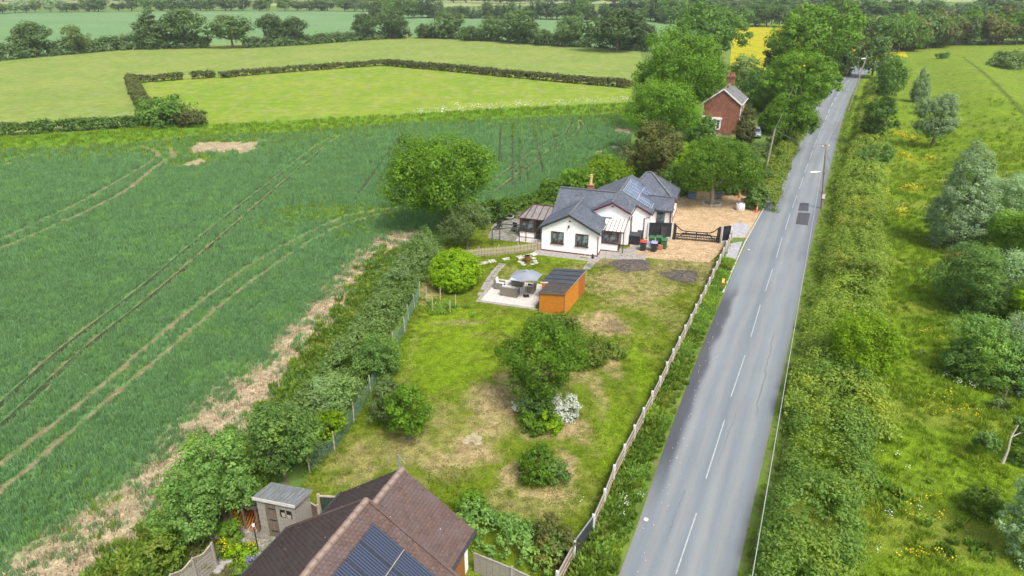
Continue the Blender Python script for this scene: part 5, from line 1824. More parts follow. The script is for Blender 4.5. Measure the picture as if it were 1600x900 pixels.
# ------------------------------------------------------------------ driveway: gates, bins, boxes
gl_, gr_ = np.array(G(1052.5, 374.5)), np.array(G(1122, 380))
gw = np.linalg.norm(gr_ - gl_)
ga = math.atan2(*(gr_ - gl_)[::-1])
g_ = thing('driveway_gate', 'wide black double driveway gate with curved top rails', 'gate', (*gl_, .04), ga)
for x in (.0, gw): MB().box(x - .12, x + .12, -.12, .12, 0, 1.75).build('gate_post', MAT['black_paint'], g_)
for s_, x0 in ((1, .16), (-1, gw - .16)):
    hw = gw / 2 - .18
    X = lambda f: x0 + s_ * hw * f
    m = MB().beam((X(0), 0, .1), (X(0), 0, 1.6), .09, .09)
    m.beam((X(1), 0, .1), (X(1), 0, 1.02), .08, .08)
    m.build('stile', MAT['black_paint'], g_)
    m = MB()
    cv = [(f, 1.0 + .58 * (1 - min(1, f / .4)) ** 1.6) for f in np.linspace(0, 1, 9)]
    for (f0, z0), (f1, z1) in zip(cv[:-1], cv[1:]): m.beam((X(f0), 0, z0), (X(f1), 0, z1), .07, .09)
    m.build('curved_rail', MAT['black_paint'], g_)
    for z in (.14, .42, .68): MB().beam((X(.02), 0, z), (X(.98), 0, z), .06, .09).build('rail', MAT['black_paint'], g_)
    MB().beam((X(.03), .0, .15), (X(.55), .0, .98), .05, .07).build('brace', MAT['black_paint'], g_)
    for k in range(12): MB().box(min(X(.05 + k * .078), X(.05 + k * .078) + .05), max(X(.05 + k * .078), X(.05 + k * .078) + .05), -.05, -.031, .1, .70).build('pale', MAT['black_paint'], g_)
    MB().beam((X(.3), .05, .72), (X(.98), .05, .72), .04, .18).build('lock_board', MAT['black_paint'], g_)


def black_panel(a, b, label, h=1.8):
    a, b = np.array(a), np.array(b)
    L = np.linalg.norm(b - a)
    t = thing('fence_panel', label, 'fence', (*a, .04), math.atan2(*(b - a)[::-1]))
    MB().box(0, L, -.03, .03, 0, .25).build('gravel_board', MAT['concrete'], t)
    for k in range(10): MB().box(.0, L, -.03, .025, .26 + k * .15, .40 + k * .15).build('board', MAT['black_paint'], t)
    MB().box(-.02, L + .02, -.05, .05, 1.765, 1.81).build('capping', MAT['black_paint'], t)
    for x in (-.05, L + .05): MB().box(x - .05, x + .05, -.06, .06, 0, 1.85).build('post', MAT['white_post'], t)
    return t


bpn = black_panel(HW(9.75, 6.8), gl_ + np.array((-.32, .05)), 'black boarded fence panel between the bungalow and the driveway gate')
black_panel(gr_ + np.array((.32, -.02)), np.array(G(1139, 378.5)), 'black boarded fence panel between the gate and the roadside fence')
MB().box(1.25, 1.85, -.16, -.055, .0, 1.4).build('leaning_board', MAT['dark_grey'], bpn)


def bin_(px, py, body, lid, label, rz=-.35, h=1.02, w=.56, group=None):
    t = thing('wheelie_bin', label, 'bin', (*G(px, py), .045), rz, group)
    MB().add([(-w * .42, -.3, .05), (w * .42, -.3, .05), (w * .42, .3, .05), (-w * .42, .3, .05), (-w / 2, -.37, h - .1), (w / 2, -.37, h - .1), (w / 2, .37, h - .1), (-w / 2, .37, h - .1)],
             [(0, 3, 2, 1), (4, 5, 6, 7), (0, 1, 5, 4), (1, 2, 6, 5), (2, 3, 7, 6), (3, 0, 4, 7)]).build('body', body, t, bevel=.025)
    MB().prism([(-.40, h - .095), (.40, h - .095), (.40, h - .03), (.2, h + .03), (-.2, h + .03), (-.40, h - .05)], -w / 2 - .02, w / 2 + .02, 'x').build('lid', lid, t, bevel=.015)
    MB().tube([(-w / 2 + .03, .44, h - .08), (w / 2 - .03, .44, h - .08)], .02, 6).build('handle', body, t)
    for s_ in (-1, 1): MB().prism([(.1 * math.cos(a), .1 + .1 * math.sin(a)) for a in np.linspace(0, 6.28, 11)[:-1]], min(s_ * .24, s_ * .29), max(s_ * .24, s_ * .29), 'x').build('wheel', MAT['black_paint'], t, (0, .3, -.0))
    return t


BK = mk('bin_black', (.025, .028, .035), (.04, .043, .05), 3, .5)
GRN = mk('bin_green', (.030, .11, .045), (.045, .15, .06), 3, .5)
RED = mk('bin_red', (.42, .035, .03), (.5, .06, .05), 3, .5)
LAV = mk('bin_lavender', (.26, .25, .44), (.34, .33, .52), 3, .5)
bin_(1004.5, 391.5, BK, RED, 'black wheelie bin with red lid')
bin_(1021.5, 393, BK, LAV, 'black wheelie bin with lavender lid')
bin_(1037, 388.5, GRN, GRN, 'green wheelie bin at the right end of the row')
bin_(1018, 384.5, GRN, GRN, 'green wheelie bin behind the black ones, nearest the storage box')
bin_(1029, 384, GRN, GRN, 'green wheelie bin in the middle of the back row')
bin_(1000, 376, BK, BK, 'all black wheelie bin behind the dark storage box')
t = thing('folding_chair', 'pale blue folding chair between the two black bins', 'chair', (*G(1013, 391), .045), -.3)
PB = mk('chair_blue', (.30, .38, .5), (.38, .45, .56), 3, .6)
MB().box(-.2, .2, -.2, .2, .42, .45).build('seat', PB, t)
MB().box(-.2, .2, .19, .22, .451, .85).build('backrest', PB, t)
for sx in (-.18, .18):
    for sy in (-.18, .18): MB().box(sx - .015, sx + .015, sy - .015, sy + .015, 0, .419).build('leg', PB, t)
t = thing('brick_stack', 'small stack of red bricks beside the bins', 'bricks', (*G(1031.5, 390.5), .045), -.3)
bme = None
for k in range(7):
    for j_ in range(4):
        for q in range(2):
            if bme is None:
                o = MB().box(-.105, .105, -.05, .05, 0, .065).build('brick', mk('loose_brick', (.34, .14, .08), (.45, .21, .12), 5, .9), t)
                bme = o.data
            else: o = link('brick', bme, bme.materials[0], t)
            o.location = ((q - .5) * .23, (j_ - 1.5) * .11, k * .068)
            o.rotation_euler = (0, 0, random.uniform(-.05, .05))
t = thing('storage_box', 'dark grey garden storage box against the white wall', 'storage box', (*G(991, 381), .045), R(-19))
MB().box(-.62, .62, -.42, .42, 0, .95).build('body', MAT['dark_grey'], t, bevel=.015)
for k in range(6): MB().box(-.6, .6, -.436, -.421, .05 + k * .145, .175 + k * .145).build('slat', MAT['black_paint'], t)
MB().prism([(-.47, .955), (.47, .955), (.47, 1.12), (-.47, 1.0)], -.66, .66, 'x').build('lid', MAT['dark_grey'], t, bevel=.01)
# earth heaps


def heap(px, py, rx, ry, label, seed, h=.2):
    c = G(px, py)
    s = FPX / Pj(*c)[2]
    X0, Y0 = rx / s, (G(px, py - ry)[1] - G(px, py + ry)[1]) / 2
    n, mm = 9, 28
    V, Fc = [(0, 0, h)], []
    for i in range(1, n):
        for k in range(mm):
            t, f = 2 * math.pi * k / mm, i / (n - 1)
            w = 1 + .9 * (float(fbm(math.cos(t) + seed, math.sin(t), .7, seed)) - .5)
            x, y = X0 * f * w * math.cos(t), Y0 * f * w * math.sin(t)
            z = h * (1 - f) ** .8 * (.5 + float(fbm(x + seed, y, .5, seed))) if i < n - 1 else -.02
            V.append((x, y, z + .03))
    for k in range(mm): Fc.append((0, 1 + k, 1 + (k + 1) % mm))
    for i in range(n - 2):
        for k in range(mm): Fc.append((1 + i * mm + k, 1 + (i + 1) * mm + k, 1 + (i + 1) * mm + (k + 1) % mm, 1 + i * mm + (k + 1) % mm))
    me = bpy.data.meshes.new('soil_heap')
    me.from_pydata(V, [], Fc)
    o = link('soil_heap', me, MAT['earth'])
    o.location = (c[0], c[1], .0)
    tag(o, label, 'soil heap')


MAT['earth'] = mk('dark_earth', (.060, .052, .048), (.12, .10, .088), 3.5, .95, .1, .9, .05, c3=(.20, .16, .12), s3=5)
heap(985, 414, 40, 10, 'wide low heap of dark earth on the lawn by the gravel', 3)
heap(1066, 430, 29, 11, 'smaller heap of dark earth close to the roadside fence', 8)
# planters, sacks, cones, pallet at the back of the drive
for (x, y, c, lb, w) in ((1081, 310.5, (.10, .17, .28), 'blue square planter left of the drive tree', .95), (1123, 310.5, (.15, .18, .22), 'grey blue square planter right of the drive tree', .72)):
    t = thing('square_planter', lb, 'planter', (*G(x, y), .045), R(-15))
    mt = mk('planter_paint', c, tuple(q * 1.3 for q in c), 3, .7)
    MB().add([(-w * .42, -w * .35, 0), (w * .42, -w * .35, 0), (w * .42, w * .35, 0), (-w * .42, w * .35, 0), (-w * .5, -w * .42, .72), (w * .5, -w * .42, .72), (w * .5, w * .42, .72), (-w * .5, w * .42, .72)],
             [(0, 3, 2, 1), (4, 5, 6, 7), (0, 1, 5, 4), (1, 2, 6, 5), (2, 3, 7, 6), (3, 0, 4, 7)]).build('box', mt, t, bevel=.01)
    MB().box(-w * .54, w * .54, -w * .46, w * .46, .725, .79).build('rim', mk('planter_rim', tuple(q * .6 for q in c)), t)


def sack(px, py, label, tone, w=.95, h=.8, seed=0):
    t = thing('bulk_bag', label, 'bag', (*G(px, py), .045), R(-12 + seed * 17))
    g = random.Random(seed)
    m = MB()
    for i, (z, q) in enumerate(((0, .46), (.2 * h, .52), (.6 * h, .53), (h, .47))): pass
    V, Fc = [], []
    lv = ((0, .45), (.25, .52), (.7, .53), (1, .46))
    for z, q in lv:
        for k in range(12):
            a = 2 * math.pi * k / 12
            r = q * w * (1 + .16 * abs(math.sin(2 * a))) * g.uniform(.96, 1.04)
            V.append((r * math.cos(a), r * math.sin(a), z * h))
    for i in range(3):
        for k in range(12): Fc.append((i * 12 + k, i * 12 + (k + 1) % 12, i * 12 + 12 + (k + 1) % 12, i * 12 + 12 + k))
    V.append((0, 0, h * 1.04))
    for k in range(12): Fc.append((36 + k, 36 + (k + 1) % 12, 48))
    MB().add(V, Fc).build('sack', tone, t, smooth=True)
    for k in (1, 4, 7, 10):
        a = 2 * math.pi * k / 12
        c_, s_ = .5 * w * math.cos(a), .5 * w * math.sin(a)
        MB().tube([(c_, s_, h * .95), (c_ * .8 - s_ * .15, s_ * .8 + c_ * .15, h * 1.18), (c_ * .8 + s_ * .15, s_ * .8 - c_ * .15, h * 1.18), (c_ * .95, s_ * .95, h * .95)], .025, 5).build('loop', mk('strap_violet', (.3, .1, .25)), t)
    return t


WS = mk('white_woven_sack', (.62, .62, .64), (.74, .74, .76), 5, .8, .2, .3, .01, c3=(.45, .3, .42), s3=5)
sack(1156, 328.5, 'white bulk bag at the front of the drive', WS, seed=1)
sack(1163, 321, 'white bulk bag behind the front one near the pallet', WS, seed=2, h=.75)
MAT['cone'] = mk('cone_orange', (.60, .10, .03), (.68, .15, .05), 3, .5)


def cone(px, py, label, h=.9):
    t = thing('traffic_cone', label, 'traffic cone', (*G(px, py), .045))
    MB().box(-.2, .2, -.2, .2, 0, .04).build('base', MAT['cone'], t)
    MB().lathe([(.15, .04), (.1, h * .42)], 12).build('cone', MAT['cone'], t)
    MB().lathe([(.101, h * .421), (.065, h * .68)], 12).build('band', mk('cone_band', (.62, .32, .24), None, 4, .5), t)
    MB().lathe([(.064, h * .681), (.03, h)], 12).build('tip', MAT['cone'], t)


cone(1182, 332.5, 'orange traffic cone at the edge of the road', 1.0)
cone(1155, 309.5, 'orange traffic cone beside the wooden pallet')
t = thing('wooden_pallet', 'brown wooden pallet leaning upright behind the bulk bags', 'pallet', (*G(1170, 307), .045), R(-10))
for k in range(6): MB().box(-.6, .6, -.02, .0, .05 + k * .2, .16 + k * .2).build('slat', MAT['dark_wood'], t)
for x in (-.55, 0, .55): MB().box(x - .05, x + .05, .001, .1, .0, 1.2).build('bearer', MAT['stake'], t)
m = thing('hydrant_marker', 'small yellow and red marker post in the verge', 'marker post', (*G(1129, 449), .03), R(-20))
MB().box(-.11, .11, -.08, .08, 0, .42).build('post', mk('marker_red', (.5, .05, .03), None, 4, .6), m)
MB().box(-.12, .12, -.09, .09, .421, .78).build('plate', mk('marker_yellow', (.7, .5, .03), None, 4, .6), m)
MB().box(-.07, .07, -.096, -.0905, .5, .7).build('sign_face', MAT['white_pvc'], m)
# bits of litter and stone on the road edge
for (x, y) in ((1009.5, 814), (1170, 391.5)):
    c = G(x, y)
    o = MB().prism([(.14 * math.cos(a) * random.uniform(.8, 1.2), .14 * math.sin(a)) for a in np.linspace(0, 6.28, 8)[:-1]], 0, .04, 'z').build('stone', MAT['pale_slab'], None, (c[0], c[1], .07))
    tag(o, 'small pale stone lying at the near left edge of the road' if y > 600 else 'pale flat stone on the road near the slate chips', 'stone')

# ------------------------------------------------------------------ poles, wires, lamp, car and the brick house's front garden
MAT['pole'] = mk('pole_wood', (.20, .165, .13), (.34, .29, .24), 3, .9, .1, .3, .01, (6, 6, .4))
MAT['wire'] = mk('wire_grey', (.30, .31, .32), (.36, .37, .38), 3, .6)


def pole(label, base, top, r=.14, lamp=None, box=False, cross=False):
    """base on the ground, top (x,y,z)"""
    t = thing('telegraph_pole', label, 'pole', (*base, 0), 0)
    tx, ty, tz = top[0] - base[0], top[1] - base[1], top[2]
    MB().tube([(0, 0, -.2), (tx * .5, ty * .5, tz * .5), (tx, ty, tz)], [r, r * .85, r * .7], 9).build('shaft', MAT['pole'], t, smooth=False)
    if cross:
        MB().beam((tx - .45, ty - .15, tz - .3), (tx + .45, ty + .15, tz - .3), .1, .1).build('cross_arm', MAT['pole'], t)
        for s_ in (-.4, 0, .4): MB().lathe([(.03, tz - .25), (.06, tz - .2), (.06, tz - .1), (.02, tz - .05)], 7, (tx + s_, ty + s_ * .33)).build('insulator', MAT['white_pvc'], t)
    if lamp:
        z, L = lamp
        f = z / tz
        MB().tube([(tx * f, ty * f, z), (tx * f - L * .6, ty * f, z + .15), (tx * f - L, ty * f, z + .1)], .035, 6).build('lamp_arm', MAT['steel'], t)
        MB().tube([(tx * f - L + .15, ty * f, z + .1), (tx * f - L - .15, ty * f - .03, z + .12), (tx * f - L - .75, ty * f - .05, z + .06)], [.05, .13, .09], 8).build('lamp_head', MAT['white_pvc'], t)
    if box:
        for z, h, w, mt in ((4.6, .75, .3, 'steel'), (1.35, .5, .34, None)):
            f = z / tz
            MB().box(tx * f - w / 2, tx * f + w / 2, ty * f - .26, ty * f - .12, z, z + h).build('fuse_box' if mt else 'notice', MAT[mt] if mt else mk('pink_notice', (.6, .42, .5), (.7, .55, .62), 4, .7), t)
    return t


def poleP(label, bpx, tpx, z, **k):
    b = G(*bpx)
    # top: the point at that height on the sight line nearest the base
    c = G(tpx[0], tpx[1], z)
    return pole(label, b, (c[0], b[1] + max(-.8, min(.8, c[1] - b[1])), z), **k), (c[0], b[1] + max(-.8, min(.8, c[1] - b[1])), z)


_, T1 = poleP('leaning telegraph pole with street lamp in the right verge', (1284, 326), (1291, 226), 7.9, lamp=(4.5, .9), box=True, cross=True)
_, T2 = poleP('telegraph pole rising out of the hedge left of the road', (1191, 290), (1202, 196), 7.4, r=.17)
_, T3 = poleP('telegraph pole with lamp among the roadside trees', (1250, 178), (1256, 119), 8.0, lamp=(5.2, .5))
_, T5 = poleP('tall thin pole standing in the right verge where the road starts to bend', (1325, 174), (1342, 83), 11.2, lamp=(10.4, .2))
_, T6 = poleP('stubby pole at the far end of the visible road', (1344, 126), (1342, 97), 5.0)
_, T7 = poleP('dark pole with lamp against the trees left of the bend', (1279, 112), (1284, 73), 7.6, lamp=(6.6, .5))


def wire(label, a, b, sag, r=.014):
    a, b = Vector(a), Vector(b)
    m = MB()
    m.tube([a + (b - a) * t - Vector((0, 0, sag * 4 * t * (1 - t))) for t in np.linspace(0, 1, 15)], r, 5)
    o = m.build('overhead_wire', MAT['wire'])
    return tag(o, label, 'wire')


c_ = G(1176, 900, 5.6)
far_end = (T1[0] + (c_[0] - T1[0]) * 1.25, T1[1] + (c_[1] - T1[1]) * 1.25, 5.0)
wire('thick pale cable running from the lamp pole towards the viewer along the right verge', (T1[0], T1[1], T1[2] - .2), far_end, .5, .02)
wire('wire from the lamp pole across the road to the hedge pole', T1, T2, .6)
wire('wire between the hedge pole and the pole among the trees', T2, T3, 1.0)
wire('wire from the lamp pole to the pole at the start of the bend', T1, T5, .9)
gy = G(1307, 286)
wire('steel guy wire anchoring the lamp pole in the verge', (T1[0], T1[1], T1[2] - .4), (gy[0], gy[1], 0), 0, .018)
t = thing('estate_sign', 'small white board sign beside the road near the bend', 'sign', (*G(1281, 124), 0), R(-15))
MB().box(-.05, .05, -.05, .05, 0, 1.9).build('post', MAT['white_pvc'], t)
MB().box(.06, 1.05, -.03, .03, .9, 1.9).build('board', MAT['white_pvc'], t)

# a silver grey car, nose towards us, half hidden behind the shrub
cr_ = thing('parked_car', 'silver grey car parked on the drive of the brick house', 'car', (*G(1180, 213), .03), R(-18))
CARP = mk('car_silver', (.32, .36, .42), (.36, .40, .46), 2, .25, .6, metal=.4)
m = MB().prism([(-2.1, .3), (-2.15, .62), (-2.0, .82), (-1.05, .95), (2.05, 1.0), (2.15, .7), (2.1, .3)], -.88, .88, 'x')
m.build('body', CARP, cr_, bevel=.06)
MB().add([(-.8, -1.05, .951), (.8, -1.05, .951), (.8, 1.8, 1.0), (-.8, 1.8, 1.0), (-.62, -.35, 1.5), (.62, -.35, 1.5), (.62, 1.35, 1.5), (-.62, 1.35, 1.5)],
         [(0, 3, 2, 1), (4, 5, 6, 7), (0, 1, 5, 4), (1, 2, 6, 5), (2, 3, 7, 6), (3, 0, 4, 7)]).build('cabin', CARP, cr_, bevel=.05)
MB().add([(-.7, -1.0, 1.0), (.7, -1.0, 1.0), (.58, -.44, 1.44), (-.58, -.44, 1.44)], [(0, 1, 2, 3)]).add([(-.7, -1.03, 1.0), (.7, -1.03, 1.0), (.58, -.47, 1.44), (-.58, -.47, 1.44)], [(0, 1, 2, 3)]).build('windscreen', MAT['dark_glass'], cr_)
for s_ in (-1, 1):
    MB().add([(s_ * .81, -.8, 1.02), (s_ * .81, 1.5, 1.04), (s_ * .65, 1.2, 1.44), (s_ * .65, -.35, 1.44)], [(0, 1, 2, 3)]).build('side_window', MAT['dark_glass'], cr_)
    MB().box(min(s_ * .5, s_ * .82), max(s_ * .5, s_ * .82), -2.14, -2.05, .6, .76).build('headlight', MAT['white_pvc'], cr_)
    for y in (-1.35, 1.35):
        w_ = MB().prism([(y + .33 * math.cos(a), .33 + .33 * math.sin(a)) for a in np.linspace(0, 6.28, 15)[:-1]], min(s_ * .7, s_ * .92), max(s_ * .7, s_ * .92), 'x').build('wheel', MAT['black_paint'], cr_)
        MB().prism([(y + .2 * math.cos(a), .33 + .2 * math.sin(a)) for a in np.linspace(0, 6.28, 11)[:-1]], min(s_ * .921, s_ * .94), max(s_ * .921, s_ * .94), 'x').build('rim', MAT['steel'], w_)
MB().box(-.45, .45, -2.17, -2.1, .4, .58).build('grille', MAT['black_paint'], cr_)
MB().box(-.27, .27, -2.19, -2.171, .42, .53).build('number_plate', MAT['white_pvc'], cr_)
t = thing('garden_bench', 'brown wooden bench against the brick house gable', 'bench', (*G(1134, 216), 0), R(-24))
MB().box(-.8, .8, -.3, .25, .4, .46).build('seat', MAT['dark_wood'], t)
MB().box(-.8, .8, .2, .26, .461, .95).build('backrest', MAT['dark_wood'], t)
for x in (-.75, .75):
    for y in (-.25, .2): MB().box(x - .04, x + .04, y - .04, y + .04, 0, .399).build('leg', MAT['dark_wood'], t)

# ------------------------------------------------------------------ trees and shrubs
LODN = {'A': (34000, .14), 'B': (13000, .24), 'C': (4200, .42), 'D': (1500, .7)}


def crown_for(kind, h, r, lod, seed, cov=2.1):
    cov = 5.5 if kind == 'ball' else cov
    n0, lmin = LODN[lod]
    hf = {'oak': .33, 'round': .38, 'column': .5, 'cone': .45, 'bush': .5, 'ball': .52, 'open': .3}[kind] * h
    area = 4 * math.pi * (((r * r) ** 1.6 + 2 * (r * hf) ** 1.6) / 3) ** (1 / 1.6) * (.55 if kind in ('cone',) else 1.)
    n = int(min(n0, cov * area / (.31 * lmin ** 2)))
    n = max(n, 300)
    leaf = math.sqrt(cov * area / (.31 * n))
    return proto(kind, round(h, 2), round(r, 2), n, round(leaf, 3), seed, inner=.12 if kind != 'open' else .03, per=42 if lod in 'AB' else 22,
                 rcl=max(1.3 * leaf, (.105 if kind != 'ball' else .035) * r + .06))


_shared = {}


def T(label, base, top, hw, kind, mat, lod, cat='tree', group=None, name=None, seed=None, trunk=True, z=0.):
    X, Y = G(*base)
    h = 6.
    for _ in range(25):                         # height at which the crown's top meets the surveyed line
        h += (Pj(X, Y, h)[1] - top) / (FPX / Pj(X, Y, h)[2]) / .92
    h = max(.4, h)
    r = hw * Pj(X, Y, h * .5)[2] / FPX
    seed = seed or (int(base[0] * 7 + base[1] * 13) % 9973)
    if lod in 'CD':
        key = (kind, lod, seed % 3)
        if key not in _shared:
            h0, r0 = {'oak': (11, 5.2), 'round': (8, 4), 'column': (8, 3), 'cone': (11, 3), 'bush': (4, 4), 'ball': (3, 3), 'open': (8, 4)}[kind]
            _shared[key] = (crown_for(kind, h0, r0, lod, 11 + seed % 3), h0, r0)
        P = _shared[key]
    else:
        P = (crown_for(kind, h, r, lod, seed), h, r)
    return plant(name or ('tree' if trunk else 'shrub'), label, cat, (X, Y), h, r, MAT[mat], P, group, trunk, z=z)


def B_(label, base, top, hw, mat, lod, kind='bush', name='shrub', **k):
    return T(label, base, top, hw, kind, mat, lod, 'shrub', name=name, trunk=False, **k)


# near and middle
T('large rounded oak in full leaf where the wheat meets the garden', (692, 358), 214, 82, 'round', 'oak', 'A', name='oak_tree')
T('small pale green apple tree below the large oak', (730, 390), 318, 38, 'open', 'apple', 'A', name='apple_tree')
B_('tightly clipped bright lime green ball bush at the end of the picket fence', (712, 449), 397, 36, 'lime', 'A', 'ball', 'clipped_bush')
T('round dense tree in the middle of the lawn above the white flowers', (847, 634), 514, 62, 'round', 'oak', 'A', name='garden_tree')
T('small thin leaved tree on the lawn edge, left one of two', (612, 668), 598, 33, 'round', 'apple', 'A', name='fruit_tree')
T('small bright green fruit tree on the lawn, right one of two', (640, 688), 604, 35, 'round', 'fresh', 'A', name='fruit_tree')
B_('low dark green bush in a ring of straw on the near lawn', (840, 752), 700, 30, 'oak', 'A')
B_('pale leafy clump beside the low dark bush on the near lawn', (872, 750), 722, 18, 'hawthorn', 'A')
B_('low weedy shrub behind the round lawn tree', (920, 566), 534, 34, 'weed', 'A')
B_('small tuft of weeds right of the round lawn tree', (958, 553), 534, 15, 'weed', 'B')
B_('light green bushes between the orange shed and the round lawn tree', (868, 520), 498, 40, 'weed', 'B')
B_('dark feathery shrub under the round lawn tree', (842, 656), 614, 28, 'deep', 'A')
B_('mound of white flowers at the foot of the round lawn tree', (884, 652), 624, 24, 'white_flower', 'A')
B_('small patch of white flowers left of the dark feathery shrub', (812, 640), 626, 11, 'white_flower', 'B')
B_('yellow green plants in front of the white flowers', (856, 672), 652, 22, 'lime', 'A')
B_('low green plants below the dark feathery shrub', (832, 672), 650, 20, 'oak', 'A')
hedge('laurel_hedge', 'broad leafy laurel hedge across the bottom of the lawn', 'hedge', [G(728, 812), G(760, 838), G(805, 855), G(850, 868), G(878, 885)], 2.3, 1.35, .16, 24, MAT['hawthorn'], 71, wob=.35)
B_('shrub with rusty leaf tips beside the dark fence panel', (868, 872), 815, 32, 'olive', 'A')
B_('rough weeds along the eave of the tiled roof', (735, 800), 770, 22, 'oak', 'A')
t = MB().tube([(0, 0, 0), (.03, .02, 1.15)], .035, 7).build('garden_stake', mk('rusty_iron', (.16, .06, .03), (.24, .1, .05), 6, .9), None, (*G(731, 796), 0))
tag(t, 'rust brown stake standing in the rough grass near the tiled roof', 'stake')

# left hedge along the wheat
HL = [(-12.6, 31), (-12.2, 34), (-11.6, 38), (-11.2, 42), (-10.8, 46), (-10.4, 50), (-10.0, 54), (-9.6, 58), (-9.0, 62), (-8.4, 65)]
hedge('mixed_hedge', 'long overgrown hedge between the wheat and the garden lawn', 'hedge', HL, 3.1, 2.25, .2, 22, MAT['hedge'], 72, wob=.3)
T('leafy hawthorn tree at the lower end of the left hedge', (446, 752), 632, 56, 'round', 'hawthorn', 'A', name='hawthorn_tree')
T('spreading green tree overhanging the log store', (352, 812), 684, 56, 'round', 'hawthorn', 'A', name='hawthorn_tree')
T('leafy tree nearest the bottom left above the trellis fence', (312, 858), 736, 52, 'round', 'hawthorn', 'A', name='hawthorn_tree')
B_('bright yellow green shrub in the left hedge by the netting', (512, 692), 640, 26, 'lime', 'A')
B_('grey green shrub in the left hedge above the bright one', (520, 650), 580, 44, 'hedge', 'A')
B_('mid green shrub where the left hedge narrows', (590, 590), 520, 36, 'hawthorn', 'A')
B_('grassy shrub outside the trellis fence at the bottom left', (262, 900), 835, 30, 'weed', 'A')
B_('potted green plant beside the log store', (364, 846), 812, 16, 'fresh', 'A')
# hedge and shrubs behind the bungalow
hedge('field_hedge', 'dark clipped hedge between the conservatory and the wheat', 'hedge', [G(745, 348), G(790, 338), G(850, 322), G(880, 306), G(920, 297)], 2.4, 1.9, .26, 16, MAT['oak'], 73)
B_('dark blue green netted shrub near the fire pit', (775, 345), 316, 18, 'deep', 'B')
B_('small silvery shrub under the large oak', (752, 348), 318, 14, 'silver', 'B')
B_('yellow green bush behind the bungalow chimney', (948, 294), 246, 42, 'lime', 'B')
B_('fresh green bush at the field corner behind the bungalow', (905, 300), 262, 34, 'fresh', 'B')
B_('low lush growth at the wheat corner beyond the bungalow', (868, 308), 282, 26, 'fresh', 'B')
T('brownish green hawthorn behind the rear roof of the bungalow', (1014, 290), 192, 42, 'round', 'olive', 'B', name='hawthorn_tree')
B_('bright bush at the foot of the brownish hawthorn', (1005, 284), 240, 30, 'fresh', 'B')
B_('dark shrub behind the rear corner of the bungalow', (1055, 300), 255, 30, 'deep', 'B')
hedge('drive_hedge', 'dark hedge closing the back of the gravel drive', 'hedge', [G(1058, 298), G(1100, 296), G(1140, 297), G(1172, 298)], 1.6, 1.7, .28, 16, MAT['deep'], 74)
B_('dark ivy mass behind the planters', (1140, 300), 268, 30, 'deep', 'B')
td = T('spreading tree with a bare pale trunk growing out of the gravel drive', (1112, 320), 220, 54, 'oak', 'fresh', 'A', name='drive_tree')
tr_ = [c for c in td.children if c.name.startswith('trunk')][0]
tr_.data = trunk_mesh('drive_trunk', 7.2, 3.9, 'round', 5, .3)
tr_.data.materials.append(mk('pale_bark', (.22, .19, .16), (.34, .31, .27), 4, .9, .1, .6, .03, (1, 1, .3)))
tr_.scale = (1, 1, 1)
st = thing('stone_ring', 'ring of pale stones round the drive tree', 'stones', (*G(1112, 319), .04))
for k in range(14):
    a = k * .449
    o = MB().prism([(.22 * math.cos(b) * random.uniform(.7, 1.2), .17 * math.sin(b) * random.uniform(.7, 1.2)) for b in np.linspace(0, 6.28, 7)[:-1]], 0, .16, 'z').build('stone', MAT['concrete'], st, (1.15 * math.cos(a), .95 * math.sin(a), 0), bevel=.03)
T('pale grey green tree behind the drive tree', (1150, 285), 220, 40, 'open', 'apple', 'B', name='apple_tree')
B_('yellow green shrubs below the brick house', (1085, 270), 222, 34, 'lime', 'B')
B_('dark green shrub in front of the brick house porch', (1062, 262), 225, 26, 'deep', 'B')
B_('fresh shrub in the brick house garden', (1125, 246), 222, 22, 'fresh', 'B')
T('bright green sycamore in front of the tallest tree by the brick house', (1026, 246), 126, 54, 'oak', 'fresh', 'A', name='sycamore_tree')
T('tallest broad green tree left of the brick house', (1057, 207), 46, 69, 'oak', 'oak', 'A', name='ash_tree')
T('dark oak standing behind the tallest tree', (1098, 118), 8, 54, 'oak', 'deep', 'B', name='oak_tree')
T('slim brown leaved shrub tree against the right corner of the brick house', (1162, 226), 166, 16, 'column', 'olive', 'B', name='cherry_tree')
B_('dark conifer bush at the right foot of the brick gable', (1158, 222), 196, 9, 'dark_pine', 'B')
T('greyish willow behind the brick house roof', (1158, 150), 92, 26, 'round', 'apple', 'C', name='willow_tree')
T('dark small tree beyond the brick chimney', (1182, 160), 108, 22, 'round', 'deep', 'C')
T('leafy green tree closing the gap right of the brick house', (1196, 178), 126, 26, 'round', 'fresh', 'B')
B_('low dark bushes right of the brick house chimney', (1176, 172), 142, 24, 'deep', 'C')
B_('broad green bush between the brick house and the roadside ash', (1200, 205), 172, 20, 'oak', 'B')
B_('garden shrubs left of the white porch', (1092, 222), 178, 24, 'deep', 'B')
T('fresh green tree beside the road opposite the brick house', (1228, 240), 138, 38, 'oak', 'fresh', 'B', name='ash_tree')
T('tall light green ash tree leaning over the road', (1240, 190), 70, 50, 'oak', 'fresh', 'B', name='ash_tree')
T('small tree between the brick house and the road', (1211, 212), 150, 21, 'round', 'oak', 'B')
B_('hedge shrub in front of the parked car', (1212, 238), 212, 15, 'hawthorn', 'B')
hedge('roadside_hedge', 'yellowing hedge along the left edge of the road up to the traffic cone', 'hedge', [G(1187, 330), G(1198, 302), G(1210, 275), G(1222, 248), G(1236, 220), G(1248, 200)], 3.0, 2.5, .28, 15, MAT['bramble'], 75)
B_('rounded hedge end beside the traffic cone', (1179, 326), 284, 20, 'hawthorn', 'B')
B_('green shrub behind the wooden pallet', (1180, 300), 262, 22, 'deep', 'B')
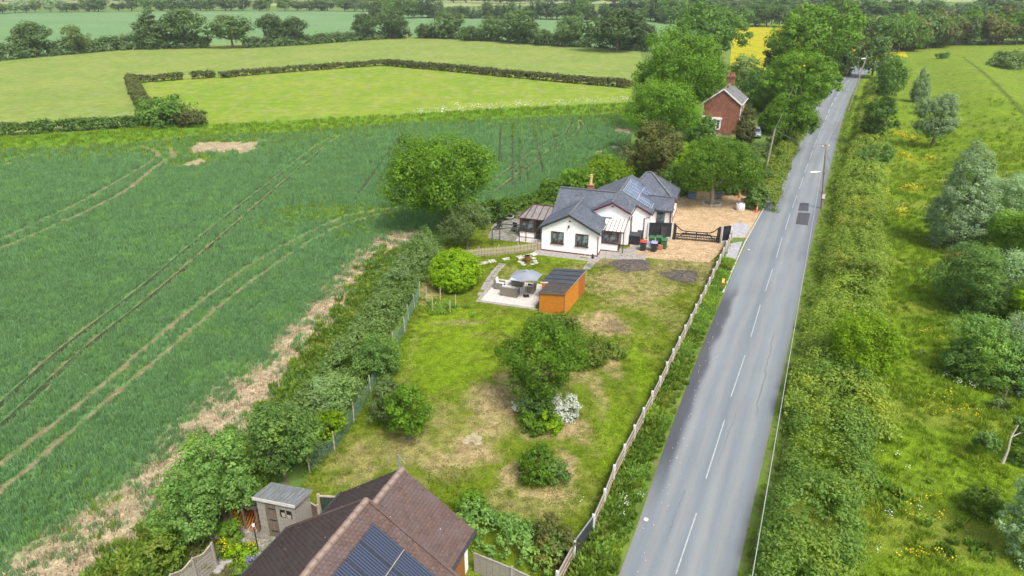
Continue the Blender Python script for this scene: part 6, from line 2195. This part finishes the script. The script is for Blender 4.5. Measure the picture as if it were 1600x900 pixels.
# beyond: both sides of the bend
T('great dark oak on the left of the road bend', (1266, 128), 5, 60, 'oak', 'oak', 'B', name='oak_tree')
T('tree with drooping grey foliage left of the bend', (1315, 118), 28, 26, 'column', 'apple', 'C')
T('dark tree tucked behind the roadside ash', (1215, 120), 70, 26, 'round', 'far_green', 'C')
T('mid green tree between oak and road bend', (1292, 120), 50, 26, 'round', 'deep', 'C')
hedge('far_road_hedge', 'dark hedge along the left side of the road at the bend', 'hedge', [G(1262, 165), G(1275, 142), G(1292, 122), G(1315, 106), G(1345, 97)], 3.5, 3.4, .5, 7, MAT['deep'], 76)
# the thicket between the road and the meadow
rows = [(900, 1186, 1325), (780, 1212, 1352), (680, 1232, 1372), (600, 1246, 1384), (520, 1262, 1392), (450, 1275, 1394), (390, 1287, 1392), (340, 1300, 1388), (300, 1312, 1386), (260, 1322, 1386), (220, 1333, 1386), (185, 1342, 1386), (155, 1352, 1384), (130, 1362, 1384)]
mids = []
for (y, l, r) in rows:
    a, b = G(l, y), G(r, y)
    mids.append(((a[0] + b[0]) / 2 - .25, (a[1] + b[1]) / 2, (b[0] - a[0]) * .88))
mids = [(9.6, 15.5, mids[0][2] * .95), (11.6, 19.3, mids[0][2])] + mids
cuts = [(0, 5, 'dark leafy bramble thicket in the right foreground beside the road', 'bramble_thicket', 'thicket', 1.95, .17, 22),
        (4, 8, 'yellow tinged bramble thicket in front of the lime coloured shrub', 'bramble_thicket', 'bramble', 1.7, .18, 20),
        (7, 10, 'rough mixed thicket right of the asphalt repairs', 'bramble_thicket', 'bramble', 1.9, .22, 18),
        (9, 12, 'olive green thicket beside the leaning lamp pole', 'bramble_thicket', 'bramble', 1.8, .26, 15),
        (11, 15, 'flat topped far thicket running up to the bend', 'bramble_thicket', 'bramble', 1.9, .34, 12)]
for k, (a, b, lb, nm_, mt, h, lf, dn) in enumerate(cuts):
    ln = [m_[:2] for m_ in mids[a:b + 1]]
    hedge(nm_, lb, 'thicket', ln, float(np.mean([m_[2] for m_ in mids[a:b + 1]])), h, lf, dn, MAT[mt], 80 + k, wob=.45, flat=.15, kerb=[p for p in RR if p[1] < 175])
B_('bright lime green shrub bulging out of the right thicket', (1343, 590), 492, 50, 'lime', 'A')
B_('smaller lime tinted shrub further up the right thicket', (1335, 455), 395, 28, 'bramble', 'A')
T('dark small tree standing in the far thicket', (1366, 228), 148, 27, 'round', 'deep', 'B', name='hawthorn_tree')
B_('green shrub below the dark tree in the far thicket', (1362, 262), 220, 26, 'hawthorn', 'B')
B_('olive shrub in the thicket level with the lamp', (1350, 300), 262, 24, 'bramble', 'B')
T('dark thorn tree where the thicket meets the bend', (1385, 160), 96, 24, 'round', 'deep', 'C')
T('leafy tree over the road bend on the right', (1362, 122), 62, 28, 'round', 'far_green', 'C')

# right meadow
T('tall silver grey willow in the right meadow', (1488, 388), 236, 46, 'column', 'silver', 'A', name='willow_tree')
T('round silver willow further up the right meadow', (1454, 232), 148, 31, 'round', 'silver', 'B', name='willow_tree')
B_('slender grey sapling near the far thicket', (1434, 160), 110, 13, 'silver', 'C', 'column')
T('tiny dark tree alone on the bright bank', (1470, 99), 78, 9, 'open', 'deep', 'B')
B_('pale feathery shrubs at the far right edge of the meadow', (1572, 108), 82, 26, 'apple', 'C')
for (b, tp, hw, mt, kd, lb) in (((1545, 372), 272, 40, 'silver', 'bush', 'silver grey bush right of the tall willow'), ((1600, 345), 268, 34, 'silver', 'bush', 'grey sallow bush cut by the right edge level with the tall willow'),
                            ((1590, 420), 330, 34, 'fresh', 'bush', 'bright green bush at the right edge below the sallows'), ((1560, 400), 330, 34, 'thicket', 'bush', 'leafy green bush between the silver bushes'),
                            ((1518, 486), 384, 46, 'hawthorn', 'bush', 'rounded light green bush below the tall willow'), ((1580, 490), 395, 44, 'silver', 'bush', 'grey leaved bush beside the rounded light green bush'),
                            ((1495, 425), 398, 22, 'olive', 'bush', 'small olive bush at the foot of the tall willow'), ((1532, 590), 500, 46, 'hawthorn', 'bush', 'mid green bush in the middle of the right edge group'),
                            ((1590, 590), 500, 40, 'silver', 'bush', 'large silver bush at the right edge above the pine'), ((1500, 590), 535, 26, 'hawthorn', 'bush', 'pale green bush facing the open meadow'),
                            ((1602, 872), 700, 40, 'silver', 'bush', 'tall silver shrub in the bottom right corner'), ((1598, 722), 650, 22, 'hawthorn', 'bush', 'bush behind the dead stump at the right edge'),
                            ((1532, 716), 676, 15, 'hawthorn', 'open', 'thin grey green sapling beside the dead stump'), ((1610, 520), 440, 34, 'lime', 'bush', 'lime green bush at the right edge'),
                            ((1530, 800), 765, 24, 'weed', 'bush', 'low leafy weeds below the dead stump')):
    B_(lb, b, tp - 6, hw * 1.16, mt, 'A', kd)
T('small bushy pine at the right edge', (1585, 612), 535, 24, 'cone', 'dark_pine', 'A', name='pine_tree')
T('little grey pine in the grass near the dead stump', (1562, 640), 605, 14, 'cone', 'apple', 'A', name='pine_tree')
ds = thing('dead_tree', 'bare pale dead tree stump with one broken branch', 'tree', (*G(1566, 724), 0))
MB().tube([(0, 0, 0), (.05, 0, .9), (.0, .05, 1.8), (.12, .0, 2.6)], [.10, .07, .055, .03], 8).build('trunk', mk('dead_wood', (.42, .37, .31), (.58, .53, .46), 4, .9, .1, .5, .02, (1, 1, .3)), ds)
MB().tube([(.0, .05, 1.75), (.4, .0, 2.1), (.75, .05, 2.05)], [.04, .03, .012], 6).build('branch', ds.children[0].data.materials[0], ds)

# ------------------------------------------------------------------ hedges and trees of the far fields
hedge('field_hedge', 'dark clipped hedge at the left between wheat and meadow', 'hedge', GL([(-120, 222), (0, 212), (110, 204), (220, 198), (300, 192)]), 2.4, 2.0, .5, 8, MAT['deep'], 90, flat=.3, wob=.16, rcl=.45, per=14)
hedge('field_hedge', 'short brownish hedge joining the two meadow hedges at the left', 'hedge', GL([(206, 128), (214, 148), (226, 170), (240, 188)]), 2.6, 2.2, .5, 8, MAT['brown_hedge'], 91, flat=.3, wob=.16, rcl=.45, per=14)
B_('large green thorn clump at the lower end of the brownish hedge', (258, 196), 158, 40, 'deep', 'C')
B_('reddish thorn bush at the gateway end of the hedge clump', (300, 196), 174, 26, 'brown_hedge', 'C')
hedge('field_hedge', 'thin straight hedge left of the gap in the meadow hedge', 'hedge', GL([(216, 129), (250, 127), (286, 124)]), 2.0, 1.8, .5, 8, MAT['brown_hedge'], 92, flat=.4, wob=.16, rcl=.45, per=14)
hedge('field_hedge', 'tiny piece of hedge between the two gaps', 'hedge', GL([(300, 124), (318, 122.5), (334, 120.5)]), 2.0, 1.8, .5, 8, MAT['brown_hedge'], 93, flat=.4, wob=.16, rcl=.45, per=14)
hedge('field_hedge', 'long dark hedge rising to the corner of the inner meadow', 'hedge', GL([(344, 122), (420, 115), (500, 109), (600, 102)]), 2.0, 1.6, .5, 8, MAT['brown_hedge'], 94, flat=.4, wob=.16, rcl=.45, per=14)
hedge('field_hedge', 'long dark hedge falling to the right between the two meadows', 'hedge', GL([(600, 102), (700, 111), (800, 121), (900, 130), (990, 138)]), 2.2, 1.9, .5, 8, MAT['brown_hedge'], 95, flat=.4, wob=.16, rcl=.45, per=14)
hedge('tree_line_hedge', 'overgrown hedge beneath the line of oaks at the left', 'hedge', GL([(-120, 104), (0, 94), (120, 83), (200, 77), (330, 74)]), 5, 4.6, .9, 4, MAT['far'], 96)
hedge('tree_line_hedge', 'overgrown hedge beneath the paired oaks', 'hedge', GL([(380, 75), (470, 70), (560, 63), (640, 58)]), 4.5, 3.4, .9, 4, MAT['far'], 97)
hedge('tree_line_hedge', 'overgrown dark hedge at the top edge of the outer meadow', 'hedge', GL([(655, 58), (760, 63), (860, 70), (1005, 79)]), 6, 4.8, .9, 4, MAT['far'], 98)
for (x, y, tp, hw, kd, mt, lb) in ((58, 88, 36, 27, 'oak', 'far', 'dark dome shaped oak nearest the left edge in the hedge line'), (122, 84, 38, 18, 'open', 'apple', 'pale thin tree in the hedge line'), (240, 76, 20, 24, 'column', 'far_green', 'tall grey green tree with ragged top in the hedge line'),
                                (293, 75, 16, 33, 'oak', 'far_green', 'tallest open crowned oak in the hedge line'), (364, 75, 25, 32, 'oak', 'far', 'dark broad oak right of the tallest one'), (426, 71, 24, 22, 'oak', 'far', 'left one of a pair of touching oaks'), (463, 70, 28, 20, 'oak', 'far', 'right one of a pair of touching oaks'),
                                (572, 62, 22, 20, 'oak', 'far_green', 'oak left of the darker hedge corner oak'), (613, 60, 17, 26, 'oak', 'far', 'dark oak at the hedge corner'), (700, 60, 22, 25, 'round', 'far', 'low rounded tree right of the hedge corner'), (663, 60, 38, 12, 'round', 'far', 'small dark bushy tree at the hedge corner'),
                                (770, 64, 27, 20, 'round', 'far_green', 'light green tree in the right part of the hedge line'), (812, 68, 17, 29, 'oak', 'far', 'broad leafy oak in the middle of the right hedge line'), (890, 73, 24, 22, 'oak', 'far_green', 'round pale oak next to the largest dark oak'),
                                (964, 80, 12, 46, 'oak', 'far', 'largest dark spreading oak at the right end of the hedge line'), (1010, 80, 42, 17, 'round', 'far', 'small dark tree at the very end of the hedge line'), (735, 64, 42, 14, 'round', 'far_green', 'low bush like tree between the rounded and light green trees'), (850, 71, 46, 16, 'round', 'far', 'low dark tree between two oaks')):
    T(lb, (x, y), tp, hw, kd, mt, 'C', name='hedgerow_tree')


def belt(label, group, pts, hgt, gap, kinds, mats, seed, name='distant_tree', rows_=1, hw=None):
    g = random.Random(seed)
    L = resample(GL(pts), gap)
    for p in L:
        for q in range(rows_):
            X, Y = p[0] + g.uniform(-gap, gap) * .35, p[1] + q * gap * .9 + g.uniform(-gap, gap) * .3
            kd = g.choice(kinds)
            key = (kd, 'D', g.randint(0, 2))
            if key not in _shared:
                h0, r0 = {'oak': (11, 5.2), 'round': (8, 4), 'column': (8, 3), 'cone': (11, 3), 'bush': (4, 4), 'open': (8, 4)}[kd]
                _shared[key] = (crown_for(kd, h0, r0, 'D', 11 + key[2]), h0, r0)
            h = hgt * g.uniform(.75, 1.2)
            mt = g.choice(mats)
            look = {'cone': 'pointed', 'round': 'rounded', 'oak': 'broad'}[kd] + ' ' + {'far': 'dull green', 'deep': 'deep green', 'far_green': 'mid green', 'dark_pine': 'blackish', 'oak': 'bright green', 'olive': 'olive brown', 'apple': 'grey green', 'silver': 'silvery'}[mt]
            plant(name, look + ' ' + label, 'tree', (X, Y), h, gap * g.uniform(.5, .75) * (.6 if kd == 'cone' else 1), MAT[mt], _shared[key], group + ', ' + look)


belt('willow in the far belt at the top left corner', 'pale willows of the far left belt', [(-40, 24), (20, 20), (95, 19)], 9, 9, ['round', 'oak'], ['apple', 'silver'], 1)
belt('tree in the far belt behind the blue green field', 'dark trees of the far belt at the upper left', [(95, 19), (200, 17.5), (330, 17), (470, 17), (590, 18)], 9.5, 11, ['oak', 'round'], ['far', 'deep', 'far_green'], 2)
belt('tree in the clump left of the distant pines', 'trees of the distant clump', [(588, 29), (625, 29), (662, 28)], 11, 8, ['oak', 'round'], ['far', 'deep'], 3, rows_=2)
belt('tree in the pine row behind the far field', 'distant pines of the far row', [(676, 28), (740, 29), (830, 30)], 9, 7, ['cone', 'cone', 'round'], ['dark_pine', 'far'], 4, rows_=2)
belt('tree in the far row above the largest hedge oak', 'dark trees of the far row', [(830, 30), (930, 31), (1040, 34)], 11, 9, ['oak', 'round', 'cone'], ['far', 'deep', 'dark_pine'], 5, rows_=2)
belt('tree behind the yellow field', 'trees behind the yellow field', [(1040, 36), (1120, 42), (1200, 42), (1260, 44)], 11, 9, ['oak', 'round'], ['far', 'deep'], 6, rows_=2)
belt('tree in the wood beyond the road bend', 'trees of the wood beyond the bend', [(1285, 72), (1330, 70), (1390, 74), (1425, 76)], 11, 8, ['oak', 'round'], ['deep', 'far_green', 'oak'], 7, rows_=2)
belt('tree in the wood along the far side of the right meadow', 'trees of the wood behind the right meadow', [(1415, 82), (1470, 72), (1530, 70), (1640, 70), (1720, 72)], 11, 8, ['oak', 'round'], ['deep', 'far_green', 'oak', 'olive'], 8, rows_=3)
belt('distant tree of the wood on the skyline at the upper right', 'distant skyline trees at the upper right', [(1040, 22), (1180, 24), (1320, 30), (1480, 34), (1700, 36)], 13, 14, ['oak', 'round'], ['far', 'deep'], 9, rows_=2)
belt('skyline tree beyond the pale field', 'hazy skyline trees', [(-200, 3), (200, 1), (560, 3), (900, 6), (1100, 7)], 9, 22, ['oak', 'round'], ['far'], 10)
# roofs showing over the far trees
for (x, w, c, lb) in ((1222, 9, (.42, .40, .39), 'grey roofed distant house above the yellow field'), (1245, 12, (.50, .42, .38), 'pinkish roofed distant house at the top edge')):
    c0 = G(x, 9)
    t = thing('distant_house', lb, 'house', (*c0, 0), R(10))
    MB().box(-w / 2, w / 2, -4, 4, 0, 6).build('wall', MAT['render'], t)
    MB().prism([(-4.4, 6), (4.4, 6), (0, 9.5)], -w / 2 - .3, w / 2 + .3, 'x').build('roof', mk('far_roof', c), t)
    for q in (-.3, .1, .35): MB().box(q * w - .6, q * w + .6, -4.05, -4.0, 3.6, 5).build('window', MAT['dark_glass'], t)

# ------------------------------------------------------------------ crops, grass and flowers nobody could count
WHEAT = [src('wheat_source', tuft_mesh('wheat_tuft', k, 12, .48, .16, .030, .2, .2), MAT['wheat']) for k in range(4)]
GRASS = [src('grass_source', tuft_mesh('grass_tuft', 20 + k, 14, .42, .22, .035, .7), MAT['grass']) for k in range(4)]
MAT['turf'] = foliage('turf_blade', (.095, .155, .010), (.19, .25, .022), (.20, .235, .03), .3)
TURF = [src('turf_source', tuft_mesh('turf_tuft', 30 + k, 10, .075, .18, .03, .7), MAT['turf']) for k in range(3)]
WEED = [src('weed_source', tuft_mesh('weed_tuft', 40 + k, 30, .6, .32, .075, .5, .8), MAT['weed']) for k in range(4)]
NETTLE = [src('nettle_source', tuft_mesh('nettle_tuft', 50 + k, 34, .75, .34, .085, .5, .9), MAT['thicket']) for k in range(3)]
DRY = [src('dry_source', tuft_mesh('dry_tuft', 60 + k, 9, .2, .24, .03, .9), MAT['dry']) for k in range(3)]


def blossom(name, seed, n, rad, s, h, mat):
    rng = np.random.default_rng(seed)
    C = np.stack([rng.normal(size=n) * rad, rng.normal(size=n) * rad, rng.uniform(.5, 1, n) * h], 1)
    N = np.stack([rng.normal(size=n) * .4, rng.normal(size=n) * .4, np.ones(n)], 1)
    return src(name, leaf_mesh(name, C, N, np.full(n, s), rng.uniform(0, 1, n), rng, .95), mat)


YEL = [blossom('yellow_source', k, 7, .16, .09, .5, MAT['yellow']) for k in range(3)]
WHI = [blossom('white_source', k, 6, .14, .09, .5, MAT['white_flower']) for k in range(2)]
VIO = [blossom('violet_source', k, 14, .14, .09, .45, MAT['violet'])for k in range(2)]


TDIR = np.array(TRAM[4][18]) - np.array(TRAM[4][6])
TDIR = TDIR / np.linalg.norm(TDIR)


def wheat_keep(x, y):
    gap = np.maximum(tram_f(x, y, .16), drill_f(x, y))
    s = np.maximum(straw_f(x, y) * (1 - .5 * sstep(.5, .62, fbm(x, y, .9, 12))), bare_f(x, y))
    d = np.where(y < 60, 1., np.where(y < 100, .5, .22))
    rows_ = .5 + .5 * np.cos(2 * math.pi * ((x * TDIR[1] - y * TDIR[0]) / .62 + .8 * fbm(x, y, 6, 44)))
    d = d * (.45 + .55 * rows_)
    return (1 - gap) * (1 - s) * d * (1 - .7 * lush_f(x, y))


wp = rand_in(FIELD, 46, 101, wheat_keep)
scatter('wheat', 'blue green young wheat filling the large left field', 'wheat', wp, WHEAT, np.where(wp[:, 1] < 60, .8, np.where(wp[:, 1] < 100, 1.05, 1.4)), 1, .02)
lu = rand_in(FIELD, 9, 112, lambda x, y: lush_f(x, y) * np.where(y < 100, .7, .2) * (1 - tram_f(x, y, .3)) * (1 - bare_f(x, y)))
scatter('rank_grass', 'yellow green rank grass growing through the wheat', 'grass', lu, GRASS, np.where(lu[:, 1] < 100, .9, 1.5), 22, .02)
sp = rand_in(FIELD, 5, 102, lambda x, y: np.clip(straw_f(x, y), 0, 1) * (y < 90) * .8)
scatter('straw', 'trampled straw coloured stalks along the bare edge of the wheat', 'straw', sp, DRY, np.full(len(sp), 1.4), 2, .026)
ex = [(-16, 18), (-10, 60), (-6, 70), (-8, 74), (-16, 60), (-22, 20)]


def lawn_keep(x, y):
    k = .35 + .65 * sstep(.45, .65, fbm(x, y, 1.6, 77))
    for (px, py, rx, ry, q) in STRAWS: k *= 1 - .8 * q * spot(x, y, px, py, rx, ry, int(px))
    for (px, py, rx, ry) in ((705, 555, 75, 62), (720, 490, 70, 14), (900, 405, 60, 8)): k *= 1 - .85 * spot(x, y, px, py, rx, ry, 41)
    k *= 1 - inpoly(x, y, DRIVE)
    a = math.cos(-HA), math.sin(-HA)
    u = (x - HO[0]) * a[0] - (y - HO[1]) * a[1]
    w = (x - HO[0]) * a[1] + (y - HO[1]) * a[0]
    k *= ~((u > -3.6) & (u < 12) & (w > -1.6))
    k *= np.hypot(x - pc[0], y - pc[1]) > 3.4
    return k


lp = rand_in(LAWN, 26, 103, lawn_keep)
scatter('lawn_grass', 'short uneven lawn grass across the garden', 'grass', lp, TURF, np.full(len(lp), 1.), 3, .03)
dp = rand_in(LAWN, 14, 104, lambda x, y: np.maximum.reduce([q * spot(x, y, px, py, rx, ry, int(px)) for (px, py, rx, ry, q) in STRAWS]) * .8)
scatter('dry_grass', 'dry straw coloured cut grass lying in patches on the lawn', 'grass', dp, DRY, np.full(len(dp), .7), 4, .03)
# long grass along fences and beds
lg = []
for line, w, n in ((stakes, .9, 16), ([(p[0] - .15, p[1]) for p in FENCE], .35, 16), (GL([(640, 480), (690, 492), (705, 486)]), .8, 10), (GL([(700, 775), (740, 800), (800, 830), (850, 850)]), 1.2, 14), (GL([(480, 755), (560, 740)]), .6, 6)):
    P = resample(line, 1 / n)
    lg.append(P + np.random.default_rng(5).normal(size=P.shape) * w * .4)
lg = np.concatenate(lg)
scatter('long_grass', 'long unmown grass along the garden fences', 'grass', lg, GRASS, np.full(len(lg), .6), 5, .03)
ho = [(p[0] - 2.3, p[1]) for p in HL] 
ho = [(-18.9, 18.5), (-18.2, 22.5), (-16.6, 26)] + ho
P = resample(ho, .02)
P = P + np.random.default_rng(6).normal(size=P.shape) * np.array((1.0, .3))
scatter('hedge_foot_grass', 'rank grass and weeds along the field side of the left hedge', 'grass', P, GRASS + WEED, np.full(len(P), .85), 21, .03)
# verge weeds between fence and road
VER = FENCE + [(p[0] + .1, p[1]) for p in RL[::-1] if p[1] < 60]
vp = rand_in(VER, 48, 105, lambda x, y: (distline(x, y, RL) > .02 + .35 * fbm(x, y, 1.2, 4)) * (distline(x, y, FENCE) > .12) * (.35 + .65 * sstep(.4, .6, fbm(x, y, 1.8, 6))) * ~inpoly(x, y, DRIVE) * (y < 62))
nt = fbm(vp[:, 0], vp[:, 1], 2.5, 7) > .5
dEdge = distline(vp[:, 0], vp[:, 1], RL)
hs_ = .45 + .55 * sstep(.3, 1.6, dEdge)
scatter('verge_weeds', 'tall dark leafy weeds in the verge between fence and road', 'weeds', vp[nt], NETTLE, hs_[nt] * .85, 6, .02)
scatter('verge_grass', 'long yellow green grass in the verge between fence and road', 'grass', vp[~nt], WEED + GRASS, hs_[~nt] * .9, 7, .02)
# right verge
rr_ = resample([p for p in RR if p[1] < 170], .12)
rng = np.random.default_rng(9)
vv = np.stack([rr_[:, 0] + rng.uniform(.25, 1.5, len(rr_)), rr_[:, 1] + rng.normal(size=len(rr_)) * .2], 1)
scatter('right_verge_grass', 'grassy strip between the road and the right thicket', 'grass', vv, GRASS, np.full(len(vv), .6), 8, .02)
ll_ = resample([p for p in RL if 84 < p[1] < 190], .12)
vv = np.stack([ll_[:, 0] - rng.uniform(.1, 1.3, len(ll_)), ll_[:, 1] + rng.normal(size=len(ll_)) * .2], 1)
scatter('left_verge_grass', 'grass along the left road edge beyond the traffic cone', 'grass', vv, GRASS, np.full(len(vv), .7), 18, .02)
# meadow
MP = rand_in(MEADOW, 9, 106, lambda x, y: np.where(y < 55, 1., np.where(y < 100, .55, .12)) * (y < 150) * (1 - .8 * sstep(85, 140, y)) * (.3 + .7 * sstep(.35, .6, fbm(x, y, 2.2, 16))) * (distline(x, y, RR) > 1.2))
mz = bank_z(MP[:, 0], MP[:, 1])
ms_ = np.where(MP[:, 1] < 55, .85, np.where(MP[:, 1] < 100, 1.0, 1.5)) * (.75 + .6 * fbm(MP[:, 0], MP[:, 1], 4, 3))
wd = (fbm(MP[:, 0], MP[:, 1], 3.2, 67) > .62) & (MP[:, 1] < 60)
scatter('meadow_grass', 'long lush grass of the right hand meadow', 'grass', MP[~wd], GRASS, ms_[~wd], 9, mz[~wd])
scatter('meadow_weeds', 'docks and leafy weeds in the right hand meadow', 'weeds', MP[wd], WEED + NETTLE, ms_[wd] * .6, 10, mz[wd])
bc = rand_in(MEADOW, 5, 107, lambda x, y: np.maximum.reduce([spot(x, y, px, py, rx, ry, px) * (.4 if ry > 18 else .9) for (px, py, rx, ry) in BUTTER]))
scatter('buttercups', 'yellow buttercups in drifts in the right hand meadow', 'flowers', bc, YEL, np.where(bc[:, 1] < 60, .8, 1.4), 11, .1)
wf_ = np.concatenate([np.array(G(px, py)) + rng.normal(size=(n, 2)) * (.8, .5) for (px, py, n) in ((1525, 610, 10), (1392, 720, 3), (1430, 560, 3), (1392, 815, 3), (968, 790, 9), (1345, 870, 3), (1520, 607, 6), (1400, 323, 6), (1530, 125, 12))])
scatter('white_flowers', 'scattered white wild flowers in meadow and verge', 'flowers', wf_, WHI, np.full(len(wf_), .8), 12, .15)
# white umbels along the far field margin
um_ = resample(GL([(650, 182), (720, 176), (800, 172), (900, 166), (975, 163)]), .35)
um_ = um_ + rng.normal(size=um_.shape) * 1.2
scatter('cow_parsley', 'pale band of cow parsley along the field margin', 'flowers', um_, WHI, np.full(len(um_), 2.6), 13, .2)
mg = rand_in(GL([(-60, 240), (0, 216), (230, 200), (340, 196), (600, 182), (800, 170), (985, 162), (985, 184), (780, 192), (640, 196), (420, 214), (230, 228), (0, 240)]), 1.1, 108)
scatter('margin_grass', 'bright rank grass of the margin beyond the wheat', 'grass', mg, GRASS, np.full(len(mg), 1.6), 14, .02)
hw_ = []
for (px, py, rx, ry) in ((985, 414, 46, 13), (1066, 430, 35, 14), (700, 745, 30, 16), (962, 512, 30, 14)):
    c, sc_ = G(px, py), FPX / Pj(*G(px, py))[2]
    a = rng.uniform(0, 6.28, 70)
    q = rng.uniform(.8, 1.15, 70)
    hw_.append(np.stack([c[0] + np.cos(a) * q * rx / sc_, c[1] + np.sin(a) * q * (G(px, py - ry)[1] - G(px, py + ry)[1]) / 2], 1))
hw_ = np.concatenate(hw_)
scatter('heap_weeds', 'ragged weeds round the earth heaps and bare patches', 'weeds', hw_, DRY + GRASS, np.full(len(hw_), .3), 23, .03)
# vegetable patch
vg = np.array(G(690, 484)) + rng.normal(size=(46, 2)) * (.85, .6)
scatter('vegetable_plants', 'broad leaved vegetables in the fenced patch by the clipped bush', 'vegetables', vg, NETTLE, np.full(len(vg), .55), 16, .03)
for k, (x, y) in enumerate([(-5.11, 50.43), (-4.73, 51.4), (-6.13, 52.77), (-6.61, 50.91), (-7.3, 52.6)]):
    o = MB().tube([(0, 0, 0), (.04, .03, 1.25 if k < 4 else 1.5)], .04, 6).build('garden_stake', MAT['stake'], None, (x, y, 0))
    tag(o, ['pale stake at the right front of the vegetable patch', 'rightmost pale stake of the vegetable patch', 'pale stake at the back of the vegetable patch', 'short pale stake among the vegetable leaves', 'tall pale stake between clipped bush and hedge'][k], 'stake', 'stakes of the vegetable patch')
# flower bed of the near garden
for k, (px, py, hw, mt, lb) in enumerate(((350, 862, 15, 'fresh', 'green clump with yellow flowers at the back of the near flower bed'), (372, 880, 16, 'lime', 'clump with many yellow flowers in the middle of the near flower bed'), (392, 868, 12, 'fresh', 'yellow flowered clump beside the tiled eave'),
                                         (322, 885, 20, 'olive', 'mossy golden mound in the near flower bed'), (368, 857, 9, 'oak', 'small dark green tuft in the near flower bed'), (380, 896, 10, 'hawthorn', 'leafy plant at the bottom of the near flower bed'), (334, 838, 10, 'lime', 'yellow green tuft by the grey bench table'))):
    B_(lb, (px, py), py - hw * 1.3, hw, mt, 'A', name='flowering_plant')
fl_ = np.concatenate([np.array(G(px, py)) + rng.normal(size=(n, 2)) * .16 for (px, py, n) in ((350, 860, 9), (340, 850, 6), (372, 876, 9), (392, 864, 8), (360, 868, 5))])
scatter('yellow_flowers', 'yellow poppies over the clumps of the near flower bed', 'flowers', fl_, YEL, np.full(len(fl_), .7), 17, .35)
vi_ = np.array(G(388, 884)) + rng.normal(size=(5, 2)) * .1
scatter('violet_flowers', 'violet blue flowers in the near bed beside the tiles', 'flowers', vi_, VIO, np.full(len(vi_), .8), 19, .1)
for k, (x, y) in enumerate(((345, 890), (340, 896), (350, 884), (336, 872), (358, 880), (330, 858))):
    c = G(x, y)
    o = MB().prism([(random.uniform(.14, .26) * math.cos(a), random.uniform(.12, .2) * math.sin(a)) for a in np.linspace(0, 6.28, 8)[:-1]], 0, .2, 'z').build('rock', MAT['paving'], None, (*c, .03), bevel=.05)
    tag(o, 'pinkish grey rock edging the near flower bed', 'rock', 'rocks of the near flower bed')
t = thing('bench_table', 'small grey topped table standing among the yellow flowers', 'table', (*G(338, 850), .04), R(-35))
MB().box(-.32, .32, -.25, .25, .52, .57).build('top', MAT['felt_pale'], t)
for x in (-.27, .27):
    for y in (-.2, .2): MB().box(x - .03, x + .03, y - .03, y + .03, 0, .519).build('leg', MAT['black_paint'], t)
t = thing('flower_pot', 'clay pot holding the plant by the log store', 'pot', (*G(364, 846), .04))
MB().lathe([(.16, 0), (.24, .3), (.26, .31), (.26, .36), (.2, .36), (.18, .3)], 12).build('pot', mk('clay_pot', (.30, .17, .12), (.4, .25, .18), 5, .85), t)
t = thing('lamp_post', 'thin black garden lamp post on the yard slabs', 'lamp', (*G(404, 862), .04))
MB().tube([(0, 0, 0), (0, 0, 1.5)], .025, 6).build('post', MAT['black_paint'], t)
MB().lathe([(.03, 1.5), (.07, 1.55), (.07, 1.66), (.02, 1.7)], 8).build('lamp', MAT['white_pvc'], t)
# leaf litter and grit along the road edges
gp = resample([p for p in RL if 22 < p[1] < 50], .25)
gp = np.stack([gp[:, 0] + rng.uniform(.3, 1.5, len(gp)), gp[:, 1]], 1)[rng.uniform(0, 1, len(gp)) < .45]
gs = [src('grit_source', MB().prism([(.03 * math.cos(a), .025 * math.sin(a)) for a in (0, 1.3, 2.6, 3.9, 5.2)], 0, .02, 'z').build('grit', MAT['pale_slab']).data, MAT['pale_slab'])]
bpy.data.objects.remove(bpy.data.objects['grit'])
scatter('road_grit', 'pale grit and petals scattered on the near road edge', 'grit', gp, gs, np.full(len(gp), 1.), 20, .075)

# ------------------------------------------------------------------ the air: faint haze over the far fields
hz = NT('haze_air')
hv = hz.n('ShaderNodeVolumePrincipled')
hv.inputs['Color'].default_value = (.90, .95, 1.0, 1)
hv.inputs['Density'].default_value = .00017
hv.inputs['Anisotropy'].default_value = .2
hz.t.links.clear()
hz.t.nodes.remove(hz.b)
hz.link(hv.outputs[0], hz.out.inputs['Volume'])
tag(MB().box(-2700, 2700, -120, 3900, -1.0, 32.0).build('haze', hz.m), 'faint pale haze over the land', 'haze', kind='stuff')
